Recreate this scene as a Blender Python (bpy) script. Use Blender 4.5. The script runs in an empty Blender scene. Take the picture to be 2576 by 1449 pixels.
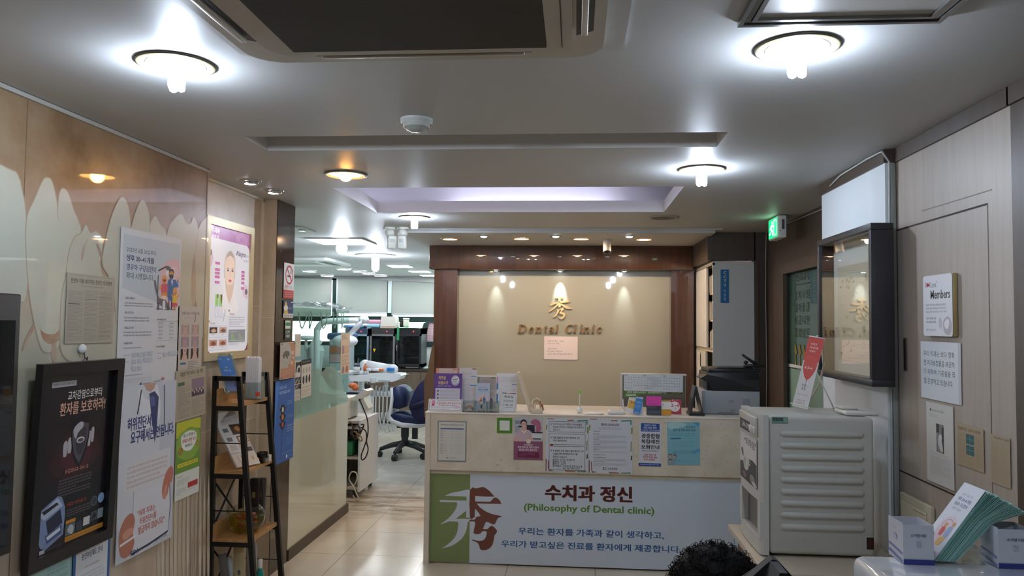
import bpy, bmesh, math, random
from mathutils import Vector, Matrix
random.seed(7)
SC = bpy.context.scene
COL = SC.collection
PI = math.pi
CZ = 2.45                                   # ceiling height
# ------------------------------------------------------------------ camera
W, H, FPX, CAMZ = 2576, 1449, 1930.0, 1.65
_yaw, _pit, _rol = math.radians(4.771), math.radians(2.6256), math.radians(.5976)
_fw = Vector((-math.sin(_yaw)*math.cos(_pit), math.cos(_yaw)*math.cos(_pit), math.sin(_pit)))
_r0 = Vector((math.cos(_yaw), math.sin(_yaw), 0)); _u0 = _r0.cross(_fw)
_r = _r0*math.cos(_rol) + _u0*math.sin(_rol); _u = _u0*math.cos(_rol) - _r0*math.sin(_rol)
cam = bpy.data.cameras.new('camera'); cam.sensor_width = 36; cam.lens = FPX/W*36
cam.clip_start = .02; cam.clip_end = 100
camo = bpy.data.objects.new('camera', cam); COL.objects.link(camo)
_m = Matrix((_r, _u, -_fw)).transposed().to_4x4(); _m.translation = (0, 0, CAMZ)
camo.matrix_world = _m
SC.camera = camo
def P(px, py, x=None, y=None, z=None):
    """survey helper: the point of a known plane (x=, y= or z=) sighted from the camera station"""
    d = _fw + _r*((px-W/2)/FPX) - _u*((py-H/2)/FPX)
    o = Vector((0, 0, CAMZ))
    if x is not None: t = x/d.x
    elif y is not None: t = y/d.y
    else: t = (z-CAMZ)/d.z
    return o + d*t
# ------------------------------------------------------------------ world, exposure
wd = bpy.data.worlds.new('sky'); SC.world = wd; wd.use_nodes = True
wd.node_tree.nodes['Background'].inputs[0].default_value = (.88, .95, 1, 1)
wd.node_tree.nodes['Background'].inputs[1].default_value = 4
vs = SC.view_settings
vs.view_transform = 'Standard'; vs.look = 'None'; vs.gamma = 1; vs.exposure = 1.05
try: vs.use_curve_mapping = False
except Exception: pass
SC.cycles.max_bounces = 7; SC.cycles.diffuse_bounces = 4; SC.cycles.glossy_bounces = 3
SC.cycles.transmission_bounces = 6; SC.cycles.transparent_max_bounces = 10
SC.cycles.caustics_reflective = False; SC.cycles.caustics_refractive = False
SC.cycles.sample_clamp_indirect = 4
CFL = 130.0; WARM = 60.0                       # lamp strengths
# ------------------------------------------------------------------ materials
def lin(c):
    if isinstance(c, str):
        c = c.lstrip('#'); c = [int(c[i:i+2], 16)/255 for i in (0, 2, 4)]
    return tuple(v/12.92 if v <= .04045 else ((v+.055)/1.055)**2.4 for v in c)
_mats = {}
def mat(col, rough=.55, metal=0, coat=0, trans=0, emit=0, spec=.5, ior=1.45, alpha=1, name=None):
    key = (str(col), rough, metal, coat, trans, emit, spec, ior, alpha)
    if key in _mats: return _mats[key]
    m = bpy.data.materials.new(name or 'm_' + str(col).strip('#')); m.use_nodes = True
    b = m.node_tree.nodes['Principled BSDF']; c = (*lin(col), 1)
    b.inputs['Base Color'].default_value = c; b.inputs['Roughness'].default_value = rough
    b.inputs['Metallic'].default_value = metal; b.inputs['Coat Weight'].default_value = coat
    b.inputs['Coat Roughness'].default_value = .03
    b.inputs['Transmission Weight'].default_value = trans; b.inputs['IOR'].default_value = ior
    b.inputs['Specular IOR Level'].default_value = spec; b.inputs['Alpha'].default_value = alpha
    if emit:
        b.inputs['Emission Color'].default_value = c; b.inputs['Emission Strength'].default_value = emit
    _mats[key] = m; return m
def node_mat(name, fn, rough=.5, coat=0, metal=0):
    """procedural material: fn(nodes, links, texcoord_object_socket) -> colour socket"""
    m = bpy.data.materials.new(name); m.use_nodes = True; nt = m.node_tree
    b = nt.nodes['Principled BSDF']; b.inputs['Roughness'].default_value = rough
    b.inputs['Coat Weight'].default_value = coat; b.inputs['Coat Roughness'].default_value = .03
    b.inputs['Metallic'].default_value = metal
    g = nt.nodes.new('ShaderNodeNewGeometry')
    out = fn(nt, g.outputs['Position'], b)
    if out is not None: nt.links.new(out, b.inputs['Base Color'])
    return m
def nz(nt, vec, scale, detail=3, rough=.5, sc=None, dist=0):
    if sc:
        mp = nt.nodes.new('ShaderNodeMapping'); mp.inputs['Scale'].default_value = sc
        nt.links.new(vec, mp.inputs['Vector']); vec = mp.outputs[0]
    n = nt.nodes.new('ShaderNodeTexNoise'); n.inputs['Scale'].default_value = scale
    n.inputs['Detail'].default_value = detail; n.inputs['Roughness'].default_value = rough
    n.inputs['Distortion'].default_value = dist
    nt.links.new(vec, n.inputs['Vector']); return n.outputs['Fac']
def ramp(nt, fac, stops):
    r = nt.nodes.new('ShaderNodeValToRGB'); e = r.color_ramp.elements
    while len(e) < len(stops): e.new(.5)
    for k, (p, c) in enumerate(stops):
        e[k].position = p; e[k].color = (*lin(c), 1)
    nt.links.new(fac, r.inputs[0]); return r.outputs[0]
def mixc(nt, fac, a, b, mode='MIX'):
    n = nt.nodes.new('ShaderNodeMix'); n.data_type = 'RGBA'; n.blend_type = mode
    if isinstance(fac, float): n.inputs[0].default_value = fac
    else: nt.links.new(fac, n.inputs[0])
    for v, i in ((a, 6), (b, 7)):
        if isinstance(v, str): n.inputs[i].default_value = (*lin(v), 1)
        else: nt.links.new(v, n.inputs[i])
    return n.outputs[2]
def bump(nt, fac, b, strength=.2, dist=.01):
    n = nt.nodes.new('ShaderNodeBump'); n.inputs['Strength'].default_value = strength; n.inputs['Distance'].default_value = dist
    nt.links.new(fac, n.inputs['Height']); nt.links.new(n.outputs[0], b.inputs['Normal'])
def wood(name, c1, c2, sc=(1, 1, .08), scale=30, rough=.4, coat=0):
    return node_mat(name, lambda nt, v, b: ramp(nt, nz(nt, v, scale, 4, .6, sc), [(.3, c1), (.7, c2)]), rough, coat)
# ------------------------------------------------------------------ mesh builder
class MB:
    """collects shapes given in world coordinates; build() links them as ONE mesh object"""
    def __init__(s, m=None): s.v = []; s.f = []; s.mi = []; s.ms = []; s.cur = m; s.M = None; s.sm = []
    def mid(s, m):
        m = m or s.cur
        if m not in s.ms: s.ms.append(m)
        return s.ms.index(m)
    def add(s, vs, fs, m=None, smooth=False):
        o = len(s.v); i = s.mid(m)
        for p in vs:
            p = Vector(p); s.v.append(s.M @ p if s.M else p)
        for f in fs: s.f.append([o+k for k in f]); s.mi.append(i); s.sm.append(smooth)
        return s
    def bm(s, b, m=None, smooth=False):
        b.verts.index_update()
        s.add([v.co.copy() for v in b.verts], [[v.index for v in f.verts] for f in b.faces], m, smooth); b.free(); return s
    def box(s, a, b, m=None, bev=0, seg=2):
        x0, y0, z0 = [min(p, q) for p, q in zip(a, b)]; x1, y1, z1 = [max(p, q) for p, q in zip(a, b)]
        vs = [(x0,y0,z0),(x1,y0,z0),(x1,y1,z0),(x0,y1,z0),(x0,y0,z1),(x1,y0,z1),(x1,y1,z1),(x0,y1,z1)]
        fs = [(3,2,1,0),(4,5,6,7),(0,1,5,4),(1,2,6,5),(2,3,7,6),(3,0,4,7)]
        if not bev: return s.add(vs, fs, m)
        bb = bmesh.new(); vv = [bb.verts.new(p) for p in vs]
        for f in fs: bb.faces.new([vv[k] for k in f])
        bmesh.ops.bevel(bb, geom=bb.edges[:], offset=bev, segments=seg, affect='EDGES', profile=.5)
        return s.bm(bb, m, True)
    def quad(s, pts, m=None): return s.add(pts, [list(range(len(pts)))], m)
    def prism(s, pts, d, m=None, smooth=False):
        """closed outline pts extruded by vector d (both caps)"""
        n = len(pts); d = Vector(d); a = [Vector(p) for p in pts]; b = [p+d for p in a]
        nrm = Vector((0, 0, 0))
        for i in range(n):
            p, q = a[i], a[(i+1) % n]; nrm += p.cross(q)
        fl = nrm.dot(d) > 0
        fs = [list(range(n))[::-1], [n+k for k in range(n)]] if fl else [list(range(n)), [n+k for k in range(n)][::-1]]
        for i in range(n):
            j = (i+1) % n; fs.append([i, j, n+j, n+i] if fl else [j, i, n+i, n+j])
        return s.add(a+b, fs, m, smooth)
    def tube(s, pts, r, m=None, n=8, cap=True, closed=False):
        pts = [Vector(p) for p in pts]; N = len(pts)
        rs = r if isinstance(r, (list, tuple)) else [r]*N
        vs = []; fs = []; up = None
        for i, p in enumerate(pts):
            a = pts[i-1] if (i > 0 or closed) else p; b = pts[(i+1) % N] if (i < N-1 or closed) else p
            t = (b-a); t = t.normalized() if t.length > 1e-9 else Vector((0, 0, 1))
            if up is None: up = Vector((0, 0, 1)) if abs(t.z) < .9 else Vector((1, 0, 0))
            x = t.cross(up); x = x.normalized() if x.length > 1e-6 else t.orthogonal().normalized()
            y = x.cross(t); up = y
            for k in range(n):
                a_ = 2*PI*k/n; vs.append(p + (x*math.cos(a_) + y*math.sin(a_))*rs[i])
        for i in range(N if closed else N-1):
            for k in range(n):
                i2 = (i+1) % N
                fs.append([i*n+k, i*n+(k+1) % n, i2*n+(k+1) % n, i2*n+k])
        if cap and not closed: fs += [list(range(n))[::-1], [(N-1)*n+k for k in range(n)]]
        return s.add(vs, fs, m, True)
    def cyl(s, p, q, r, m=None, n=16, r2=None):
        p, q = Vector(p), Vector(q); t = (q-p).normalized(); x = t.orthogonal().normalized(); y = t.cross(x)
        r2 = r if r2 is None else r2; vs = []
        for c, rr in ((p, r), (q, r2)):
            for k in range(n):
                a = 2*PI*k/n; vs.append(c + (x*math.cos(a)+y*math.sin(a))*rr)
        s.add(vs, [[k, (k+1) % n, n+(k+1) % n, n+k] for k in range(n)], m, True)
        return s.add(vs, [list(range(n))[::-1], [n+k for k in range(n)]], m)
    def lathe(s, prof, c, m=None, n=24, sx=1, sy=1):
        c = Vector(c); vs = []; fs = []
        for r, z in prof:
            for k in range(n):
                a = 2*PI*k/n; vs.append(c + Vector((r*sx*math.cos(a), r*sy*math.sin(a), z)))
        for i in range(len(prof)-1):
            for k in range(n): fs.append([i*n+k, i*n+(k+1) % n, (i+1)*n+(k+1) % n, (i+1)*n+k])
        return s.add(vs, fs, m, True)
    def ball(s, c, r, m=None, n=16, k=10):
        rx, ry, rz = r if isinstance(r, (tuple, list)) else (r, r, r)
        return s.lathe([(math.sin(PI*i/k), -math.cos(PI*i/k)*rz) for i in range(k+1)], c, m, n, rx, ry)
    def build(s, name, root=None, origin=None, mats=None):
        me = bpy.data.meshes.new(name)
        wm = root['_o'] if root is not None else None
        if origin is None:
            if root is not None: origin = Vector(wm)
            else:
                lo = [min(p[i] for p in s.v) for i in range(3)]; hi = [max(p[i] for p in s.v) for i in range(3)]
                origin = Vector(((lo[0]+hi[0])/2, (lo[1]+hi[1])/2, lo[2]))
        origin = Vector(origin)
        me.from_pydata([p-origin for p in s.v], [], s.f)
        for m in s.ms: me.materials.append(m)
        me.polygons.foreach_set('material_index', s.mi); me.polygons.foreach_set('use_smooth', s.sm); me.update()
        o = bpy.data.objects.new(name, me); COL.objects.link(o)
        if root is not None:
            o.parent = root; o.location = origin - Vector(wm)
        else: o.location = origin
        o['_o'] = tuple(origin)
        return o
def tag(o, label, cat, group=None, kind=None):
    o['label'] = label; o['category'] = cat
    if group: o['group'] = group
    if kind: o['kind'] = kind
    return o
def thing(name, loc, label, cat, group=None):
    o = bpy.data.objects.new(name, None); COL.objects.link(o); o.location = loc; o['_o'] = tuple(loc)
    o.empty_display_size = .05
    return tag(o, label, cat, group)
def struct(o):
    o['kind'] = 'structure'; return o
def dup(root, loc, label, group=None):
    r = root.copy(); COL.objects.link(r); r.location = loc; r['_o'] = tuple(loc); r['label'] = label
    if group: r['group'] = group
    for ch in list(root.children):
        if ch.type == 'LIGHT': continue
        c = ch.copy(); COL.objects.link(c); c.parent = r
        for g in ch.children:
            d = g.copy(); COL.objects.link(d); d.parent = c
    return r
# ------------------------------------------------------------------ flat fills with holes, and lettering
def pane(name, tint='#eef6f3', refl=1.6, rough=.01, fog=0, fogc='#cfe0d8'):
    """thin clear sheet: see-through with a Fresnel reflection, optionally a little milky"""
    m = bpy.data.materials.new(name); m.use_nodes = True; nt = m.node_tree; nt.nodes.remove(nt.nodes['Principled BSDF'])
    tr = nt.nodes.new('ShaderNodeBsdfTransparent'); tr.inputs[0].default_value = (*lin(tint), 1)
    gl = nt.nodes.new('ShaderNodeBsdfGlossy'); gl.inputs['Roughness'].default_value = rough
    fr = nt.nodes.new('ShaderNodeLayerWeight'); fr.inputs[0].default_value = .5
    pw = nt.nodes.new('ShaderNodeMath'); pw.operation = 'POWER'; pw.inputs[1].default_value = 5; nt.links.new(fr.outputs['Facing'], pw.inputs[0])
    a4 = nt.nodes.new('ShaderNodeMath'); a4.operation = 'ADD'; a4.inputs[1].default_value = .035; nt.links.new(pw.outputs[0], a4.inputs[0]); fr = a4
    mu = nt.nodes.new('ShaderNodeMath'); mu.operation = 'MULTIPLY'; mu.use_clamp = True; mu.inputs[1].default_value = refl
    nt.links.new(fr.outputs[0], mu.inputs[0]); mx = nt.nodes.new('ShaderNodeMixShader')
    base = tr.outputs[0]
    if fog:
        df = nt.nodes.new('ShaderNodeBsdfDiffuse'); df.inputs[0].default_value = (*lin(fogc), 1)
        tl_ = nt.nodes.new('ShaderNodeBsdfTranslucent'); tl_.inputs[0].default_value = (*lin(fogc), 1)
        ad = nt.nodes.new('ShaderNodeMixShader'); ad.inputs[0].default_value = .5
        nt.links.new(df.outputs[0], ad.inputs[1]); nt.links.new(tl_.outputs[0], ad.inputs[2])
        m2 = nt.nodes.new('ShaderNodeMixShader'); m2.inputs[0].default_value = fog
        nt.links.new(base, m2.inputs[1]); nt.links.new(ad.outputs[0], m2.inputs[2]); base = m2.outputs[0]
    nt.links.new(mu.outputs[0], mx.inputs[0]); nt.links.new(base, mx.inputs[1]); nt.links.new(gl.outputs[0], mx.inputs[2])
    nt.links.new(mx.outputs[0], nt.nodes['Material Output'].inputs['Surface']); return m
_tm = {}
def curve_mesh(cu):
    o = bpy.data.objects.new('tmp', cu); me = o.to_mesh()
    vs = [v.co.copy() for v in me.vertices]; fs = [list(p.vertices) for p in me.polygons]
    o.to_mesh_clear(); bpy.data.objects.remove(o); bpy.data.curves.remove(cu)
    return vs, fs
def text_mesh(s, bold=0, res=2):
    k = (s, bold, res)
    if k not in _tm:
        cu = bpy.data.curves.new('t', 'FONT'); cu.body = s; cu.offset = bold; cu.resolution_u = res
        cu.align_x = 'CENTER'; cu.space_line = 1.1
        vs, fs = curve_mesh(cu)
        x0 = min(v.x for v in vs); x1 = max(v.x for v in vs); y0 = min(v.y for v in vs); y1 = max(v.y for v in vs)
        _tm[k] = ([((v.x-x0)/(x1-x0), (v.y-y0)/(y1-y0)) for v in vs], fs)
    return _tm[k]
def fill_mesh(loops):
    cu = bpy.data.curves.new('f', 'CURVE'); cu.dimensions = '2D'; cu.fill_mode = 'BOTH'
    for lp in loops:
        sp = cu.splines.new('POLY'); sp.points.add(len(lp)-1); sp.use_cyclic_u = True
        for p, q in zip(sp.points, lp): p.co = (q[0], q[1], 0, 1)
    return curve_mesh(cu)
def smooth(pts, n=5, closed=True):
    """Catmull-Rom through pts"""
    out = []; N = len(pts)
    for i in range(N if closed else N-1):
        g = lambda k: Vector(pts[k % N] if closed else pts[max(0, min(N-1, k))])
        p0, p1, p2, p3 = g(i-1), g(i), g(i+1), g(i+2)
        for k in range(n):
            t = k/n
            out.append(.5*((2*p1) + (p2-p0)*t + (2*p0-5*p1+4*p2-p3)*t*t + (3*p1-p0-3*p2+p3)*t**3))
    if not closed: out.append(Vector(pts[-1]))
    return out
def stroke(pts, w):
    """outline of a brush stroke: pts [(x,y)], widths w (number or list)"""
    pts = [Vector((p[0], p[1])) for p in pts]; N = len(pts)
    ws = w if isinstance(w, (list, tuple)) else [w]*N; L = []; R = []
    for i, p in enumerate(pts):
        t = (pts[min(i+1, N-1)] - pts[max(i-1, 0)])
        t = t.normalized() if t.length > 0 else Vector((1, 0)); n = Vector((-t.y, t.x))
        L.append(p + n*ws[i]/2); R.append(p - n*ws[i]/2)
    return L + R[::-1]
# stroke patterns standing for print too small to read
SYL = [((0, .05, .5, .25), (.36, .25, .5, .6), (.72, 0, .88, 1), (.1, .72, .6, .9)), ((0, .1, .16, .7), (.16, .5, .5, .7), (.66, 0, .82, 1), (.82, .4, 1, .56)), ((.1, 0, .9, .18), (.1, .18, .26, .42), (.0, .52, 1, .68), (.2, .8, .8, 1)),
       ((.05, .05, .5, .2), (.05, .2, .2, .5), (.05, .42, .5, .56), (.7, 0, .86, .62), (.2, .74, .86, .9)), ((.2, .05, .8, .22), (.42, .22, .58, .5), (0, .56, 1, .72), (.42, .72, .58, 1)), ((0, .12, .5, .3), (.16, .3, .34, .9), (.64, 0, .8, 1))]
UF = (Vector((1, 0, 0)), Vector((0, 0, 1)))       # faces the camera end of the room
UL = (Vector((0, 1, 0)), Vector((0, 0, 1)))       # on the left wall, faces +X
UR = (Vector((0, -1, 0)), Vector((0, 0, 1)))      # on the right wall, faces -X
def sheet_mb(tl, w, h, fr, base, art, thick=.0015, mk=None, tilt=0, mb=None, rad=0, off=.002, step=.00003, wav=0):
    """a printed sheet: tl = its top-left corner, fr = (right, up) axes; art in 0..100 units from the top-left"""
    u, v = fr; n = u.cross(v)
    if tilt:
        c, s_ = math.cos(math.radians(tilt)), math.sin(math.radians(tilt)); u, v = u*c + v*s_, v*c - u*s_
    mk = mk or (lambda c: mat(c, .5)); mb = mb or MB(); tl = Vector(tl) + n*off
    zz = [thick]
    def X(x, y, dz=0): return tl + u*(x/100*w) - v*(y/100*h) + n*(zz[0]+dz)
    cl = (lambda v: max(0, min(100, v))) if base else (lambda v: v)
    def poly(pts, col): mb.add([X(cl(p[0]), cl(p[1])) for p in pts], [list(range(len(pts)))] , mk(col))
    def fix(pts):  # anticlockwise seen from the front
        a = sum(pts[i][0]*pts[(i+1) % len(pts)][1] - pts[(i+1) % len(pts)][0]*pts[i][1] for i in range(len(pts)))
        return pts if a < 0 else pts[::-1]
    if rad:
        out = []
        for cx, cy, a0 in ((100, 0, 0), (0, 0, 90), (0, 100, 180), (100, 100, 270)):
            rx, ry = rad/w*100, rad/h*100; ox = cx + (-rx if cx else rx); oy = cy + (-ry if cy else ry)
            for k in range(5):
                a = math.radians(a0 + k*22.5); out.append((ox+rx*math.cos(a), oy-ry*math.sin(a)))
    else: out = [(0, 0), (0, 100), (100, 100), (100, 0)]
    if base:
        zz[0] = 0; mb.prism([X(*p) for p in out], n*thick, mk(base)); zz[0] = thick
    for a in art:
        zz[0] += step; k = a[0]
        if k == 'r': poly([(a[1], a[2]), (a[1], a[4]), (a[3], a[4]), (a[3], a[2])], a[5])
        elif k == 'o':
            x0, y0, x1, y1, lw, col = a[1:]; lx = lw; ly = lw*w/h
            for q in ((x0, y0, x1, y0+ly), (x0, y1-ly, x1, y1), (x0, y0, x0+lx, y1), (x1-lx, y0, x1, y1)):
                poly([(q[0], q[1]), (q[0], q[3]), (q[2], q[3]), (q[2], q[1])], col)
        elif k == 'e':
            cx, cy, rx, ry, col = a[1:6]
            poly([(cx+rx*math.cos(-2*PI*i/24), cy-ry*math.sin(2*PI*i/24)) if 0 else (cx+rx*math.cos(2*PI*i/24), cy-ry*math.sin(2*PI*i/24)) for i in range(24)], col)
        elif k == 'R':   # ring
            cx, cy, rx, ry, f, col = a[1:7]; N = 32
            vs = [X(cx+rx*q*math.cos(2*PI*i/N), cy-ry*q*math.sin(2*PI*i/N)) for q in (1, f) for i in range(N)]
            mb.add(vs, [[i, (i+1) % N, N+(i+1) % N, N+i] for i in range(N)], mk(col))
        elif k == 'p': poly(fix(a[1]), a[2])
        elif k == 's': poly(fix([(p.x, p.y) for p in smooth(a[1], 5)]), a[2])
        elif k == 'k':
            st = stroke(a[1], a[2]); N = len(a[1])
            mb.add([X(p.x, p.y) for p in st], [[i+1, i, 2*N-1-i, 2*N-2-i] for i in range(N-1)], mk(a[3]))
        elif k == 't':
            s_, x0, y0, x1, y1, col = a[1:7]; bold = a[7] if len(a) > 7 else 0
            vs, fs = text_mesh(s_, min(bold, .01)); sx = bold*.55*abs(y1-y0)*h/w if bold > .01 else 0
            for dx, dy in (((-1, -.5), (-1, .5), (1, -.5), (1, .5)) if bold >= .03 and h*abs(y1-y0) > 2 else ((-1, 0), (1, 0)) if sx else ((0, 0),)):
                zz[0] += step/3
                mb.add([X(x0+sx+(x1-x0-2*sx)*p[0]+dx*sx, y1-(y1-y0)*p[1]+dy*sx*w/h) for p in vs], fs, mk(col))
        elif k == 'L':   # rows of small print
            x0, y0, x1, y1, nr, col = a[1:7]; fill = a[7] if len(a) > 7 else .5
            rh = (y1-y0)/nr
            for i in range(nr):
                x = x0; end = x1 if (i % 4 != 3 or nr == 1) else x0 + (x1-x0)*random.uniform(.35, .9)
                yy = y0 + rh*i + rh*(1-fill)/2
                sw = rh*fill*h/w*.92
                if sw*w < .12: sw *= 1
                while x < end-sw:
                    for _ in range(random.choice((2, 3, 3, 4, 5))):
                        if x > end-sw: break
                        for q in random.choice(SYL): poly([(x+q[0]*sw, yy+q[1]*rh*fill), (x+q[0]*sw, yy+q[3]*rh*fill), (x+q[2]*sw, yy+q[3]*rh*fill), (x+q[2]*sw, yy+q[1]*rh*fill)], col)
                        x += sw*1.08
                    x += sw*.5
        else: raise ValueError(k)
    return mb
def sheet(name, label, cat, tl, w, h, fr, base, art, group=None, **kw):
    o = sheet_mb(tl, w, h, fr, base, art, **kw).build(name)
    return tag(o, label, cat, group)
def on(plane, p, q, **k):
    """top-left corner, width and height of a sheet hung on a wall plane from two sighted corners"""
    a = P(*p, **k); b = P(*q, **k)
    w = abs(b.y-a.y) if 'x' in k else abs(b.x-a.x)
    return a, w, abs(a.z-b.z)
# ================================================================== THE SETTING
XL, XR2, XR = -1.96, 1.43, 1.62
def tilefn(nt, v, b):
    br = nt.nodes.new('ShaderNodeTexBrick'); br.offset = 0; br.squash = 1
    br.inputs['Scale'].default_value = 1; br.inputs['Brick Width'].default_value = .59; br.inputs['Row Height'].default_value = .59
    br.inputs['Mortar Size'].default_value = .003; br.inputs['Mortar Smooth'].default_value = 0
    mp = nt.nodes.new('ShaderNodeMapping'); mp.inputs['Location'].default_value = (.45, -.1, 0)
    nt.links.new(v, mp.inputs['Vector']); nt.links.new(mp.outputs[0], br.inputs['Vector'])
    c = ramp(nt, nz(nt, v, 2.2, 6, .6), [(.3, '#d6c9b2'), (.7, '#e6dcc8')])
    sx = nt.nodes.new('ShaderNodeSeparateXYZ'); nt.links.new(v, sx.inputs[0])
    # the treatment room's own paler marble tiles, and the scuffed, wet-looking band between the two
    mr = nt.nodes.new('ShaderNodeMapRange'); mr.inputs[1].default_value = 6.9; mr.inputs[2].default_value = 7.35
    nt.links.new(sx.outputs[1], mr.inputs[0])
    c2 = ramp(nt, nz(nt, v, 1.6, 8, .65, dist=.6), [(.35, '#c3bdb0'), (.65, '#dcd8cd')])
    c = mixc(nt, mr.outputs[0], c, c2)
    sc = ramp(nt, nz(nt, v, 5, 6, .7, (.5, 1.6, 1)), [(.42, '#000000'), (.62, '#ffffff')])
    band = nt.nodes.new('ShaderNodeMapRange'); band.inputs[1].default_value = .75; band.inputs[2].default_value = .25
    ab = nt.nodes.new('ShaderNodeMath'); ab.operation = 'ABSOLUTE'; su = nt.nodes.new('ShaderNodeMath'); su.operation = 'SUBTRACT'
    su.inputs[1].default_value = 7.0; nt.links.new(sx.outputs[1], su.inputs[0]); nt.links.new(su.outputs[0], ab.inputs[0]); nt.links.new(ab.outputs[0], band.inputs[0])
    mu = nt.nodes.new('ShaderNodeMath'); mu.operation = 'MULTIPLY'; nt.links.new(sc, mu.inputs[0]); nt.links.new(band.outputs[0], mu.inputs[1])
    c = mixc(nt, mu.outputs[0], c, '#8a7458')
    return mixc(nt, br.outputs['Fac'], c, '#a39684')
M_floor = node_mat('floor_tiles', tilefn, .16)
M_ceil = mat('#bcbcbb', .5, name='ceiling_paint')
M_white = mat('#e6e6e2', .5)
M_brown = wood('dark_walnut', '#3c2110', '#4f2d16', rough=.4, coat=1)
M_brown2 = wood('brown_film', '#43352a', '#4f3f33', rough=.45)
M_panel = wood('taupe_film', '#a19589', '#ada093', (1, 1, .05), 40, .45)
M_stone = node_mat('beige_stone', lambda nt, v, b: ramp(nt, nz(nt, v, 9, 6, .7), [(.3, '#b8a890'), (.7, '#cbbda6')]), .35)
M_dark = node_mat('dark_marble', lambda nt, v, b: ramp(nt, nz(nt, v, 7, 9, .75, dist=.8), [(.35, '#2a1f1a'), (.55, '#3d2f27'), (.75, '#6b5a4a')]), .12)
M_desk = node_mat('speckled_stone', lambda nt, v, b: mixc(nt, ramp(nt, nz(nt, v, 55, 4, .7), [(.62, '#000000'), (.72, '#ffffff')]), ramp(nt, nz(nt, v, 8, 4), [(.3, '#d0c5b0'), (.7, '#dfd6c3')]), '#a08b6c'), .4)
m = MB(M_floor); m.box((-7, -2, -.1), (3.6, 14, 0)); fl = m.build('floor'); struct(fl)
# --- ceiling: one sheet of plaster with its openings
def circ(x, y, r, n=40): return [(x+r*math.cos(2*PI*k/n), y+r*math.sin(2*PI*k/n)) for k in range(n)]
def rect(x0, y0, x1, y1): return [(x0, y0), (x1, y0), (x1, y1), (x0, y1)]
k_ = (CZ-CAMZ)/.76
def cp(px, py): p = P(px, py, z=CZ); return p.x, p.y
CFLS = [cp(443, 160), cp(2005, 118), cp(1765, 425), cp(1042, 546), (-1.25, .35), (.63, .35)]  # last two are unseen, added to light the near walls and desk
WARMP = cp(870, 438); OFFP = cp(1670, 546)
SLOT = (-1.45, 3.205, .625, 3.475); TRAY = (-1.46, 4.47, .62, 5.5)
holes = [circ(x, y, .092) for x, y in CFLS] + [circ(*WARMP, .092), rect(*SLOT), rect(*TRAY)]
vs_, fs_ = fill_mesh([rect(-7, -2, 3.6, 14)] + holes)
m = MB(M_ceil); m.add([(p.x, p.y, CZ) for p in vs_], [f[::-1] for f in fs_])
m.box((-7, -2, 2.95), (3.6, 14, 3.0))
# the two recesses above it: a plain slot, and a cove whose lip hides its lamps
x0, y0, x1, y1 = SLOT; D = .16
for q in ([(x0,y0,CZ),(x1,y0,CZ),(x1,y0,CZ+D),(x0,y0,CZ+D)], [(x1,y1,CZ),(x0,y1,CZ),(x0,y1,CZ+D),(x1,y1,CZ+D)], [(x0,y1,CZ),(x0,y0,CZ),(x0,y0,CZ+D),(x0,y1,CZ+D)],
          [(x1,y0,CZ),(x1,y1,CZ),(x1,y1,CZ+D),(x1,y0,CZ+D)], [(x0,y0,CZ+D),(x1,y0,CZ+D),(x1,y1,CZ+D),(x0,y1,CZ+D)]): m.quad(q, mat('#d6d3d0', .6))
x0, y0, x1, y1 = TRAY; D = .085; T = .02
wl = mat('#e8e6ea', .5)
m.box((x0-T, y0-T, CZ+.001), (x1+T, y0, CZ+D), wl); m.box((x0-T, y1, CZ+.001), (x1+T, y1+T, CZ+D), wl)
m.box((x0-T, y0, CZ+.001), (x0, y1, CZ+D), wl); m.box((x1, y0, CZ+.001), (x1+T, y1, CZ+D), wl)
a = .28; E_ = CZ+.27
for q in ([(x0-a,y1+a,CZ+.002),(x1+a,y1+a,CZ+.002),(x1+a,y1+a,E_),(x0-a,y1+a,E_)], [(x1+a,y0-a,CZ+.002),(x0-a,y0-a,CZ+.002),(x0-a,y0-a,E_),(x1+a,y0-a,E_)],
          [(x0-a,y0-a,CZ+.002),(x0-a,y1+a,CZ+.002),(x0-a,y1+a,E_),(x0-a,y0-a,E_)], [(x1+a,y1+a,CZ+.002),(x1+a,y0-a,CZ+.002),(x1+a,y0-a,E_),(x1+a,y1+a,E_)], [(x0-a,y0-a,E_),(x1+a,y0-a,E_),(x1+a,y1+a,E_),(x0-a,y1+a,E_)]): m.quad(q, wl)
ce = struct(m.build('ceiling'))
# --- lowered soffit over the reception back wall
m = MB(M_ceil); m.box((-1.5, 6.46, CZ-.035), (1.15, 7.7, CZ-.001)); m.box((-1.5, 6.42, CZ-.012), (1.2, 6.46, CZ-.001))
sof = struct(m.build('trim_1')); SOFZ = CZ-.035
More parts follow.
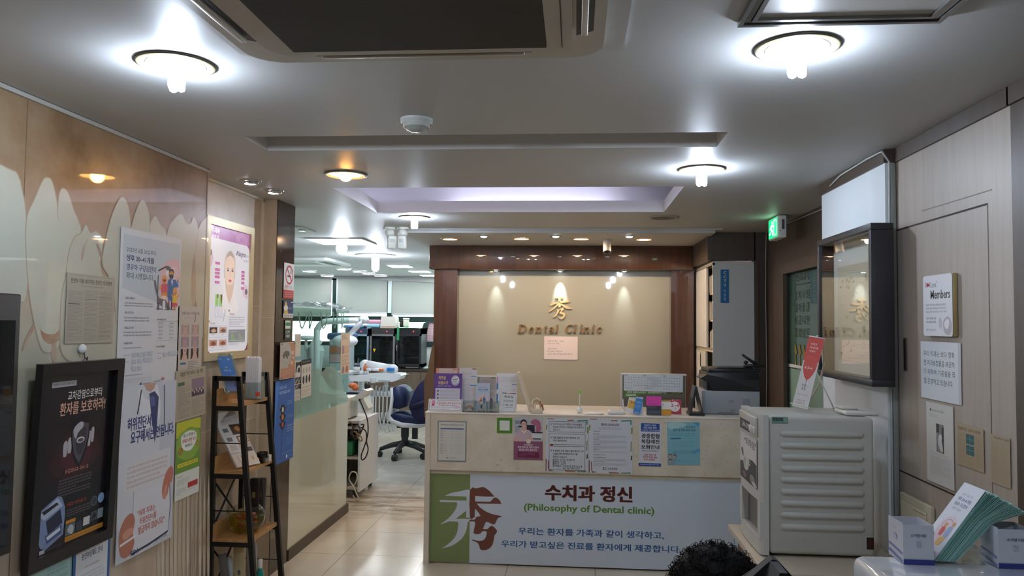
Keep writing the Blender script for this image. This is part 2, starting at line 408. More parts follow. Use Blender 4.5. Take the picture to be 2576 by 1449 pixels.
# --- left wall: back-painted glass panels printed with roots of teeth
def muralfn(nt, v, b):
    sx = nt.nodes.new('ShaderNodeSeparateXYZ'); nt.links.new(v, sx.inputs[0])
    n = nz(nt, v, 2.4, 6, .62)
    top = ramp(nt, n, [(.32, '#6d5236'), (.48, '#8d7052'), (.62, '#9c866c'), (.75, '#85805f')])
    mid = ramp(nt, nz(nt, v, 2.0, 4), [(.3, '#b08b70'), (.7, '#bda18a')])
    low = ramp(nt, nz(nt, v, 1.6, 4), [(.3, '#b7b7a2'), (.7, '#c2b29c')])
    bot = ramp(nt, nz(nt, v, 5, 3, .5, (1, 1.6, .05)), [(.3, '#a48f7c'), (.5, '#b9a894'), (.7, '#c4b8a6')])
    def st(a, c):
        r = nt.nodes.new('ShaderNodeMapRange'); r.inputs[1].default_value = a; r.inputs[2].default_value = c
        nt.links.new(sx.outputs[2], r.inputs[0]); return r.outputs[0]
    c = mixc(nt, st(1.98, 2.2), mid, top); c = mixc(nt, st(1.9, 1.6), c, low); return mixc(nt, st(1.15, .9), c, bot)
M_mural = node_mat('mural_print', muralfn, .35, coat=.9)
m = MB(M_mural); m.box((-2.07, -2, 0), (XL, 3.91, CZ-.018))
ycut = P(68, 300, x=XL).y
m.box((XL-.001, ycut-.002, 0), (XL+.0006, ycut+.002, CZ-.018), mat('#6d5c45', .5))
m.box((-2.07, -2, CZ-.018), (XL+.012, 3.915, CZ-.002), mat('#a9a7a0', .4))
m.box((XL-.02, 3.904, 0), (XL+.002, 3.914, CZ-.018), mat('#8f8270', .4))
def tooth(pts, col, off, edge=None):
    """printed tooth: outline sighted on the wall"""
    q = smooth([(P(a, b, x=XL).y, P(a, b, x=XL).z) for a, b in pts], 5)
    ar = sum(q[i].x*q[(i+1) % len(q)].y - q[(i+1) % len(q)].x*q[i].y for i in range(len(q)))
    if ar < 0: q = q[::-1]
    if edge != 0:
        c = sum(q, Vector((0, 0)))/len(q); f = edge or .005; N = len(q); o = []
        for i in range(N):
            t_ = (q[(i+1) % N]-q[i-1]); t_ = t_.normalized() if t_.length > 1e-9 else Vector((0, 1)); o.append(q[i]+Vector((t_.y, -t_.x))*f)
        m.add([(XL+off-.00012, p.x, p.y) for p in q]+[(XL+off-.00012, p.x, p.y) for p in o], [[i, N+i, N+(i+1) % N, (i+1) % N] for i in range(N)], M_gum)
    m.add([(XL+off, p.x, p.y) for p in q], [list(range(len(q)))], mm(col))
def mm(col):
    if col not in _mc:
        c2 = col; _mc[col] = node_mat('mural_tooth', lambda nt, v, b: mixc(nt, ramp(nt, nz(nt, v, 4, 5, .6), [(.3, '#000000'), (.7, '#ffffff')]), c2, '#c6bfa9'), .35, coat=.9)
    return _mc[col]
_mc = {}
M_gum = mat('#b3a08a', .35, coat=.9, name='mural_outline')
zp = lambda l: [(a/2.898, b/2.898+500) for a, b in l]
tooth([(-40, 440), (30, 430), (48, 452), (52, 470), (62, 520), (66, 600), (66, 740), (40, 760), (-40, 760)], '#c3c8b8', .0008)
tooth([(66, 560), (88, 500), (108, 455), (119, 449), (130, 458), (142, 510), (150, 560), (196, 560), (202, 600), (190, 680), (165, 740), (152, 850), (140, 880), (110, 884), (96, 850), (82, 790), (70, 700)], '#c6c8b6', .0010)
tooth([(150, 560), (148, 500), (156, 476), (170, 486), (185, 530), (197, 560), (195, 590)], '#c6c8b6', .0009)
tooth(zp([(288, 925), (300, 960), (340, 985), (395, 985), (432, 950), (440, 900), (441, 1000), (400, 1052), (345, 1055), (305, 1012)]), '#a8795f', .0012, 0)
tooth(zp([(375, 1050), (405, 1050), (408, 1180), (380, 1180)]), '#b09078', .0011, 0)
tooth(zp([(440, 900), (450, 700), (480, 560), (500, 400), (540, 290), (580, 262), (600, 240), (625, 192), (655, 250), (700, 240), (745, 300), (735, 420), (735, 520), (850, 900), (850, 1150), (600, 1200), (455, 1130)]), '#c5c4b1', .0014)
tooth(zp([(590, 455), (597, 360), (640, 285), (625, 340), (605, 420)]), '#a06f58', .0018, 0)
tooth(zp([(735, 440), (700, 340), (712, 330), (740, 400)]), '#a06f58', .0018, 0)
tooth(zp([(745, 470), (770, 300), (820, 110), (880, -5), (922, 30), (944, 130), (946, 250), (925, 420), (900, 700), (850, 900), (830, 700), (790, 560)]), '#c6c9b6', .0016)
tooth(zp([(945, 260), (960, 200), (990, 95), (1035, 12), (1075, 80), (1088, 200), (1090, 500), (1050, 700), (960, 700)]), '#c3c3ad', .0015)
tooth(zp([(1090, 260), (1095, 190), (1130, 128), (1165, 190), (1210, 262), (1230, 500), (1100, 560)]), '#c4c2ac', .0013)
tooth(zp([(1205, 420), (1225, 230), (1262, 160), (1320, 115), (1358, 185), (1392, 178), (1412, 138), (1442, 230), (1430, 480), (1400, 900), (1250, 900)]), '#bfbea8', .0012)
tooth(zp([(1420, 500), (1440, 270), (1465, 180), (1498, 148), (1512, 170), (1512, 700), (1480, 1000), (1440, 900)]), '#bdbba4', .0014)
tooth(zp([(1420, 800), (1425, 600), (1418, 400), (1400, 500), (1395, 700), (1405, 790)]), '#a98368', .0017, 0)
tooth(zp([(160, 1100), (175, 1040), (215, 960), (248, 905), (240, 960), (200, 1030), (165, 1110)]), '#a8765c', .0016, 0)
for i in range(13):                                              # vertical folds printed along the foot of the mural
    x = 395 + i*10.5; tooth([(x, 1300+4*(i % 3)), (x+4, 1190), (x+6, 1300), (x+5, 1448), (x, 1448)], ['#b3a08c', '#cbbfae', '#a8937e'][i % 3], .0012+.0001*(i % 4), 0)
struct(m.build('wall_left'))
# --- recess of beige stone, the pillar, and the treatment room's closing walls
m = MB(M_stone); m.box((-2.2, 3.91, 0), (-2.07, 4.89, CZ)); m.box((-2.2, 4.885, 0), (-1.968, 5.2, CZ))
g = mat('#d9cfbc', .6)
zj = P(640, 770, x=-2.07).z
m.box((-2.0705, 4.5, zj-.002), (-2.068, 4.885, zj+.002), g); m.box((-2.07, 4.876, 0), (-2.055, 4.886, CZ), g)
m.box((-2.07, 3.91, CZ-.015), (-2.055, 4.89, CZ-.001), g)
for z in (.45, 1.06, 1.67): m.box((-2.07, 4.8835, z-.002), (-1.97, 4.886, z+.002), g)
m.box((-2.0705, 3.92, 1.02), (-2.068, 4.88, 1.024), g)
struct(m.build('wall_recess'))
m = MB(M_dark); m.box((-1.985, 4.89, 0), (-1.963, 5.2, CZ-.001)); m.box((-1.985, 5.18, 0), (-1.965, 5.205, CZ-.001)); struct(m.build('wall_pillar'))
M_tw = mat('#d5d9da', .6)
m = MB(M_tw); m.box((-7, 5.1, 0), (-2.2, 5.2, CZ)); m.box((-7, 5.2, 0), (-6.9, 13.4, CZ)); m.box((-1.0, 7.95, 0), (-.95, 13.4, CZ)); struct(m.build('wall_treatment'))
m = MB(mat('#b9b2a6', .6)); m.box((-2.2, -2.1, 0), (3.6, -2, CZ)); m.box((3.5, -2, 0), (3.6, 2.64, CZ)); struct(m.build('wall_rear'))
# --- low partition: glossy back-painted glass below, clear glass with a frosted foot above
M_frost = pane('frosted_glass', '#d5ebe0', 1.0, .05, .62, '#cfe6db'); M_pane = pane('clear_glass', '#dcebe4', .45)
ZB = .955
m = MB(mat('#c8ccb8', .25, coat=1)); m.box((-2.03, 5.205, .075), (-1.965, 6.56, ZB)); 
pb = struct(m.build('wall_partition'))
m = MB(M_brown2); m.box((-2.03, 5.205, 0), (-1.955, 6.6, .075)); struct(m.build('baseboard_partition'))
m = MB(M_pane); m.box((-1.977, 5.21, ZB), (-1.968, 6.55, 1.745)); gl = struct(m.build('window_1'))
wave = [(735, 1058), (875, 1011), (876, 1000), (868, 990), (861, 960), (850, 935), (838, 920), (820, 925), (812, 935), (805, 932), (796, 925), (785, 935), (776, 950), (760, 965), (745, 975), (738, 985)]
m = MB(M_frost); q = [P(a, b, x=-1.966) for a, b in wave]; m.quad(q); fz = struct(m.build('window_2'))
# --- reception back wall: walnut beam and posts round a lit panel of beige glass
m = MB(M_brown); m.box((-1.458, 7.52, 2.182), (1.125, 8.0, CZ-.036), bev=.004)
m.box((-1.412, 7.56, 0), (-1.177, 8.0, 2.182)); m.box((.922, 7.56, 0), (1.14, 8.0, 2.182))
m.box((-1.297, 7.555, 0), (-1.292, 7.56, 2.182), mat('#5a3222', .3))
m.box((1.12, 7.68, 0), (1.8, 8.0, CZ-.001))
struct(m.build('wall_back'))
m = MB(mat('#a6a596', .3, coat=1)); m.box((-1.177, 7.68, 0), (.922, 7.72, 2.182)); struct(m.build('wall_back_panel'))
# --- right side, from near to far: dark end wall, taupe panelling with a flush door, white column, brown screen wall
m = MB(M_brown2); m.box((XR2, 2.55, 0), (3.6, 2.64, CZ-.002)); struct(m.build('wall_right_end'))
yA = P(2539, 600, x=XR2).y
m = MB(M_panel); m.box((XR2, 2.64, 0), (XR2+.4, 3.6, CZ-.05))
gr = mat('#2b231e', .7)
q1, q2, q3, q4 = [P(*p, x=XR2-.0005) for p in ((2262, 573), (2484, 513), (2487, 1268), (2270, 1210))]
def strip(m, a, b, w, mt, x=XR2-.001):
    a, b = Vector(a), Vector(b); d = (b-a); n = Vector((1, 0, 0)).cross(d).normalized()*w/2
    m.prism([(x, *(a-n)[1:]), (x, *(b-n)[1:]), (x, *(b+n)[1:]), (x, *(a+n)[1:])], (.002, 0, 0), mt)
strip(m, (0, 3.58, q2.z), (0, q2.y, q2.z), .007, gr); strip(m, (0, q2.y, q2.z), (0, q2.y, .1), .004, mat('#6c5e54', .6))
zs = P(2400, 1245, x=XR2).z
strip(m, (0, 3.58, zs), (0, q2.y, zs), .006, gr)
strip(m, (0, 3.3, q2.z+.05), (0, q2.y-.03, q2.z+.045), .004, mat('#85776c', .6))
struct(m.build('wall_right'))
m = MB(M_brown2); m.box((XR2-.012, 2.63, CZ-.062), (XR2+.2, 3.55, CZ-.001)); m.box((XR2-.012, 2.53, CZ-.062), (3.6, 2.64, CZ-.001)); struct(m.build('trim_2'))
m = MB(mat('#dde2e4', .55)); m.box((1.385, 3.56, 0), (1.8, 4.45, CZ-.058)); struct(m.build('wall_column'))
m = MB(M_brown2); m.box((1.375, 3.548, CZ-.06), (1.8, 4.455, CZ-.001)); struct(m.build('trim_3'))
m = MB(M_brown2); m.box((XR, 4.45, 0), (XR+.12, 4.75, CZ)); m.box((XR, 4.75, 2.08), (XR+.12, 6.1, CZ)); m.box((XR, 6.1, 0), (XR+.12, 6.76, CZ))
m.box((XR, 4.75, 0), (XR+.12, 6.1, .6))
m.box((XR-.03, 4.72, 2.05), (XR, 6.14, 2.13), None); m.box((XR-.03, 6.06, .6), (XR, 6.14, 2.05))
m.box((1.52, 6.7, 0), (XR+.12, 6.8, CZ)); m.box((1.16, 6.7, 2.21), (1.53, 6.8, CZ-.001)); m.box((1.126, 6.69, 2.21), (1.19, 7.68, CZ-.001)); 
m.box((1.52, 6.66, 0), (1.545, 6.7, 2.21))
struct(m.build('wall_right_screen'))
M_fg = node_mat('etched_glass', lambda nt, v, b: ramp(nt, nz(nt, v, 1.5, 2), [(.3, '#47665a'), (.7, '#5b7c6d')]), .18, coat=1)
m = MB(M_fg); m.box((XR+.02, 4.75, .6), (XR+.04, 6.1, 2.08))
sheet_mb(P(1968, 920, x=XR+.02), .9, .9, UR, None, [], mb=m)
struct(m.build('window_3'))
# --- far window wall of the treatment room
M_gf = mat('#1d3a37', .45); YW = 13.4
bx = lambda px, py: P(px, py, y=YW)
m = MB(mat('#dfe7ea', .6))
zs0 = bx(1085, 872).z; zs1 = bx(900, 795).z
m.box((-7, YW, 0), (-.9, YW+.15, zs0)); struct(m.build('wall_window'))
m = MB(M_gf); m.box((-7, YW+.02, zs0), (-.9, YW+.1, zs0+.07)); m.box((-7, YW+.02, zs1-.1), (-.9, YW+.1, zs1))
m.box((-7, YW+.02, CZ-.06), (-.9, YW+.1, CZ))
for px in (842, 980): x = bx(px, 750).x; m.box((x-.05, YW+.02, zs0), (x+.05, YW+.1, CZ))
struct(m.build('window_4'))
m = MB(M_pane); m.box((-7, YW+.06, zs0), (-.9, YW+.065, CZ)); struct(m.build('window_5'))
# slanting plaster cheek above the blinds
m = MB(M_ceil); m.prism([(-7, YW-.12, CZ), (-5.0, YW-.12, CZ), (-.95, YW-.12, CZ), (-.95, YW-.12, CZ-.16), (-5.0, YW-.12, CZ-.005)], (0, .1, 0)); struct(m.build('trim_4'))
# ================================================================== LAMPS AND CEILING FITTINGS
M_cfl = mat('#dcebff', .4, emit=CFL, name='fluorescent_tube'); M_cfl2 = mat('#e2efff', .4, emit=CFL*1.0, name='fluorescent_tube_far')
M_warm = mat('#ffb35c', .4, emit=WARM, name='warm_bulb')
M_ring = mat('#d9d4c0', .3, metal=.3); M_gold = mat('#cdc19a', .35, metal=.25); M_can = mat('#f4f4f0', .35)
M_chrome = mat('#b9bcc0', .15, metal=1)
def downlight(x, y, label, group, bulb='cfl'):
    t = thing('downlight', (x, y, CZ), label, 'ceiling light', group)
    dk = mat('#57524a', .4, metal=.3); m = MB(dk); m.lathe([(.1165, -.0004), (.117, -.004), (.1145, -.007)], (x, y, CZ), None, 40)
    m.lathe([(.1145, -.007), (.108, -.0095), (.096, -.009), (.0895, -.005)], (x, y, CZ), M_gold, 40)
    m.lathe([(.0895, -.005), (.0882, -.007), (.0872, -.005)], (x, y, CZ), dk, 40); m.lathe([(.0872, -.005), (.0895, .003)], (x, y, CZ), M_can, 40)
    m.build('ring', t)
    m = MB(M_can); m.lathe([(.0915, .003), (.085, .05), (.06, .1), (.03, .12), (.002, .12)], (x, y, CZ), None, 32); m.build('reflector', t)
    m = MB(M_cfl)
    if bulb == 'cfl':
        for k in range(3):
            a = k*2*PI/3+.4; c = (x+.0155*math.cos(a), y+.0155*math.sin(a))
            m.tube([(c[0], c[1], CZ+.03), (c[0], c[1], CZ-.075), (c[0]+.001, c[1], CZ-.084), (c[0], c[1], CZ-.088)], [.0135, .0135, .011, .004], None, 8)
        m.build('bulb', t)
        m = MB(mat('#efefec', .4)); m.cyl((x, y, CZ+.03), (x, y, CZ+.11), .03, None, 16); m.build('socket', t)
    else:
        m = MB(M_warm); m.ball((x, y, CZ-.005), .036, None, 14, 8); m.build('bulb', t)
        m = MB(mat('#d7b27a', .4)); m.cyl((x, y, CZ+.025), (x, y, CZ+.11), .022, None, 14); m.build('socket', t)
    return t
GD = 'round recessed downlights in the waiting room ceiling'
lb = ['round downlight at the near left, white tube bulb hanging bare from a brass ring',
      'large round downlight at the near right, white tube bulb hanging below the access hatch',
      'round downlight at the right, white tube bulb in front of the lit ceiling cove',
      'small round downlight with white tube bulb, beside the twin motion sensors',
      'round downlight above and behind the camera, on the tooth mural side', 'round downlight above and behind the camera, on the taupe panelling side']
d0 = downlight(*CFLS[0], lb[0], GD)
for k in (1, 2, 3, 4, 5): dup(d0, (*CFLS[k], CZ), lb[k], GD)
downlight(*WARMP, 'round downlight with an orange glowing bulb, left of the ceiling cove', GD, 'warm')
# unlit flush fitting
x, y = OFFP
t = thing('ceiling_vent', (x, y, CZ), 'unlit round grey flush fitting beside the ceiling cove', 'vent')
m = MB(mat('#9a9186', .5)); m.lathe([(.115, 0), (.113, -.008), (.09, -.01), (.088, -.004), (.002, -.004)], (x, y, CZ-.0005), None, 36); m.build('rim', t)
m = MB(mat('#6f675d', .6)); m.lathe([(.086, -.0045), (.06, -.007), (.002, -.007)], (x, y, CZ-.0005), None, 30); m.build('cap', t)
# cove strip lamps (behind the lip of the lit tray)
x0, y0, x1, y1 = TRAY
M_led = mat('#e4e6ff', .4, emit=5.0, name='cove_strip')
for a, b, lab in (((x0-.22, y0-.02, CZ+.04), (x0-.19, y1+.02, CZ+.055), 'cove lamp strip behind the left lip of the lit ceiling tray'),
             ((x0+.0, y0-.22, CZ+.04), (x1-.3, y0-.19, CZ+.055), 'cove lamp strip behind the near lip of the lit ceiling tray'),
             ((x0+.5, y1+.19, CZ+.04), (x1-.35, y1+.22, CZ+.055), 'cove lamp strip behind the far lip of the lit ceiling tray')):
    tag(MB(M_led).box(a, b).build('cove_lamp'), lab, 'lamp strip', 'lamp strips inside the ceiling cove')
def spot(name, parent, loc, power, col, angle, blend=.6, size=.02, rot=(0, 0, 0)):
    l = bpy.data.lights.new(name, 'SPOT'); l.energy = power; l.color = col; l.spot_size = math.radians(angle); l.spot_blend = blend; l.shadow_soft_size = size
    o = bpy.data.objects.new(name, l); COL.objects.link(o); o.parent = parent
    o.location = Vector(loc) - Vector(parent['_o']); o.rotation_euler = rot; return o
# warm and silver spots in the soffit
M_wd = mat('#ffc58a', .4, emit=24, name='warm_disc'); M_sd = mat('#f4f7ff', .4, emit=9, name='cool_disc')
ws = [P(a, b, z=SOFZ) for a, b in ((1132, 601), (1312, 600), (1462, 600.5), (1620, 602))]
wl_ = ['warm spot in the soffit, leftmost above the walnut beam', 'warm spot in the soffit, second from the left above the beam',
       'warm spot in the soffit, left of the bullet camera', 'warm spot in the soffit, right of the bullet camera']
r_ = None
for p, l in zip(ws, wl_):
    if r_ is None:
        r_ = thing('soffit_spot', (p.x, p.y, SOFZ), l, 'ceiling light', 'warm spots in the soffit')
        m = MB(mat('#caa27c', .3, metal=.5)); m.lathe([(.085, 0), (.082, -.006), (.068, -.007), (.066, -.002)], (p.x, p.y, SOFZ-.0005), None, 32); m.build('rim', r_)
        m = MB(M_wd); m.lathe([(.066, -.003), (.002, -.004)], (p.x, p.y, SOFZ-.0005), None, 28); m.build('lens', r_); cur = r_
    else: cur = dup(r_, (p.x, p.y, SOFZ), l)
    spot('spot_light', cur, (p.x, p.y+.02, SOFZ-.012), 9, (1, .78, .56), 172, .35, .03)
ss = [P(a, b, z=SOFZ) for a, b in ((1217, 592.5), (1398, 592.5), (1583, 593))]
r_ = None
for p, l in zip(ss, ['small silver spot in the soffit, leftmost of the three', 'small silver spot in the soffit above the gold sign, middle of the three', 'small silver spot in the soffit, to the right of the bullet camera']):
    if r_ is None:
        r_ = thing('silver_spot', (p.x, p.y, SOFZ), l, 'ceiling light', 'small silver spots in the soffit')
        m = MB(M_chrome); m.lathe([(.05, 0), (.047, -.008), (.036, -.009), (.034, -.003)], (p.x, p.y, SOFZ-.0005), None, 28); m.build('rim', r_)
        m = MB(M_sd); m.lathe([(.034, -.004), (.02, -.016), (.002, -.018)], (p.x, p.y, SOFZ-.0005), None, 24); m.build('lens', r_)
    else: dup(r_, (p.x, p.y, SOFZ), l)
# three wall washers under the beam
r_ = None
for px, pw, l in ((1247, 5, 'wall washer spot under the beam, left of the gold sign'), (1409, 11, 'wall washer spot under the beam, straight above the gold character'), (1571, 5, 'wall washer spot under the beam, right of the gold sign')):
    p = P(px, 682, y=7.59); p = Vector((p.x, 7.60, 2.182))
    if r_ is None:
        r_ = cur = thing('wall_washer', p, l, 'spotlight', 'wall washer spots under the beam')
        m = MB(M_chrome); m.lathe([(.045, -.0005), (.043, -.012), (.03, -.014), (.028, -.006)], p, None, 24); m.build('rim', r_)
        m = MB(M_sd); m.lathe([(.028, -.007), (.018, -.014), (.002, -.015)], p, None, 20); m.build('lens', r_)
    else: cur = dup(r_, p, l)
    spot('spot_light', cur, (p.x, p.y-.005, p.z-.02), pw, (.85, .95, 1), 36 if pw < 10 else 38, 1.0, .012, (math.radians(15 if pw < 10 else 22), 0, 0))
# chrome eyeball halogens by the light box
r_ = None
for px, py, l in ((632, 454, 'chrome eyeball spotlight nearer the tooth mural'), (690, 478, 'chrome eyeball spotlight nearer the dark marble pillar')):
    p = P(px, py, z=CZ)
    if r_ is None:
        r_ = thing('eyeball_spotlight', p, l, 'spotlight', 'chrome eyeball spotlights above the light box'); cur = r_
        m = MB(M_chrome); m.lathe([(.058, -.0005), (.055, -.008), (.042, -.01), (.04, -.004)], p, None, 28); m.build('rim', r_)
        m = MB(M_chrome); m.lathe([(.04, -.003), (.036, -.02), (.026, -.024)], (p.x+.006, p.y, p.z), None, 24); m.build('eyeball', r_)
        m = MB(M_sd); m.lathe([(.03, -.021), (.002, -.023)], (p.x-.006, p.y-.004, p.z), None, 20); m.build('lens', r_)
    else: cur = dup(r_, p, l)
    spot('spot_light', cur, (p.x-.03, p.y, p.z-.035), 3.5, (1, .92, .8), 100, .7, .02, (0, math.radians(-18), 0))
# ---- treatment room: bare bulbs, round and square panels
r_ = None
for (px, py), sq, l in (((860, 606), 1, 'glaring bare bulb on a square plate in the treatment room ceiling'), ((945, 641), 0, 'glaring white tube bulb deeper in the treatment room')):
    p = P(px, py, z=CZ)
    t = thing('bulb_fitting', p, l, 'ceiling light', 'bare bulbs in the treatment room ceiling')
    m = MB(mat('#f1f4f4', .4))
    if sq: m.box((p.x-.28, p.y-.28, CZ-.012), (p.x+.28, p.y+.28, CZ-.0005))
    else: m.lathe([(.24, -.0005), (.23, -.012), (.002, -.014)], p, None, 32)
    m.build('plate', t)
    m = MB(M_cfl2)
    if sq: m.ball((p.x, p.y, CZ-.075), (.055, .055, .06), None, 14, 10)
    else: m.tube([(p.x, p.y, CZ-.015), (p.x, p.y, CZ-.17), (p.x, p.y, CZ-.2)], [.045, .045, .02], None, 12)
    m.build('bulb', t)
M_pan = mat('#fbfdff', .4, emit=17, name='panel_diffuser')
r_ = None
for px, py, l in ((779, 681, 'round flush panel light beside the marble pillar edge'), (823, 692.5, 'round flush panel light left, close to the far blinds'), (866, 675.5, 'round flush panel light just beyond the far air conditioner'),
                  (905, 681.5, 'round flush panel light, left one of the close pair'), (927, 686.5, 'round flush panel light, right one of the close pair'), (957.5, 692, 'round flush panel light below the deeper tube bulb'), (1002, 702, 'round flush panel light nearest the far blinds on the right')):
    p = P(px, py, z=CZ)
    if r_ is None:
        r_ = thing('panel_light', p, l, 'ceiling light', 'round panel lights in the treatment room')
        m = MB(mat('#e8ecee', .4)); m.lathe([(.115, -.0005), (.113, -.016), (.105, -.018)], p, None, 28); m.build('rim', r_)
        m = MB(M_pan); m.lathe([(.105, -.017), (.002, -.018)], p, None, 28); m.build('diffuser', r_)
    else: dup(r_, p, l)
r_ = None
for px, py, l in ((1007, 668, 'square flush panel light left of the walnut beam'), (1056, 681, 'square flush panel light lower, close to the walnut beam'), (1082, 691.5, 'square flush panel light half hidden by the walnut post')):
    p = P(px, py, z=CZ)
    if r_ is None:
        r_ = thing('panel_light', p, l, 'ceiling light', 'square panel lights in the treatment room')
        m = MB(mat('#e8ecee', .4)); m.box((p.x-.16, p.y-.16, CZ-.014), (p.x+.16, p.y+.16, CZ-.0005)); m.build('rim', r_)
        m = MB(M_pan); m.box((p.x-.145, p.y-.145, CZ-.018), (p.x+.145, p.y+.145, CZ-.0145)); m.build('diffuser', r_)
    else: dup(r_, p, l)
# ---- cassette air conditioner over the camera
M_ac = mat('#b5afa4', .35); M_acd = mat('#3a342d', .5); M_acg = node_mat('intake_grille', lambda nt, v, b: (lambda w: (nt.links.new(v, w.inputs[0]), mixc(nt, w.outputs['Fac'], '#352d22', '#17130e'))[1])((lambda w: (setattr(w, 'bands_direction', 'Y'), setattr(w.inputs['Scale'], 'default_value', 36), w)[2])(nt.nodes.new('ShaderNodeTexWave'))), .65)
a0, a1 = P(640, 150, z=CZ-.03), P(1515, 146, z=CZ-.03)
AX0, AX1, AY1 = a0.x+.0, a1.x, (a0.y+a1.y)/2; AY0 = AY1-.98
t = thing('air_conditioner', ((AX0+AX1)/2, (AY0+AY1)/2, CZ), 'large cassette air conditioner with brown intake grille set in the near ceiling', 'air conditioner')
def rrect(x0, y0, x1, y1, r, n=6):
    o = []
    for cx, cy, a in ((x1-r, y1-r, 0), (x0+r, y1-r, 90), (x0+r, y0+r, 180), (x1-r, y0+r, 270)):
        for k in range(n+1):
            q = math.radians(a+90*k/n); o.append((cx+r*math.cos(q), cy+r*math.sin(q)))
    return o
def ringprism(m, outer, inner, z0, z1, mt=None):
    n = len(outer)
    vs = [(*p, z) for z in (z0, z1) for lp in (outer, inner) for p in lp]; fs = []
    for i in range(n):
        j = (i+1) % n
        fs += [[i, n+i, n+j, j], [2*n+i, 2*n+j, 3*n+j, 3*n+i], [i, j, 2*n+j, 2*n+i], [n+i, 3*n+i, 3*n+j, n+j]]
    m.add(vs, fs, mt)
m = MB(M_ac)
ringprism(m, rrect(AX0, AY0, AX1, AY1, .1), rrect(AX0+.085, AY0+.085, AX1-.085, AY1-.085, .07), CZ-.034, CZ-.0005)
ringprism(m, rrect(AX0+.085, AY0+.085, AX1-.085, AY1-.085, .07), rrect(AX0+.155, AY0+.14, AX1-.155, AY1-.115, .02), CZ-.045, CZ-.0005)
m.build('panel', t)
m = MB(M_acg); m.box((AX0+.156, AY0+.141, CZ-.046), (AX1-.156, AY1-.116, CZ-.02)); m.build('intake_grille', t)
m = MB(M_acd)
ym = (AY0+AY1)/2
for sx, xx in ((-1, AX0), (1, AX1)):
    m.prism([(xx-sx*.03, AY0+.2, CZ-.0346), (xx-sx*.075, AY0+.2, CZ-.0346), (xx-sx*.075, AY1-.17, CZ-.0346), (xx-sx*.03, AY1-.2, CZ-.0346)], (0, 0, .0005))
m.prism([(AX0+.2, AY1-.05, CZ-.0346), (AX1-.2, AY1-.05, CZ-.0346), (AX1-.2, AY1-.075, CZ-.0346), (AX0+.2, AY1-.075, CZ-.0346)], (0, 0, .0005))
m.build('air_slot', t)
M_lv = mat('#b5aea2', .3)
for k, (p, q, r) in enumerate((((AX0+.045, AY0+.22, CZ-.052), (AX0+.062, AY1-.21, CZ-.036), 0), ((AX1-.062, AY0+.22, CZ-.052), (AX1-.045, AY1-.21, CZ-.036), 0), ((AX0+.22, AY1-.067, CZ-.046), (AX1-.22, AY1-.057, CZ-.036), 0))):
    MB(M_lv).box(p, q, bev=.003).build('louvre', t)
m = MB(mat('#1c1916', .5)); m.box((AX1-.115, AY0+.3, CZ-.0475), (AX1-.112, AY1-.12, CZ-.0452)); m.build('seam', t)
# thin white collar sheet the unit sits in
m = MB(M_ceil); ringprism(m, rrect(AX0-.045, AY0, AX1+.06, AY1+.005, .03), rrect(AX0+.01, AY0+.05, AX1-.01, AY1-.03, .05), CZ-.012, CZ-.0004); m.build('collar', t)
# ---- far cassette unit in the treatment room
p = P(775, 657, z=CZ)
t = thing('air_conditioner', (p.x, p.y, CZ), 'white cassette air conditioner half hidden behind the marble pillar', 'air conditioner')
m = MB(mat('#d9dad6', .4)); x1 = P(884, 664, z=CZ).x; X0 = x1-1.0; Y0 = P(830, 669.5, z=CZ-.03).y-1.05; Y1 = Y0+1.05
ringprism(m, rrect(X0, Y0, x1, Y1, .05), rrect(X0+.3, Y0+.3, x1-.3, Y1-.3, .02), CZ-.035, CZ-.0005); m.build('panel', t)
m = MB(mat('#9c9a90', .5)); m.box((X0+.3, Y0+.3, CZ-.03), (x1-.3, Y1-.3, CZ-.01)); m.build('intake_grille', t)
m = MB(M_acd)
for q in ((X0+.2, Y0+.08, x1-.2, Y0+.16), (x1-.2, Y0+.2, x1-.09, Y1-.2), (X0+.09, Y0+.2, X0+.2, Y1-.2)): m.box((q[0], q[1], CZ-.036), (q[2], q[3], CZ-.0352))
m.build('air_slot', t)
# ---- access hatches
a, b = P(1852, 62, z=CZ), P(2372, 40, z=CZ)
hx0, hx1, hy1 = a.x, b.x, (a.y+b.y)/2; hy0 = hy1-.5
t = thing('access_hatch', ((hx0+hx1)/2, (hy0+hy1)/2, CZ), 'square ceiling access hatch with a stepped aluminium frame, near right', 'hatch')
m = MB(mat('#8d8c8a', .25, metal=.8))
for k, (i, z) in enumerate(((0, .014), (.016, .009), (.03, .013))): ringprism(m, rect(hx0+i, hy0+i, hx1-i, hy1-i), rect(hx0+i+.012, hy0+i+.012, hx1-i-.012, hy1-i-.012), CZ-z, CZ-.0005)
m.build('frame', t)
MB(mat('#c2bfba', .5)).box((hx0+.004, hy0+.004, CZ-.005), (hx1-.004, hy1-.004, CZ-.0005)).build('door_panel', t)
p = P(795, 582, z=CZ); q = P(752, 576, z=CZ)
t = thing('access_hatch', (p.x-.3, p.y-.1, CZ), 'small grey ceiling hatch beside the marble pillar top', 'hatch')
m = MB(mat('#b9b8b2', .4)); m.box((p.x-.55, p.y-.36, CZ-.01), (p.x, p.y, CZ-.0005)); m.build('door_panel', t)
m = MB(M_chrome); m.cyl((q.x+.03, p.y-.18, CZ-.02), (q.x+.03, p.y-.18, CZ-.01), .03); m.build('latch', t)
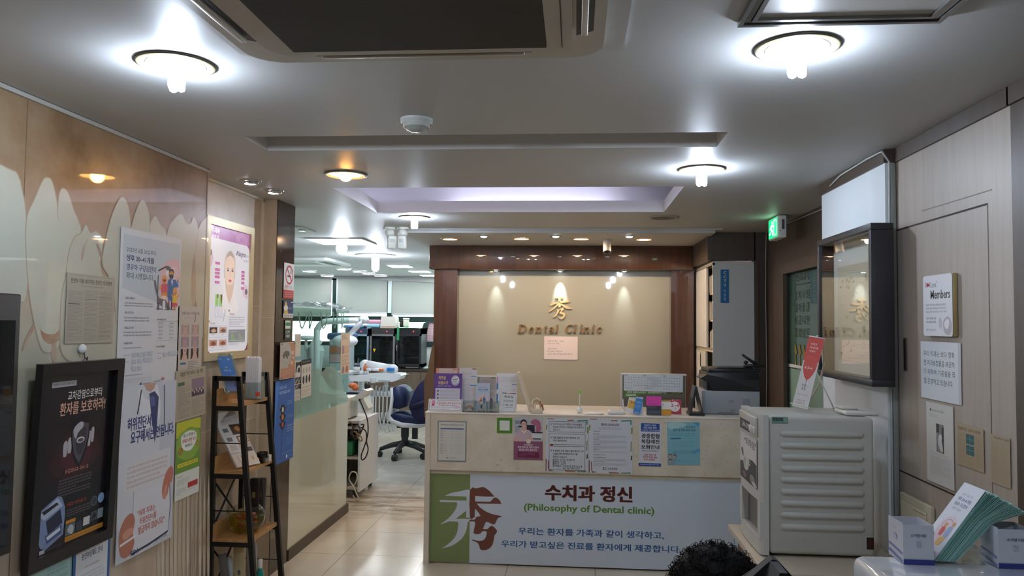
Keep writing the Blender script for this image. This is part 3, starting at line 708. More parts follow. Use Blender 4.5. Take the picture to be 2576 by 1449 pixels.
# ---- smoke detector
p = P(1048, 300, z=CZ)
t = thing('smoke_detector', p, 'round white smoke detector in the middle of the ceiling', 'smoke detector')
M_sm = mat('#cfd3cf', .35)
m = MB(M_sm); m.lathe([(.064, -.0005), (.063, -.014), (.058, -.016), (.057, -.022)], p, None, 32); m.build('base', t)
m = MB(M_sm); m.lathe([(.055, -.018), (.052, -.032), (.047, -.034)], p, None, 32); m.build('body', t)
m = MB(mat('#a7aaa4', .3)); m.lathe([(.046, -.03), (.04, -.042), (.022, -.05), (.002, -.051)], p, None, 28); m.build('sensor_cap', t)
# ---- exit sign
p = P(1960, 530, z=CZ); ex = 1.40
ey0 = P(1980, 560, x=ex+.0).y
a = P(1942, 560, x=ex-.04); z1 = P(1962, 535, x=ex).z; z0 = P(1960, 598, x=ex).z
ey0 = P(1958, 565, x=ex).y; ey1 = ey0+.30
ey0, ey1 = 5.62, 5.88
exx = P(1957, 560, y=ey0).x; wdt = P(1979, 560, y=ey0).x-exx; z1 = P(1962, 541, y=ey0).z; z0 = P(1962, 597, y=ey0).z
t = thing('exit_sign', (exx+wdt/2, (ey0+ey1)/2, CZ), 'green lit running man exit sign hanging from the ceiling', 'exit sign')
m = MB(mat('#d9dcd6', .4)); m.box((exx, ey0, z0), (exx+wdt, ey1, z1), bev=.006); m.build('housing', t)
m = MB(mat('#e0e0dc', .5)); m.box((exx+.01, ey0+.06, z1), (exx+wdt-.01, ey1-.06, CZ-.0005)); m.build('bracket', t)
ge = lambda c: mat(c, .4, emit=2.2 if c != '#0aa85c' else 1.6)
m = sheet_mb((exx-.001, ey1-.012, z1-.012), ey1-ey0-.024, z1-z0-.024, UR, '#0aa85c', [('r', 62, 8, 94, 92, '#d8fff0'), ('p', [(66, 14), (90, 14), (90, 88), (66, 88)], '#0aa85c'),
   ('e', 44, 20, 7, 9, '#e8fff6'), ('k', [(42, 30), (36, 56)], 13, '#e8fff6'), ('k', [(38, 54), (52, 66), (46, 88)], 8, '#e8fff6'), ('k', [(36, 54), (26, 74), (8, 78)], 8, '#e8fff6'),
   ('k', [(42, 32), (58, 42), (66, 36)], 6, '#e8fff6'), ('k', [(40, 32), (24, 38), (18, 52)], 6, '#e8fff6')], mk=ge); m.build('lit_face', t)
m = MB(mat('#4a4d4a', .4)); m.box((exx+wdt*.45, ey0-.002, z0+.06), (exx+wdt*.75, ey0+.001, z1-.03)); m.cyl((exx+wdt*.25, ey0-.002, z0+.05), (exx+wdt*.25, ey0, z0+.05), .004); m.build('side_label', t)
# ---- bullet camera under the soffit
p = P(1527, 603, z=SOFZ)
t = thing('security_camera', (p.x, p.y, SOFZ), 'small white bullet security camera hanging under the soffit', 'security camera')
m = MB(mat('#cfcac4', .4)); m.cyl((p.x, p.y, SOFZ-.012), (p.x, p.y, SOFZ-.0005), .028); m.tube([(p.x, p.y, SOFZ-.01), (p.x, p.y, SOFZ-.035)], .012); m.build('mount', t)
d = Vector((.0, -.42, -.9)).normalized(); c0 = Vector((p.x, p.y, SOFZ-.022)); c = c0+d*.105
m = MB(mat('#d5d0ca', .35)); m.cyl(c0, c, .036, None, 24); m.ball(c0, (.036, .036, .03)); m.build('body', t)
m = MB(mat('#4b4640', .3)); m.cyl(c, c+d*.002, .031, None, 24); m.cyl(c+d*.002, c+d*.006, .013, mat('#15130f', .1)); m.build('lens', t)
# ---- pair of motion sensors
r_ = None
for px, py, l in ((988, 582, 'left one of two white swivel motion sensors under the ceiling'), (1014, 582, 'right one of two white swivel motion sensors under the ceiling')):
    p = P(px, 572, z=CZ); s = .5 if px < 1000 else 0
    t = thing('motion_sensor', (p.x, p.y, CZ), l, 'motion sensor', 'white motion sensors on the ceiling')
    M_s = mat('#dcdcd2', .4)
    m = MB(M_s); m.cyl((p.x-s*.06, p.y, CZ-.02), (p.x-s*.06, p.y, CZ-.0005), .05, None, 20); m.build('base', t)
    m = MB(M_s); m.ball((p.x-s*.05, p.y, CZ-.05), .04); m.tube([(p.x-s*.05, p.y, CZ-.06), (p.x, p.y-.02, CZ-.09)], .018); m.build('swivel_joint', t)
    m = MB(M_s); m.M = Matrix.Translation((p.x, p.y-.03, CZ-.125)) @ Matrix.Rotation(s*.9, 4, 'Z') @ Matrix.Rotation(.25, 4, 'X')
    m.box((-.038, -.025, -.06), (.038, .025, .055), bev=.014); m.build('head', t)
    m = MB(mat('#c4c4ba', .3)); m.M = Matrix.Translation((p.x, p.y-.03, CZ-.125)) @ Matrix.Rotation(s*.9, 4, 'Z') @ Matrix.Rotation(.25, 4, 'X')
    m.box((-.02, -.03, .0), (.02, -.024, .03), bev=.004); m.build('lens', t)
# ================================================================== LEFT WALL: POSTERS, LIGHT BOX, LADDER SHELF
K = '#23252a'; G1 = '#8b8d90'; G2 = '#b9bbbd'; NAVY = '#2c3a6e'
def wl(name, label, cat, p, q, base, art, x=XL+.003, **kw):
    a, w, h = on(None, p, q, x=x)
    return sheet(name, label, cat, a, w, h, UL, base, art, **kw)
# wall television at the very left edge
a = P(55, 740, x=XL+.06); b = P(42, 1385, x=XL+.06)
t = thing('television', (XL, 2.0, b.z), 'black wall television cut by the left picture edge', 'television')
m = MB(mat('#14171a', .5)); m.box((XL+.004, 1.5, b.z), (XL+.06, a.y, a.z), bev=.006); m.build('housing', t)
m = MB(mat('#070808', .08, coat=1)); m.box((XL+.0595, 1.53, b.z+.03), (XL+.0615, a.y-.025, a.z-.09)); m.build('screen', t)
wl('newspaper_clipping', 'yellowed newspaper clipping with three text columns above the framed dark poster', 'newspaper', (168, 685), (282, 860), '#b3aa97',
   [('t', '안면부 미용 레이저도 정당한 치과영역', 7, 7, 93, 14, '#3b352c', .01), ('L', 28, 16, 74, 19, 1, '#5b5347'), ('L', 4, 1.5, 96, 3, 1, '#6a6255', .6),
    ('L', 3, 25, 33, 97, 36, '#7a7163', .5), ('L', 36, 23, 64, 97, 37, '#7a7163', .5), ('L', 67, 23, 96, 96, 36, '#7a7163', .5), ('r', 4, 43, 26, 44, '#4b4439'), ('L', 38, 35, 62, 37, 1, '#4b4439'), ('L', 68, 31, 94, 33, 1, '#4b4439')], tilt=-.5)
# wall hook holding the framed poster
p = P(207, 878, x=XL+.012)
t = thing('wall_hook', (XL, p.y, p.z), 'small white suction hook below the newspaper clipping', 'hook')
m = MB(mat('#e6e6e2', .4)); m.ball((XL+.013, p.y, p.z), (.012, .02, .02)); m.build('suction_cup', t)
m = MB(mat('#3a3632', .4)); m.tube([(XL+.02, p.y, p.z-.012), (XL+.024, p.y, p.z-.035), (XL+.034, p.y, p.z-.042), (XL+.036, p.y, p.z-.03)], .0025); m.tube([(XL+.024, p.y-.012, p.z-.045), (XL+.03, p.y, p.z-.034), (XL+.024, p.y+.012, p.z-.045)], .0015); m.build('hook', t)
# framed dark poster
vt = Vector((.04, 0, 1)).normalized(); fr = (Vector((0, 1, 0)), vt)
A = P(101, 916, x=XL+.058); B = P(283, 1336, x=XL+.03); w = P(306, 899, x=XL+.055).y-A.y; h = A.z-B.z+.02
n = fr[0].cross(vt); base = Vector((XL+.014, A.y, A.z-h))
t = thing('framed_poster', base, 'black framed dark poster with a silver shield and two Korean headlines', 'framed poster')
M_bf = mat('#1c1b1c', .3)
def fpt(s, z, d): return base + fr[0]*s + vt*z + n*d
m = MB(M_bf); fw = .045
for s0, s1, z0, z1 in ((0, w, 0, fw), (0, w, h-fw, h), (0, fw, fw, h-fw), (w-fw, w, fw, h-fw)):
    m.prism([fpt(s0, z0, 0), fpt(s1, z0, 0), fpt(s1, z1, 0), fpt(s0, z1, 0)], n*.028)
m.build('frame', t)
BG = '#17141a'
art = [('p', [(0, 30), (100, 30), (100, 62), (0, 62)], '#211419'), ('s', [(20, 45), (50, 30), (82, 42), (86, 52), (50, 62), (16, 55)], '#38171f'), ('s', [(30, 46), (50, 36), (72, 44), (70, 54), (50, 58), (32, 54)], '#4d1d28'),
  ('r', 9, 4, 43, 7.2, '#a9abad'), ('L', 11, 4.8, 42, 6.5, 1, BG, .8),
  ('t', '교차감염으로부터', 32, 10, 83, 15.5, '#eeeae4', .01), ('t', '환자를 보호하라!', 22, 16.5, 90, 24, '#e9b49c', .02)]
for x0, x1, yy in ((31, 36, 40), (37, 42, 38.5), (66, 70, 37), (71, 75, 35)): art.append(('s', [(x0, yy), (x1, yy-.6), (x1, yy+7), ((x0+x1)/2, yy+8), (x0, yy+7)], '#b8b5bb'))
art += [('p', [(40, 33), (44, 30.5), (52, 27.6), (58, 28.6), (68, 30), (68, 38), (66, 45), (61, 52), (55, 57), (48, 52), (43, 45), (41, 39)], '#121014'), ('p', [(42, 33.6), (52, 29), (66, 31), (66, 38), (63, 45), (55, 54), (47, 48), (43, 40)], '#55525a'),
  ('s', [(44, 32.5), (53, 29.3), (58, 31), (52, 38), (46, 38)], '#bab8bf'), ('s', [(50, 36), (62, 33), (62, 44), (55, 49), (49, 44)], '#3d3a41'), ('e', 55, 40, 6, 1.8, '#d7d5d8'), ('e', 55, 40.2, 4.4, 1.1, '#55525a'),
  ('L', 36, 55.5, 70, 58.5, 1, '#c98f79', .8), ('L', 28, 60.5, 76, 71, 6, '#8f898c', .5),
  ('p', [(3, 78), (6, 75), (28, 69.6), (34, 71), (39, 77), (40, 82), (39, 93), (16, 98), (9, 96), (4, 90)], '#7f94bd'), ('p', [(4, 77.6), (28, 70.6), (36, 76), (12, 81)], '#b9c6dd'), ('p', [(8, 76), (27, 73), (30, 74.5), (11, 78)], '#22242c'), ('p', [(14, 82), (33, 77.6), (37, 86), (18, 90)], '#232b45'), ('p', [(14, 90), (36, 87), (37, 92), (17, 95)], '#4a5b86'), ('p', [(16, 91), (34, 88), (35, 90), (18, 93)], '#dbe4f2'),
  ('L', 42, 75.5, 72, 78, 1, '#c0483a', .8), ('L', 42, 79.5, 80, 84, 3, '#8f898c', .5), ('e', 83, 80, 5, 3, '#39424c'), ('R', 83, 80, 5, 3, .85, '#6d7b88'), ('e', 94, 79.5, 5, 3.1, '#8eb3d8'),
  ('r', 42, 86, 56, 88, '#d18d2c'), ('r', 42, 88.4, 56, 95, '#5f6a74'), ('s', [(45, 92), (49, 89), (54, 91), (52, 95)], '#b9c1c6'), ('r', 57, 89, 67, 95, '#2e3a48'), ('r', 68, 88, 78, 93, '#d6d8d8'), ('r', 79, 86.5, 89, 92, '#4d5a66'), ('r', 90, 86, 99, 92, '#8d98a0'), ('s', [(81, 91), (84, 87), (88, 90)], '#1f252b'),
  ('r', 42, 95.4, 100, 98.4, '#cf8b2d'), ('L', 44, 96.2, 98, 97.8, 1, '#5d3c0c'), ('r', 8, 97.4, 15, 99.6, '#c9d0da'), ('L', 16, 97.6, 39, 99.6, 2, '#7f8ea6')]
sheet_mb(fpt(fw, h-fw, .006), w-2*fw, h-2*fw, fr, BG, art, off=0, mk=lambda c: mat(c, .3, coat=.2)).build('print', t)
# infant oral check-up poster
wl('wall_poster', 'tall white poster of a cartoon dentist and children round a dental chair', 'poster', (303.5, 570), (444, 962), '#d9dbde',
   [('p', [(4, 4), (98, 4), (98, 24), (58, 45), (4, 37)], '#c3cdd3'), ('s', [(64, 26), (72, 18), (88, 15), (98, 18), (98, 44), (84, 48), (66, 44)], '#e5bcc0'), ('s', [(68, 28), (80, 21), (96, 22), (96, 40), (80, 44)], '#e9cdd0'),
    ('t', '2022년 6월 30일부터', 9, 11.5, 55, 14.6, '#3d5a58', .004), ('t', '생후 30~41개월', 9, 16.2, 52, 20.2, '#2b3566', .03), ('t', '영유아 구강검진이', 9.5, 21.8, 56, 25.8, '#3a4676', .015), ('t', '확대 시행됩니다.', 9.5, 27.2, 53, 31.2, '#3d5a58', .004),
    ('k', [(60, 27), (60, 46)], 1.4, '#3f4148'), ('k', [(60, 24), (74, 20.5), (78, 20.5)], 1.2, '#3f4148'), ('p', [(72, 20), (82, 20.5), (80, 23), (74, 23)], '#5e6068'), ('p', [(74, 23), (80, 23), (74, 28)], '#f3f0ee'),
    ('r', 79, 42, 81, 49, '#2f3b54'), ('r', 84, 42, 86, 49, '#2f3b54'), ('s', [(77, 30), (85, 29), (93, 30), (91, 42), (78, 42)], '#3f6aa8'), ('p', [(83, 29.5), (86, 29.5), (85, 34)], '#eef0f2'), ('k', [(91, 31), (96, 33), (95, 29)], 3, '#3f6aa8'), ('e', 95, 28, 1.6, .9, '#e2a35a'),
    ('e', 83, 25, 4.3, 2.9, '#d79a52'), ('s', [(78.6, 25), (79, 22.4), (83, 21.6), (87, 22.6), (87.5, 25), (85, 23.4), (81, 23.4)], '#4a3b36'), ('s', [(79.4, 25.7), (86.6, 25.7), (86, 28), (83, 28.6), (80, 28)], '#3c4350'),
    ('s', [(66, 33), (76, 32.4), (77, 38), (67, 39)], '#d95b6c'), ('s', [(67, 39), (76, 38), (76, 42), (68, 42)], '#e58b3c'), ('e', 71, 29.4, 4.4, 2.9, '#e6a45b'), ('s', [(68, 29.4), (74, 29.4), (71, 31.4)], '#b23c38'), ('k', [(66, 34), (62, 36)], 2, '#e6a45b'),
    ('s', [(53.5, 30.5), (56, 31), (59, 37), (63, 42), (74, 43.5), (82, 48), (79, 49), (64, 46.5), (58, 40), (54, 34)], '#6d6468'), ('k', [(62, 45), (61, 50)], 3, '#55505a'), ('r', 58, 49, 92, 49.6, '#55505a'), ('e', 71, 41.5, 5, 1.3, '#f0dcc8'), ('k', [(78, 47), (79, 50)], 2.4, '#3f4148'),
    ('s', [(87, 40), (94, 40), (94, 45), (87, 45)], '#e6c23c'), ('s', [(86, 45), (95, 45), (94, 47.5), (87, 47.5)], '#d95b6c'), ('e', 90.5, 37, 4.3, 3, '#e6a45b'), ('k', [(87, 41), (84, 39)], 1.6, '#e6a45b'), ('k', [(94, 41), (97.6, 39)], 1.6, '#e6a45b'), ('k', [(89, 47), (89, 50)], 1.5, '#e6a45b'), ('k', [(92, 47), (92, 50)], 1.5, '#e6a45b'), ('k', [(88.6, 37.6), (90.5, 38.6), (92.4, 37.6)], .5, '#7a3b22'),
    ('s', [(69, 44), (73, 44.2), (73, 49), (69, 49)], '#dfe7ec'),
    ('L', 9, 42.5, 24, 44, 1, '#4c4f56', .9), ('L', 8, 45.5, 53, 48.8, 2, '#6f7278'), ('L', 9, 51.5, 24, 53, 1, '#4c4f56', .9), ('L', 8, 54.5, 48, 58.3, 2, '#6f7278'), ('L', 9, 61, 23, 62.5, 1, '#4c4f56', .9), ('L', 8, 63.6, 52, 67.4, 2, '#6f7278'), ('L', 9, 70.6, 22, 72, 1, '#4c4f56', .9), ('L', 8, 73.4, 36, 75, 1, '#6f7278'),
    ('L', 60, 55.6, 76, 57, 1, '#4c4f56', .9), ('r', 60, 57.6, 98, 57.75, G1), ('r', 60, 60.2, 98, 60.3, G2), ('r', 60, 70.4, 98, 70.5, G1)] +
   [('L', xx, 58.3+i*2.45, xx+8, 59.6+i*2.45, 1, G1, .8) for i in range(5) for xx in (63, 82)] +
   [('L', 60, 73.6, 76, 75, 1, '#4c4f56', .9)] + [('r', xx, yy, xx+w_, yy+2.6, '#c3c9d4') for xx, yy, w_ in ((22, 77.4, 7), (31, 77.4, 7), (40, 77.2, 6), (48, 77, 6), (22, 81.6, 6), (31, 81.6, 6), (40, 81, 14), (22, 86, 6), (31, 86, 6), (73, 78.6, 8), (83, 78, 15))] +
   [('L', 9, 78, 19, 79.2, 1, G1), ('L', 10, 82, 18, 83.4, 1, G1), ('L', 62, 78, 70, 79.4, 1, G1), ('L', 62, 81.4, 70, 83, 1, G1), ('L', 8, 90.5, 40, 92, 1, '#6f7278'), ('L', 8, 93, 54, 96, 2, G2),
    ('e', 38, 97.6, 2.8, 1.1, '#1f2f5c'), ('e', 38.8, 97.3, 1.6, .7, '#d9dbde'), ('L', 42, 97, 53, 98.2, 1, '#555', .8) if 0 else ('L', 42, 97, 53, 98.2, 1, '#555555', .8), ('L', 57, 96.4, 70, 97.6, 1, '#777777', .8), ('R', 73, 96, 2.2, .9, .5, '#b8313f')], tilt=0)
wl('wall_poster', 'poster of six neck photographs headed in purple Korean lettering', 'poster', (447, 770), (503, 930), '#c6beb2',
   [('t', '보툴리늄 사각턱 치료', 15, 8, 88, 13, '#5d4f88', .005), ('L', 25, 16, 75, 18.5, 2, G1), ('k', [(70, 10), (72, 20), (66, 24)], 2, '#6b4a86')] +
   [q for i in range(3) for j in range(2) for q in (('r', 14+j*42, 28+i*18.5, 46+j*42, 44+i*18.5, ['#a89a98', '#9c90a0', '#2a2328'][i]), ('s', [(20+j*42, 44+i*18.5), (24+j*42, 36+i*18.5), (23+j*42, 28.3+i*18.5), (38+j*42, 28.3+i*18.5), (37+j*42, 36+i*18.5), (41+j*42, 44+i*18.5)], ['#caa89a', '#b99a9c', '#d2ab9d'][i]), ('e', 30.5+j*42, 31+i*18.5, 3.6, .8, '#a85a58'))] +
   [('r', 14, 86, 36, 89, '#3f6c96'), ('L', 44, 84, 88, 97, 5, '#5a534c')])
wl('newspaper_clipping', 'creased newspaper cutting with a purple group photograph, above the green poster', 'newspaper', (441, 934), (512, 1046), '#b3a994', x=XL+.0085, art=
   [('t', "대법원 '치의 보톡스 시술 적법'", 14, 4, 92, 13, '#2e2a25', .012), ('L', 20, 15, 80, 18, 1, '#7a7163'), ('r', 52, 22, 96, 58, '#8b7a86'), ('r', 52, 44, 96, 57, '#4d4450')] +
   [('e', 56+i*6, 45+(i % 2)*4, 2.2, 3, '#c9b3a8') for i in range(7)] + [('r', 6, 24, 28, 31, '#4b6a55'), ('L', 6, 34, 47, 96, 18, '#80776a', .5), ('L', 52, 62, 95, 96, 10, '#80776a', .5)], tilt=2)
wl('wall_poster', 'green and white face mask notice hanging left of the ladder shelf', 'poster', (443, 1064), (498, 1236), '#dfe3da',
   [('r', 0, 0, 100, 66, '#6f9a3a'), ('s', [(0, 0), (60, 0), (100, 0), (100, 14), (50, 10), (0, 20)], '#c2c43a'), ('s', [(6, 20), (40, 12), (92, 16), (96, 40), (60, 52), (10, 44)], '#8db04a'), ('s', [(20, 20), (50, 14), (80, 18), (82, 30), (60, 40), (28, 36)], '#e6ebe4'),
    ('t', '마스크 미착용 시', 28, 17, 76, 22, '#2e3a22', .02), ('t', '과태료 10만원 부과', 24, 23.5, 80, 29, '#b3352c', .025), ('t', '예방합시다', 36, 31, 66, 35, '#2e3a22', .02), ('R', 18, 38, 9, 4.6, .7, '#b05a2a'), ('k', [(12, 41), (24, 35)], 2.5, '#b05a2a'), ('R', 88, 34, 7, 3.6, .7, '#b05a2a'),
    ('r', 8, 54, 92, 59, '#d9cf3c'), ('L', 12, 55.2, 88, 57.8, 1, '#4d5a22', .9), ('L', 8, 70, 28, 72, 1, K), ('L', 8, 74, 60, 82, 4, G1), ('r', 52, 82, 94, 89, '#b33a36'), ('L', 8, 86, 46, 94, 4, G1), ('L', 54, 90, 90, 92, 1, G1)])
wl('wall_poster', 'teal health insurance notice under the framed poster, left one', 'poster', (74, 1393), (172, 1600), '#7fb9b4',
   [('p', [(4, 12), (96, 8), (96, 100), (4, 100)], '#a9d0cd'), ('t', '건강보험', 18, 12, 42, 17, '#3d6f86', .02), ('t', '의료급여 안내', 48, 10, 88, 15, '#7a9aa8', .01), ('L', 40, 22, 90, 30, 2, '#5c8f96'), ('L', 10, 33, 92, 60, 7, '#6a9a9e')])
wl('wall_poster', 'white notice with a blue border under the framed poster, right one', 'poster', (184, 1352), (268, 1580), '#2e62a8',
   [('r', 7, 6, 93, 100, '#dde3ea'), ('t', '치과의원 노인외래진료비', 14, 10, 90, 16, '#33415f', .02), ('t', '본인부담제도 안내', 22, 18, 78, 24, '#33415f', .02), ('L', 32, 30, 72, 33, 1, '#c0504a'), ('L', 16, 36, 84, 46, 3, '#9fa8b6'), ('L', 16, 50, 60, 54, 1, '#c0504a'), ('r', 70, 52, 90, 62, '#2e62a8'), ('r', 30, 60, 64, 70, '#4a8fd0')])
wl('wall_poster', 'long poster of a white-coated doctor holding a clipboard, beside the framed poster', 'poster', (303, 975), (430, 1350), '#ccd2dc', x=XL+.0095, art=
   [('p', [(0, 0), (100, 0), (100, 100), (0, 100)], '#c6cdd8'), ('s', [(0, 6), (30, 0), (62, 4), (70, 40), (64, 100), (20, 100), (0, 70)], '#d6dbe4'), ('s', [(30, 2), (46, 10), (62, 1), (70, 20), (52, 30), (34, 18)], '#e4e7ee'),
    ('p', [(38, 0), (60, 0), (57, 3.4), (50, 5), (43, 3.6)], '#c9a08e'), ('p', [(48, 6), (58, 5), (66, 9), (64, 30), (61, 37), (54, 22)], '#39466e'), ('p', [(50, 8), (58, 8), (60, 14), (52, 14)], '#59659a'), ('k', [(34, 3), (30, 14), (28, 17)], 2, '#3b3f4c'), ('k', [(76, 2), (78, 20), (78, 30)], 1.6, '#4a4f5c'),
    ('t', '허위진단서를', 12, 18.5, 62, 26, '#2f3d74', .035), ('t', '요구해서는 안됩니다.', 18, 26.5, 98, 34, '#2f3d74', .035),
    ('p', [(10, 44), (92, 42), (92, 62), (10, 64)], '#dbdde0'), ('L', 14, 46, 88, 60, 5, '#c08a84', .45), ('p', [(24, 64), (94, 62), (94, 97), (24, 97)], '#dcdfe6'), ('k', [(92, 62), (95, 80), (92, 95), (60, 97), (26, 98)], 1.3, '#2b3350'), ('k', [(26, 62), (26, 98)], .8, '#7f8aa0'),
    ('s', [(78, 66), (84, 58), (94, 54.5), (99, 58), (97, 64), (92, 66), (88, 72), (80, 73)], '#c2796a'), ('s', [(80, 72), (83, 66), (88, 66), (85, 74)], '#d39484'), ('s', [(4, 84), (12, 76), (24, 74), (30, 79), (27, 86), (30, 92), (22, 98), (8, 96)], '#b97a66'), ('s', [(10, 84), (22, 82), (28, 85), (14, 88)], '#d39c88'), ('k', [(6, 90), (34, 88)], 1.4, '#e8e8ea'),
    ('t', '"저희 치과는', 34, 74, 66, 78, '#c25a54', .02), ('t', '허위진단서를', 38, 79, 68, 83, '#c25a54', .02), ('t', '발급하지 않습니다."', 36, 84, 84, 88.5, '#c25a54', .02), ('t', 'KDA', 24, 96, 38, 99, '#2c3a6e', .03), ('L', 40, 96.4, 62, 98.6, 1, '#4a5068', .8), ('L', 68, 95.4, 90, 97.6, 1, '#4a5068', .8)])
# ---- advertising light box in the recess
xf = -2.035
A = P(523, 541, x=xf); B = P(641, 574, x=xf); C_ = P(622, 894, x=xf)
y0, y1, z1, z0 = A.y, B.y, (A.z+B.z)/2, C_.z-.012
t = thing('light_box', (xf-.03, (y0+y1)/2, z0), 'lit advertising box with a white-hooded woman in a pale gold frame', 'light box')
M_fr = mat('#cdbd94', .35, metal=.25)
m = MB(M_fr); f_ = .045
for q in ((y0, y1, z0, z0+f_), (y0, y1, z1-f_, z1), (y0, y0+f_, z0+f_, z1-f_), (y1-f_, y1, z0+f_, z1-f_)): m.box((-2.069, q[0], q[2]), (xf, q[1], q[3]))
m.build('frame', t)
art = [('r', 0, 0, 100, 12, '#b060ac'), ('s', [(50, 0), (100, 0), (100, 14), (76, 10), (60, 4)], '#bf78bb'), ('R', 78, 7, 14, 5, .85, '#cf96cc'), ('R', 78, 7, 9, 3.2, .8, '#cf96cc'), ('p', [(88, 10.5), (95, 12), (99, 14.5), (100, 17), (100, 10)], '#b060ac'), ('p', [(0, 94), (0, 100), (9, 100), (3, 97.6)], '#8d2f6a'), ('p', [(100, 93), (100, 100), (91, 100), (97, 97)], '#8d2f6a'),
  ('t', '수치과', 5, 2, 23, 6.4, '#fbf4fa', .03), ('t', '필러시술 전문', 5, 7.6, 22, 10, '#fbf4fa', .02), ('p', [(0, 12), (3, 10.4), (8, 10), (92, 10.6), (98, 13), (100, 20), (100, 92), (96, 98), (90, 100), (10, 100), (4, 98), (0, 93)], '#e9ecf6'),
  ('s', [(0, 18), (8, 22), (10, 28), (4, 34), (0, 34)], '#dfc9e0'), ('e', 3.5, 22, 3.2, 2.6, '#6b6276'), ('s', [(88, 44), (96, 46), (99, 54), (92, 56), (84, 52)], '#e3cfe4'), ('e', 93, 50, 3.2, 2.6, '#6b6276'),
  ('s', [(28, 64), (34, 56), (40, 50), (62, 50), (66, 56), (74, 64), (60, 70), (42, 70)], '#f3f1f6'), ('s', [(36, 34), (39, 22), (50, 17.5), (61, 22), (63, 32), (62, 44), (57, 56), (44, 60), (38, 48)], '#cfc9c4'), ('s', [(38, 34), (40, 25), (50, 22), (60, 26), (61, 36), (59, 43), (50, 48), (41, 44)], '#f2dccf'), ('s', [(44, 47), (56, 46), (56, 54), (50, 61), (45, 56)], '#e3c8b6'), ('s', [(37, 40), (42, 52), (50, 62), (44, 64), (36, 52)], '#f6f4f8'), ('s', [(62, 40), (58, 52), (51, 62), (58, 63), (65, 50)], '#f0eef4'), ('s', [(41, 24), (50, 18), (59, 23), (50, 21.4)], '#b3a999'), ('e', 45, 34, 2.4, .8, '#545a78'), ('e', 56, 34, 2.4, .8, '#545a78'), ('k', [(42.5, 32.4), (47.4, 32.2)], .6, '#8a6f58'), ('k', [(53.8, 32.2), (58.6, 32.4)], .6, '#8a6f58'), ('k', [(50.4, 34), (49.6, 38.6), (51.4, 39)], .6, '#d9a58c'), ('s', [(46.6, 42), (50.4, 41.2), (54.6, 42), (50.6, 43.6)], '#d1607e'),
  ('t', 'Alayna', 64, 16.5, 89, 22, '#5d5086', .02), ('t', 'filler', 91, 18.6, 98, 20.4, '#b99a8a', .0), ('L', 84, 23, 96, 24.8, 1, '#7f96b8', .9)]
for i, yy in enumerate((28.5, 33.6, 36.5, 39.4, 43.6)): art += [('r', 15, yy, 25.5, yy+2, '#c24fa6'), ('L', 17, yy+.6, 24, yy+1.5, 1, '#f4dcee', .9)]
for i, yy in enumerate((32.6, 35.6, 38.4, 41.8, 46.4)): art += [('r', 79, yy, 87, yy+2, '#c24fa6'), ('L', 80.5, yy+.6, 86, yy+1.5, 1, '#f4dcee', .9)]
art += [('r', 17, 54, 24, 63, '#9bd07e'), ('p', [(21, 54), (24, 54), (24, 57), (22, 57)], '#6b4a1e'), ('r', 26, 54, 33, 63, '#9bd07e'), ('p', [(29, 54), (33, 54), (32, 62), (29, 58)], '#6b4a1e'), ('o', 17, 63.4, 24, 72, .6, '#c3c8d6'), ('o', 26, 63.4, 33, 72, .6, '#c3c8d6'), ('k', [(36, 75), (41, 66)], 1.4, '#b8bdcc'), ('e', 50, 66.6, 2, 1, '#9aa59a'), ('t', 'The skin', 52, 68.4, 63, 70, '#9d5a6a', .01), ('L', 51, 71, 91, 80.5, 5, '#8a93a8', .55),
  ('e', 4, 75.5, 2, 1, '#9aa59a'), ('L', 7, 76.4, 19, 77.6, 1, '#a05a6a', .8), ('o', 4, 78.8, 47, 88, .5, '#c9cedb'), ('o', 4, 89.2, 47, 98, .5, '#c9cedb')]
for xx, yy, c1, c2 in ((6, 80, '#3a2c2a', '#d2a893'), (28, 80, '#cba69a', '#7a5a50'), (6, 90, '#c48a74', '#7a4a3a'), (28, 90, '#cf9a86', '#8a5646')):
    art += [('r', xx, yy, xx+17, yy+4.6, c1), ('s', [(xx+3, yy+3), (xx+9, yy+1), (xx+15, yy+3), (xx+9, yy+4.2)], c2), ('L', xx+6, yy+5.4, xx+11, yy+6.2, 1, '#7d8494', .9)]
art += [('r', 50, 82, 92, 92.4, '#8d919c'), ('r', 51, 91, 91, 91.4, '#c8ccd4')] + [('r', 57+i*3.4, 91-hh, 58.6+i*3.4, 91, '#8fd067') for i, hh in enumerate((6.4, 5.6, 1.6, 1.2))] + [('r', 76+i*3.4, 91-hh, 77.6+i*3.4, 91, '#a9b98f') for i, hh in enumerate((6.4, 4.6, 3.6, 3))] + [('L', 52, 83, 70, 84.4, 1, '#d9dce2', .8), ('L', 50, 93.4, 74, 94.6, 1, '#8a93a8', .8)]
sheet_mb((-2.047, y0+f_-.002, z1-f_+.002), y1-y0-2*f_+.004, z1-z0-2*f_+.004, UL, '#e9ecf6', art, off=0, mk=lambda c: mat(c, .3, emit=.12, coat=.3)).build('lit_print', t)
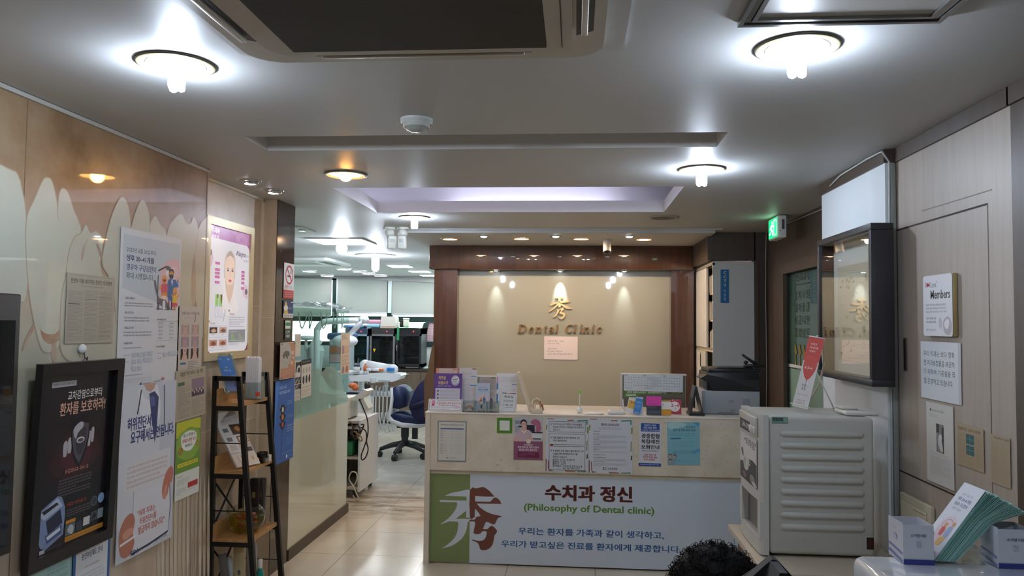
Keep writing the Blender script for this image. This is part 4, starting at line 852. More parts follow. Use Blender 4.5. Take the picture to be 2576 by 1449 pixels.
# ---- signs on the dark pillar
XP = -1.961
wl('warning_sign', 'no smoking sign, crossed cigarette over a red panel, on the dark pillar', 'sign', (714, 660), (737, 752), '#e8e8e8',
   [('r', 0, 76, 100, 100, '#c03a3c'), ('e', 52, 33, 38, 27.5, '#c0303a'), ('e', 52, 33, 31, 22, '#f0f0f0'), ('r', 33, 34, 70, 39, '#2a2a2e'), ('r', 62, 34, 70, 39, '#c0303a'), ('k', [(64, 30), (58, 26), (68, 22), (62, 15)], 4, '#4a4a50'), ('k', [(76, 31), (72, 24), (76, 18)], 3, '#4a4a50'), ('k', [(30, 15), (76, 51)], 6, '#c0303a'), ('t', '금연', 10, 62, 38, 72, '#b0343a', .03), ('L', 42, 64, 92, 71, 2, '#8a4a4c'), ('L', 12, 80, 92, 97, 3, '#f0cfcf', .5)], x=XP)
wl('sticker', 'blue sticker with a yellow figure under the no smoking sign', 'sticker', (712, 755), (735.5, 799.5), '#27356b',
   [('r', 0, 76, 100, 100, '#d9d3cf'), ('s', [(12, 76), (12, 30), (24, 6), (36, 20), (40, 50), (50, 70), (46, 76)], '#d9b23c'), ('s', [(8, 34), (40, 30), (44, 52), (12, 58)], '#e8e2d4'), ('L', 52, 34, 92, 52, 2, '#b9c4e0', .5), ('t', '치과의원 안내', 8, 82, 92, 94, '#4a3f4a', .03), ('r', 74, 6, 96, 12, '#e0e4ee')], x=XP)
wl('sticker', 'small dark green security camera notice on the pillar', 'sticker', (716, 805), (729.5, 854), '#2c3a33',
   [('r', 6, 3, 94, 44, '#dfe2da'), ('r', 20, 12, 92, 30, '#3c8a4c'), ('e', 16, 22, 8, 6, '#3c8a4c'), ('t', 'CCTV', 18, 54, 84, 68, '#d9e4da', .03), ('t', '녹화중', 18, 74, 84, 90, '#d9e4da', .03)], x=XP)
A, w, h = on(None, (705, 862), (740, 949), x=XP+.02)
t = thing('acrylic_plaque', (XP+.02, A.y+w/2, A.z-h), 'clear acrylic plaque with an orange print of dental parts on the pillar', 'plaque')
sheet_mb(A, w, h, UL, '#c9b6aa', [('r', 52, 2, 99, 99, '#c2835f'), ('r', 4, 70, 99, 99, '#c47f62'), ('s', [(10, 6), (48, 4), (70, 20), (68, 48), (48, 66), (14, 66)], '#b9b4ad'), ('s', [(14, 34), (30, 24), (56, 26), (60, 36), (50, 40), (48, 46), (40, 44), (34, 38), (24, 44), (16, 40)], '#4a4642'), ('e', 82, 30, 8, 6, '#dcc0ae'), ('e', 76, 58, 8, 6, '#dcc0ae'), ('e', 86, 44, 6, 4, '#dcc0ae'), ('L', 16, 76, 84, 92, 4, '#e3c9ba'), ('L', 24, 54, 50, 60, 2, '#7d766e')], off=0, thick=.004, mk=lambda c: mat(c, .2, coat=1)).build('panel', t)
for s, z in ((.08, .05), (.92, .05), (.08, .95), (.92, .95)):
    MB(M_chrome).cyl((XP, A.y+w*s, A.z-h*z), (XP+.028, A.y+w*s, A.z-h*z), .006, None, 12).build('standoff', t)
wl('wall_poster', 'tall blue poster with a drawn traffic light at the pillar foot', 'poster', (692, 960), (735.5, 1150), '#3a66ae',
   [('s', [(0, 0), (20, 0), (10, 30), (0, 60)], '#4a82cf'), ('L', 20, 7, 62, 11, 1, '#a9c0e6', .9), ('L', 20, 13, 80, 17, 1, '#c3d4ee', .9), ('k', [(38, 60), (38, 96)], 1.5, '#26324f'), ('p', [(32, 30), (48, 30), (46, 60), (34, 60)], '#232a3c')] +
   [q for i, c in enumerate(('#cfd8b0', '#d98a3c', '#c2504a')) for q in (('p', [(22, 34+i*9), (32, 33+i*9), (34, 41+i*9)], '#232a3c'), ('p', [(58, 34+i*9), (48, 33+i*9), (46, 41+i*9)], '#232a3c'), ('e', 40, 36+i*9, 5, 3.2, c))] +
   [('L', 62, 26, 92, 32, 2, '#a9c0e6'), ('L', 62, 44, 92, 48, 2, '#a9c0e6'), ('L', 64, 56, 98, 66, 3, '#c3d4ee'), ('L', 64, 72, 92, 82, 4, '#86a6d8'), ('L', 40, 89, 96, 91, 1, '#a9c0e6'), ('r', 62, 93, 68, 97, '#e4ecf8'), ('L', 70, 94, 92, 96.5, 1, '#a9c0e6')], x=XP+.001)
# ---- papers on the partition glass
XG = -1.966
wl('notice_paper', 'small faded note on the glass partition just right of the pillar', 'notice', (741, 841), (754.5, 896), '#cfc7b6', [('L', 12, 12, 88, 40, 5, '#9f978a'), ('L', 12, 48, 70, 60, 2, '#9f978a')], x=XG)
wl('notice_paper', 'black and white instruction sheet on the partition glass, left of two', 'notice', (741, 908), (755.5, 1005), '#c9c6bd',
   [('r', 10, 4, 96, 30, '#34353a'), ('R', 60, 26, 34, 14, .6, '#d6d6d2'), ('r', 8, 42, 48, 58, '#2e2f33'), ('r', 54, 42, 96, 58, '#2e2f33'), ('r', 8, 60, 48, 72, '#2e2f33'), ('r', 54, 60, 96, 72, '#2e2f33'), ('k', [(14, 56), (42, 46)], 4, '#c9c6bd'), ('k', [(62, 56), (88, 46)], 4, '#c9c6bd'), ('k', [(16, 70), (40, 62)], 4, '#c9c6bd'), ('L', 8, 76, 96, 84, 3, '#55565a'), ('L', 8, 88, 80, 96, 2, G1)], x=XG)
wl('notice_paper', 'black-headed sheet of six small hand drawings on the partition glass', 'notice', (757.5, 906), (780, 997), '#d0cabb',
   [('r', 0, 0, 100, 14, '#232427'), ('L', 12, 5, 88, 9, 1, '#c9c6bd'), ('L', 10, 78, 92, 96, 6, '#7d7a72')] + [('s', [(12+i*30, 58+0*1), (14+i*30, 46), (26+i*30, 42), (30+i*30, 56), (22+i*30, 64)], '#2e2f33') for i in range(3)] + [('s', [(12+i*30, 32), (14+i*30, 24), (26+i*30, 20), (30+i*30, 30), (22+i*30, 36)], '#a9a498') for i in range(3)] + [('r', 8, 72, 94, 72.8, '#55565a')], x=XG+.005, tilt=2)
wl('notice_paper', 'narrow printed sheet with coloured blocks at the far edge of the partition glass', 'notice', (857.5, 839), (877.5, 938), '#cdb8a4',
   [('t', '변신!', 10, 4, 50, 9, '#3a342e', .03), ('t', '금연구역', 10, 10, 66, 15, '#3a342e', .03), ('r', 12, 30, 38, 50, '#8d7aa0'), ('r', 42, 30, 66, 50, '#c9a25a'), ('r', 70, 30, 94, 50, '#b9a5ae'), ('r', 8, 56, 94, 57, '#6d5f55'), ('k', [(16, 72), (24, 60), (32, 72), (44, 60), (54, 72), (70, 60)], 3, '#8a6f68'), ('r', 8, 75, 94, 76, '#6d5f55'), ('s', [(14, 96), (24, 80), (40, 84), (36, 96)], '#8d7a88'), ('s', [(54, 94), (66, 80), (84, 84), (80, 96)], '#a8645a')], x=XG)
# ---- ladder shelf
YN, YF, XB = 4.2, 4.58, -2.025
def X_(px, py, y): return P(px, py, y=y).x
zt = P(560, 946, y=YN).z
xt = X_(607, 946, YN); xb0 = X_(644, 1449, YN); zb0 = P(644, 1449, y=YN).z
sl = (xb0-xt)/(zt-zb0); xfl = xt+sl*zt
def front(z): return xt+sl*(zt-z)
t = thing('ladder_shelf', ((XB+xfl)/2, (YN+YF)/2, 0), 'black metal ladder shelf with four oak boards standing under the light box', 'shelf')
M_bk = mat('#151515', .45); M_oak = wood('oak_board', '#a97b4a', '#c09460', (1, .1, 1), 40, .5)
zbars = [P(560, 1021, y=YN).z, P(560, 1191, y=YN).z, P(560, 1362, y=YN).z]; zbars.append(zbars[2]-(zbars[1]-zbars[2]))
b_ = .026
for nm, yy in (('side_frame', YN), ('side_frame', YF)):
    m = MB(M_bk); y0, y1 = yy-b_/2, yy+b_/2
    m.box((XB-b_/2, y0, 0), (XB+b_/2, y1, zt))
    m.prism([(xt-b_, y0, zt), (xt, y0, zt), (xfl, y0, 0), (xfl-b_*1.1, y0, 0)], (0, b_, 0))
    m.box((XB, y0, zt-b_), (xt-.003, y1, zt-.0005))
    for z in zbars: m.box((XB, y0+.001, z-b_), (front(z)-.008, y1-.001, z))
    for z in ((zbars[0]+zbars[1])/2-.02, (zbars[1]+zbars[2])/2-.02, (zbars[2]+zbars[3])/2-.02): m.tube([(XB, yy, z), (front(z)-.01, yy, z)], .0035)
    m.build(nm, t)
m = MB(M_bk)
for k in range(3):
    za, zb_ = zbars[k]-.03, zbars[k+1]+.03
    if k: m.tube([(XB-.004, YN, za), (XB-.004, YF, zb_)], .006); m.tube([(XB-.011, YF, za), (XB-.011, YN, zb_)], .006)
m.build('cross_brace', t)
for z in zbars:
    m = MB(M_oak); m.box((XB+.002, YN+b_/2, z-.002), (front(z)-.012, YF-b_/2, z+.018)); m.box((XB+.002, YN+b_/2, z+.018), (XB+.02, YF-b_/2, z+.095)); m.box((XB+.002, YN-.012, z+.0005), (front(z)-.014, YN+b_/2, z+.018)); m.box((XB+.014, YN-.012, z+.018), (XB+.028, YN+b_/2, z+.095)); m.build('board', t)
ZS = [z+.0185 for z in zbars]
# on the top board: acrylic stand with blue leaflet, clear holder with leaflets
M_acr = pane('clear_acrylic', '#eef4f4', 1.6, .02, .05, '#e6eeee')
def stand(c0, u, v, w, h, name, parent, mt, th=.004):
    n = u.cross(v); c0 = Vector(c0)
    return MB(mt).prism([c0, c0+u*w, c0+u*w+v*h, c0+v*h], n*th).build(name, parent)
o_ = Vector((-1.99, YN+.04, ZS[0]))
ud = Vector((.80, .6, 0)).normalized(); nd = ud.cross(Vector((0, 0, 1)))
o_ = P(568, 998, y=YN+.05); o_.z = ZS[0]+.045; top = P(536, 889, y=YN+.045)
ud = Vector((1, .16, 0)).normalized(); vd = Vector((top.x-o_.x, top.y-o_.y, top.z-o_.z)); hL = vd.length; vd.normalize(); vd = (vd - ud*vd.dot(ud)*.0).normalized()
nd = ud.cross(vd).normalized(); wS = .10
t = thing('brochure_stand', o_, 'slanted clear acrylic stand holding a blue leaflet on the top board', 'brochure stand')
m = MB(M_acr); m.prism([o_, o_+ud*wS, o_+ud*wS+vd*hL, o_+vd*hL], nd*.004); m.prism([o_-nd*.03, o_+ud*wS-nd*.03, o_+ud*wS+vd*hL-nd*.03, o_+vd*hL-nd*.03], nd*.004); m.build('acrylic_panel', t)
for s, q in ((.08, .04), (.08, .965), (.92, .965), (.92, .04)):
    c = o_+ud*wS*s+vd*hL*q; MB(M_chrome).cyl(c-nd*.034, c+nd*.012, .006, None, 12).build('standoff', t)
m = sheet_mb(o_+ud*wS*.14+vd*hL*.93, wS*.8, hL*.86, (ud, vd), '#6f9bdf', [('p', [(0, 0), (100, 0), (100, 60), (0, 52)], '#5b94e4'), ('p', [(0, 62), (100, 50), (100, 100), (0, 100)], '#8ba4e0'), ('L', 10, 6, 36, 10, 1, '#dfeaff', .8), ('s', [(66, 6), (90, 6), (84, 11), (72, 11)], '#a9c6f4'), ('L', 34, 30, 64, 35, 1, '#e6efff', .9), ('L', 24, 38, 82, 44, 1, '#f3f8ff', .9), ('R', 78, 82, 14, 7, .8, '#5f7cc8'), ('R', 78, 82, 8, 4, .7, '#5f7cc8')], off=.005); m.build('leaflet', t)
q = P(640, 990, y=4.42); c = Vector((q.x, 4.42, ZS[0])); s = .05; th = P(630, 897, y=4.42).z-ZS[0]
t = thing('brochure_holder', c, 'clear box holder packed with upright white leaflets on the top board', 'brochure holder')
m = MB(M_acr)
for a, b in (((-s-.004, -.03, 0), (-s, .03, .11)), ((s, -.03, 0), (s+.004, .03, .11)), ((-s, -.03, 0), (s, -.027, .10)), ((-s, .027, 0), (s, .03, .17))): m.box(c+Vector(a), c+Vector(b))
m.box(c+Vector((-s, -.03, 0)), c+Vector((s, .03, .003))); m.build('holder', t)
for i in range(12): MB(mat(['#eceae8', '#dfe0e6'][i % 2], .6)).box(c+Vector((-s+.004+i*.0064, -.022, .004)), c+Vector((-s+.0095+i*.0064, .024, th-.004*(i % 3)))).build('leaflet', t)
m = MB(mat('#d8532c', .5)); m.box(c+Vector((.02, -.0315, .02)), c+Vector((.046, -.0303, .044))); m.build('orange_tag', t)
# second board: tilted catalogue, dark cup, small white box
o_ = P(597, 1174, y=YN+.03); o_.z = ZS[1]+.009; e = P(655, 1150, y=YN+.18); e.z = o_.z
ud = (e-o_); wC = ud.length; ud.normalize(); top = P(531, 1041, y=YN+.1)
vd = top-o_; vd -= ud*vd.dot(ud); hC = vd.length; vd.normalize(); vd = (top-o_).normalized(); nd = ud.cross(vd).normalized(); hC = (top-o_).length
t = thing('brochure_stand', o_, 'white catalogue of grey and brown swatches leaning on the second board', 'catalogue')
m = MB(mat('#d6d2cc', .4)); m.prism([o_, o_+ud*wC, o_+ud*wC+vd*hC, o_+vd*hC], -nd*.01); m.build('back_board', t)
m = sheet_mb(o_+vd*hC, wC, hC, (ud, vd), '#d5d2ce', [('r', 0, 0, 100, 14, '#c9cacd'), ('L', 20, 14, 78, 19, 1, '#9b9a9a', .8), ('r', 12, 30, 34, 37, '#77767a'), ('r', 46, 24, 98, 43, '#4a3427'), ('s', [(62, 32), (76, 28), (86, 33), (76, 38)], '#c98a4a'), ('r', 12, 47, 34, 54, '#77767a'), ('r', 54, 46, 98, 58, '#6b4a30'), ('r', 60, 48, 96, 57, '#d8c0a0'), ('r', 10, 60, 38, 70, '#c3bcb4'), ('r', 46, 60, 98, 72, '#c9b8a2'), ('r', 0, 75, 100, 76, '#9b948c'), ('r', 0, 76, 100, 100, '#d9cdbc'), ('k', [(20, 80), (24, 94)], 2, '#8a7a66'), ('k', [(34, 80), (38, 94)], 2, '#8a7a66'), ('k', [(48, 80), (52, 92)], 2, '#a08a70'), ('e', 80, 88, 5, 4, '#c9a26a'), ('r', 62, 68, 96, 75, '#3a3330')], off=.0005); m.build('page', t)
p = P(660, 1152, y=4.44); c = Vector((p.x, 4.44, ZS[1]))
t = thing('cup', c, 'small black cup with flared rim on the second board', 'cup')
m = MB(mat('#1d1714', .15)); m.lathe([(.002, .001), (.018, .001), (.017, .028), (.03, .036), (.033, .062), (.031, .064), (.027, .04), (.002, .036)], c, None, 20); m.build('bowl', t)
m = MB(mat('#3a2f28', .2)); m.tube([c+Vector((.033, 0, .05)), c+Vector((.036, 0, .04)), c+Vector((.026, 0, .03))], .003); m.build('handle', t)
p = P(672, 1146, y=4.5); c = Vector((p.x, 4.5, ZS[1]))
tag(MB(mat('#d6cfc6', .5)).box(c+Vector((-.015, -.02, 0)), c+Vector((.02, .02, .038)), bev=.002).build('small_box'), 'little white box right of the black cup on the second board', 'box')
# third board: glass bowl of red flowers, dark gift boxes
p = P(614, 1335, y=4.33); c = Vector((-1.885, 4.345, ZS[2]+.001)); R_ = .103
t = thing('glass_bowl', c, 'round glass bowl of yellow water and red flowers on the third board', 'glass bowl')
prof = [(R_*math.sin(a)*1.0, .088-R_*.92*math.cos(a)+.0) for a in [.62+i*(2.42-.62)/12 for i in range(13)]]
z0 = prof[0][1]; prof = [(.002, .001)]+[(r, z-z0+.001) for r, z in prof]
m = MB(pane('bowl_glass', '#eef4ee', 1.5)); m.lathe(prof, c, None, 32); m.build('bowl', t)
m = MB(pane('yellow_water', '#e8dc8a', .5, .02, .1, '#c9b84a')); wp = [(r*.965, z+.003) for r, z in prof if z < .088]; wp.append((.002, wp[-1][1])); m.lathe(wp, c, None, 28); m.build('water', t)
rf = random.Random(3)
for i in range(9):
    a = rf.uniform(0, 6.3); r = rf.uniform(.0, .05); q = c+Vector((r*math.cos(a), r*math.sin(a), rf.uniform(.035, .1)))
    m = MB(mat(['#c0281c', '#a81e1c', '#d2452a'][i % 3], .5))
    for k in range(6):
        b2 = k*PI/3+a; m.ball(q+Vector((.012*math.cos(b2), .012*math.sin(b2), .004*(k % 2))), (.011, .011, .007), None, 8, 5)
    m.build('flower', t)
m = MB(mat('#b5762a', .6))
for i in range(26):
    a = rf.uniform(0, 6.3); r = rf.uniform(0, .055); m.ball(c+Vector((r*math.cos(a), r*math.sin(a), .012+rf.uniform(0, .006))), .006, None, 6, 4)
m.build('pebbles', t)
for (px, py), yy, sz, lab, col in (((640, 1310), 4.476, (.026, .017, .255), 'tall dark brown gift box behind the glass bowl', '#2c221e'), ((656, 1310), 4.532, (.022, .026, .25), 'tall grey-brown carton with gold print behind the bowl', '#3d332e')):
    p = P(px, py, y=yy); c = Vector((p.x, yy, ZS[2]))
    t = thing('gift_box', c, lab, 'box', 'dark boxes on the third board')
    h_ = P(px, 1203, y=yy).z-ZS[2]
    m = MB(mat(col, .4)); m.box(c-Vector((sz[0], sz[1], 0)), c+Vector((sz[0], sz[1], h_)), bev=.002); m.build('carton', t)
    m = MB(mat('#c2552e', .5)); m.box(c+Vector((-.006, -sz[1]-.001, .02)), c+Vector((.014, -sz[1], .034))); m.build('orange_tag', t)
    m = MB(mat('#8f7a4e', .4)); m.box(c+Vector((-.01, -sz[1]-.001, h_*.6)), c+Vector((.008, -sz[1], h_*.72))); m.build('gold_print', t)
# bottom board: books and a bottle
for (px, yy, w_, lab, col, dk) in ((576, 4.26, .02, 'grey-spined book leaning at the near end of the lowest board', '#6e675f', -.16), (586, 4.30, .012, 'thin pale blue booklet beside the grey-spined book', '#b9bec6', -.10), (606, 4.34, .03, 'cream book with a blue flower drawing on its cover', '#c7b48c', -.05), (632, 4.46, .03, 'white carton standing behind the turquoise bottle', '#b9b2ae', 0)):
    p = P(px, 1440, y=yy); c = Vector((p.x, yy, ZS[3]+.001+w_*abs(math.sin(dk)))); hh = P(px, {576: 1393, 586: 1402, 606: 1378, 632: 1368}[px], y=yy).z-ZS[3]
    t = thing('book', c, lab, 'book' if px < 630 else 'box', 'books on the lowest board' if px < 630 else None)
    m = MB(mat(col, .55)); m.M = Matrix.Translation(c) @ Matrix.Rotation(dk, 4, 'Y') @ Matrix.Rotation(.1, 4, 'Z')
    m.box((-w_, -.012, 0), (w_, .012, hh), bev=.001); m.build('cover', t)
    m = MB(mat('#ddd5c4', .7)); m.M = Matrix.Translation(c) @ Matrix.Rotation(dk, 4, 'Y') @ Matrix.Rotation(.1, 4, 'Z')
    m.box((-w_+.002, -.010, hh-.0005), (w_-.002, .010, hh+.002)); m.build('pages', t)
    if px in (586, 606):
        m = MB(mat('#4a5a74', .5)); m.M = Matrix.Translation(c) @ Matrix.Rotation(dk, 4, 'Y') @ Matrix.Rotation(.1, 4, 'Z')
        for k in range(5):
            a = .5+k*.55; m.quad([(0, -.0125, hh*.45), (.011*math.cos(a)-.003, -.0125, hh*.45+.03*math.sin(a)), (.013*math.cos(a), -.0125, hh*.45+.034*math.sin(a)), (.011*math.cos(a)+.003, -.0125, hh*.45+.03*math.sin(a))])
        m.box((-.001, -.0126, hh*.25), (.001, -.0122, hh*.45)); m.build('cover_drawing', t)
p = P(654, 1440, y=4.40); c = Vector((p.x, 4.40, ZS[3])); hh = P(654, 1407, y=4.40).z-ZS[3]
t = thing('bottle', c, 'turquoise bottle with a white cap on the lowest board', 'bottle')
m = MB(mat('#1f9a92', .12, coat=.5)); m.lathe([(.002, .001), (.02, .001), (.022, .008), (.022, hh*.6), (.012, hh*.72), (.011, hh*.78)], c, None, 20); m.build('body', t)
m = MB(mat('#e6e6e4', .4)); m.lathe([(.012, hh*.76), (.0125, hh*.77), (.0125, hh), (.002, hh)], c, None, 18); m.build('cap', t)
# ================================================================== RECEPTION: SIGN, DESK AND WHAT STANDS ON IT
def fs(name, label, cat, p, q, base, art, y, group=None, **kw):
    a, w, h = on(None, p, q, y=y)
    return sheet(name, label, cat, a, w, h, UF, base, art, group, **kw)
# ---- gold character and lettering on the beige glass
YS = 7.68
M_gs = mat('#d6bf8d', .4); M_gl = mat('#8f6e3c', .4)
gz = lambda l: [P(a/7.246+1280, b/7.246+720, y=YS) for a, b in l]
c = gz([(940, 600)])[0]
t = thing('wall_character', (c.x, YS, c.z), 'gold raised Chinese character on the beige glass wall above the lettering', 'sign')
STK = [[(845, 205), (870, 198), (960, 182), (985, 190), (985, 215), (970, 232), (945, 226), (905, 226), (880, 225), (850, 222)],
  [(750, 330), (800, 310), (900, 285), (950, 272), (1080, 258), (1100, 270), (1095, 295), (960, 305), (860, 320), (770, 358), (755, 348)], [(905, 215), (945, 215), (948, 380), (905, 385)],
  [(905, 300), (930, 312), (880, 365), (820, 420), (750, 465), (728, 462), (760, 430), (830, 380)], [(940, 305), (1000, 340), (1080, 370), (1150, 408), (1135, 415), (1080, 412), (1040, 405), (990, 370), (940, 335)],
  [(868, 425), (930, 420), (985, 385), (1000, 400), (1000, 432), (975, 452), (962, 475), (1020, 488), (1030, 530), (1010, 570), (960, 605), (920, 582), (902, 566), (940, 570), (985, 545), (985, 520), (930, 502), (925, 482), (950, 450), (945, 434), (880, 440)],
  [(888, 432), (925, 436), (900, 490), (860, 545), (805, 570), (830, 540), (868, 490)]]
m = MB(M_gs)
for s in STK:
    q = gz([(p.x, p.y) for p in smooth(s, 3)] if len(s) > 4 else s); m.prism(q, (0, -.022, 0))
m.build('raised_character', t)
GLY = {'D': (1.0, [([(.17, 0), (.17, 1)], .2), ([(0, .03), (.4, .03)], .06), ([(0, .97), (.36, .97)], .06), ([(.15, .96), (.45, .96), (.75, .83), (.88, .55), (.84, .3), (.68, .1), (.45, .04), (.15, .04)], [.08, .09, .15, .2, .2, .15, .09, .08])]),
 'e': (.72, [([(.14, .37), (.58, .41), (.56, .55), (.46, .66), (.34, .68), (.2, .56), (.13, .36), (.18, .16), (.32, .05), (.46, .06), (.62, .17)], [.05, .06, .1, .09, .08, .13, .17, .15, .1, .08, .04])]),
 'n': (.8, [([(.15, 0), (.15, .66)], .16), ([(0, .03), (.31, .03)], .06), ([(0, .65), (.16, .66)], .06), ([(.17, .44), (.3, .61), (.44, .65), (.56, .57), (.58, .4), (.58, 0)], [.06, .08, .1, .14, .16, .16]), ([(.45, .03), (.75, .03)], .06)]),
 't': (.48, [([(.22, .92), (.2, .6), (.2, .18), (.25, .06), (.36, .04), (.46, .12)], [.06, .14, .16, .13, .09, .04]), ([(.0, .65), (.44, .65)], .07)]),
 'a': (.74, [([(.12, .52), (.2, .63), (.34, .67), (.47, .59), (.5, .45), (.5, .14), (.56, .04), (.7, .07)], [.12, .08, .08, .13, .16, .16, .1, .04]), ([(.5, .4), (.3, .35), (.15, .26), (.13, .13), (.22, .05), (.36, .06), (.5, .18)], [.06, .07, .12, .15, .12, .08, .05])]),
 'l': (.4, [([(.17, 0), (.17, 1)], .17), ([(0, .03), (.36, .03)], .06), ([(0, .97), (.17, .98)], .06)]),
 'C': (.95, [([(.86, .7), (.8, .88), (.6, .97), (.4, .93), (.22, .78), (.13, .5), (.2, .24), (.36, .08), (.55, .03), (.74, .08), (.9, .25)], [.05, .08, .08, .1, .16, .2, .18, .12, .09, .07, .03]), ([(.88, .62), (.88, 1)], .05)]),
 'i': (.4, [([(.17, 0), (.17, .66)], .17), ([(0, .03), (.36, .03)], .06), ([(0, .65), (.17, .66)], .06), ([(.08, .86), (.13, .93), (.19, .93), (.25, .86)], [.06, .16, .16, .06])]),
 'c': (.68, [([(.58, .5), (.5, .62), (.36, .67), (.2, .56), (.13, .34), (.18, .14), (.32, .05), (.46, .07), (.62, .18)], [.14, .12, .08, .13, .17, .15, .1, .08, .04])])}
c = P(1410, 838, y=YS)
t = thing('wall_lettering', (c.x, YS, c.z), 'bronze raised italic lettering reading Dental Clinic under the gold character', 'sign')
def inz(zx, zy): return P(zx/7.246+1280, zy/7.246+720, y=YS)
for ch, x0, x1 in (('D', 165, 325), ('e', 352, 462), ('n', 480, 612), ('t', 628, 700), ('a', 718, 838), ('l', 840, 905), ('C', 1015, 1165), ('l', 1173, 1240), ('i', 1282, 1347), ('n', 1352, 1484), ('i', 1502, 1567), ('c', 1588, 1698)):
    wd, sts = GLY[ch]; m = MB(M_gl)
    for pts, ws in sts:
        q = smooth(pts, 3, False) if len(pts) > 2 else [Vector(p) for p in pts]
        if isinstance(ws, list):
            ws = [ws[min(i//3, len(ws)-1)]*(1-(i % 3)/3)+ws[min(i//3+1, len(ws)-1)]*((i % 3)/3) for i in range(len(q))] if len(pts) > 2 else ws
        o = stroke(q, ws); N = len(q)
        W3 = [inz(x0+(p.x/wd+.0)*(x1-x0-12)+p.y*26, 850-p.y*150) for p in o]
        n0 = len(W3)
        fr_ = [p+Vector((0, -.02, 0)) for p in W3]
        m.add(W3+fr_, [[n0+i, n0+i+1, n0+2*N-2-i, n0+2*N-1-i] for i in range(N-1)] + [[i, (i+1) % n0, n0+(i+1) % n0, n0+i] for i in range(n0)])
    m.build('letter', t)
fs('paper_notice', 'pink paper notice of five lines taped below the wall lettering', 'notice', (1369, 846), (1453, 905), '#e9dcdc',
   [('t', '독감 4가 백신 : 3만원', 10, 17, 58, 24, '#8f7f84', .005), ('t', '(상담 독감 접종)', 10, 28, 46, 35, '#8f7f84', .005), ('t', '코로나 백신과', 10, 50, 39, 57, '#8f7f84', .005), ('t', '동시 접종 가능합니다', 10, 61, 55, 68, '#8f7f84', .005), ('t', '"3차는 코로나 백 독감 동행 하지요"', 10, 73, 85, 80, '#8f7f84', .005)], y=YS-.001)
# ---- the desk
YD = 5.25; ZT = 1.035
t = thing('reception_desk', (.2, YD+.3, 0), 'long reception desk of speckled beige stone with a printed white front panel', 'desk')
MB(mat('#e8ded0', .22)).box((-1.03, YD-.004, ZT-.012), (1.6, YD+.6, ZT-.0012), bev=.003).build('countertop', t)
MB(mat('#6b5644', .5)).box((-.98, YD+.605, .72), (1.55, YD+1.15, .75)).box((-.98, YD+.58, .0), (1.55, YD+.6, ZT-.021)).box((1.0, YD+.61, 0), (1.03, YD+1.14, .719)).build('staff_worktop', t)
m = MB(M_desk); m.box((-.99, YD, .64), (1.6, YD+.03, ZT-.0121)); m.box((-.99, YD+.03, .61), (1.6, YD+.045, .64)); m.build('fascia', t)
m = MB(M_desk); m.box((-1.026, YD-.005, 0), (-.991, YD+.36, ZT-.0121)); m.build('end_panel', t)
YP = YD+.035
Ap = P(1077, 1184, y=YP); pw = 1.6-Ap.x; ph = Ap.z-.012
def pn(px, py): p = P(px, py, y=YP); return ((p.x-Ap.x)/pw*100, (Ap.z-p.z)/ph*100)
lg = lambda l: [pn(a/6.3+1090, b/6.3+1190) for a, b in l]
sg = lambda l: ('p', [(p.x, p.y) for p in smooth(lg(l), 3)])
xg = pn(1182, 1300)[0]
def tx(s, x0, y0, x1, y1, col, bold, skew=None):
    a, b = pn(x0, y0), pn(x1, y1); return ('t', s, a[0], a[1], b[0], b[1], col, bold)
GRN = '#7f8e5c'; PW = '#cdd8e4'; BRN = '#74463a'
art = [('r', 0, 0, xg, 100, GRN)]
for l in ([(190, 355), (300, 310), (440, 285), (578, 258), (578, 370), (530, 372), (280, 362), (215, 359)], [(528, 366), (579, 366), (579, 705), (522, 705), (522, 590), (530, 440)], [(105, 440), (125, 425), (300, 432), (532, 436), (532, 465), (380, 462), (120, 458), (108, 450)],
          [(385, 455), (532, 440), (526, 580), (480, 625), (400, 690), (355, 722), (260, 760), (190, 785), (108, 812), (140, 790), (230, 725), (310, 640), (355, 570), (380, 500)],
          [(355, 724), (578, 728), (576, 762), (548, 768), (540, 830), (515, 930), (450, 1040), (330, 1130), (230, 1170), (125, 1190), (180, 1165), (270, 1095), (340, 1020), (380, 930), (392, 850), (388, 770), (240, 762)]):
    art.append(('p', lg(l) if len(l) < 7 else [(p.x, p.y) for p in smooth(lg(l), 2)], PW))
for l in ([(582, 262), (680, 240), (780, 220), (830, 235), (900, 290), (962, 360), (960, 372), (760, 370), (690, 362), (665, 372), (665, 440), (682, 480), (662, 560), (657, 690), (640, 704), (582, 705)],
          [(660, 448), (905, 452), (950, 400), (985, 382), (1030, 405), (1065, 445), (1080, 488), (660, 480)],
          [(640, 440), (690, 480), (740, 540), (840, 610), (960, 655), (1080, 678), (1075, 692), (1030, 710), (1010, 740), (985, 795), (960, 812), (915, 800), (850, 770), (820, 800), (795, 870), (790, 884), (860, 884), (895, 848), (930, 832), (970, 860), (1008, 905), (1005, 940), (970, 990), (955, 1080), (930, 1150), (870, 1205), (800, 1220), (745, 1208), (725, 1140), (690, 1095), (612, 1065), (625, 1052), (700, 1070), (760, 1070), (810, 1050), (840, 990), (845, 925), (780, 920), (750, 955), (700, 968), (645, 955), (638, 935), (655, 850), (662, 768), (582, 766), (582, 735), (655, 735), (680, 695), (740, 680), (745, 668), (700, 600), (660, 560), (640, 500)]):
    art.append(('p', lg(l) if len(l) < 9 else [(p.x, p.y) for p in smooth(lg(l), 2)], BRN))
art += [tx('수치과 정신', 1371, 1219, 1591, 1264, '#54211a', .075), tx('(Philosophy of Dental clinic)', 1318, 1266, 1646, 1299, '#5f8a35', .03), tx('우리는 환자를 가족과 같이 생각하고,', 1304, 1326, 1670, 1357, '#2e5c96', .03), tx('우리가 받고싶은 진료를 환자에게 제공합니다.', 1261, 1358, 1713, 1391, '#2e5c96', .03)]
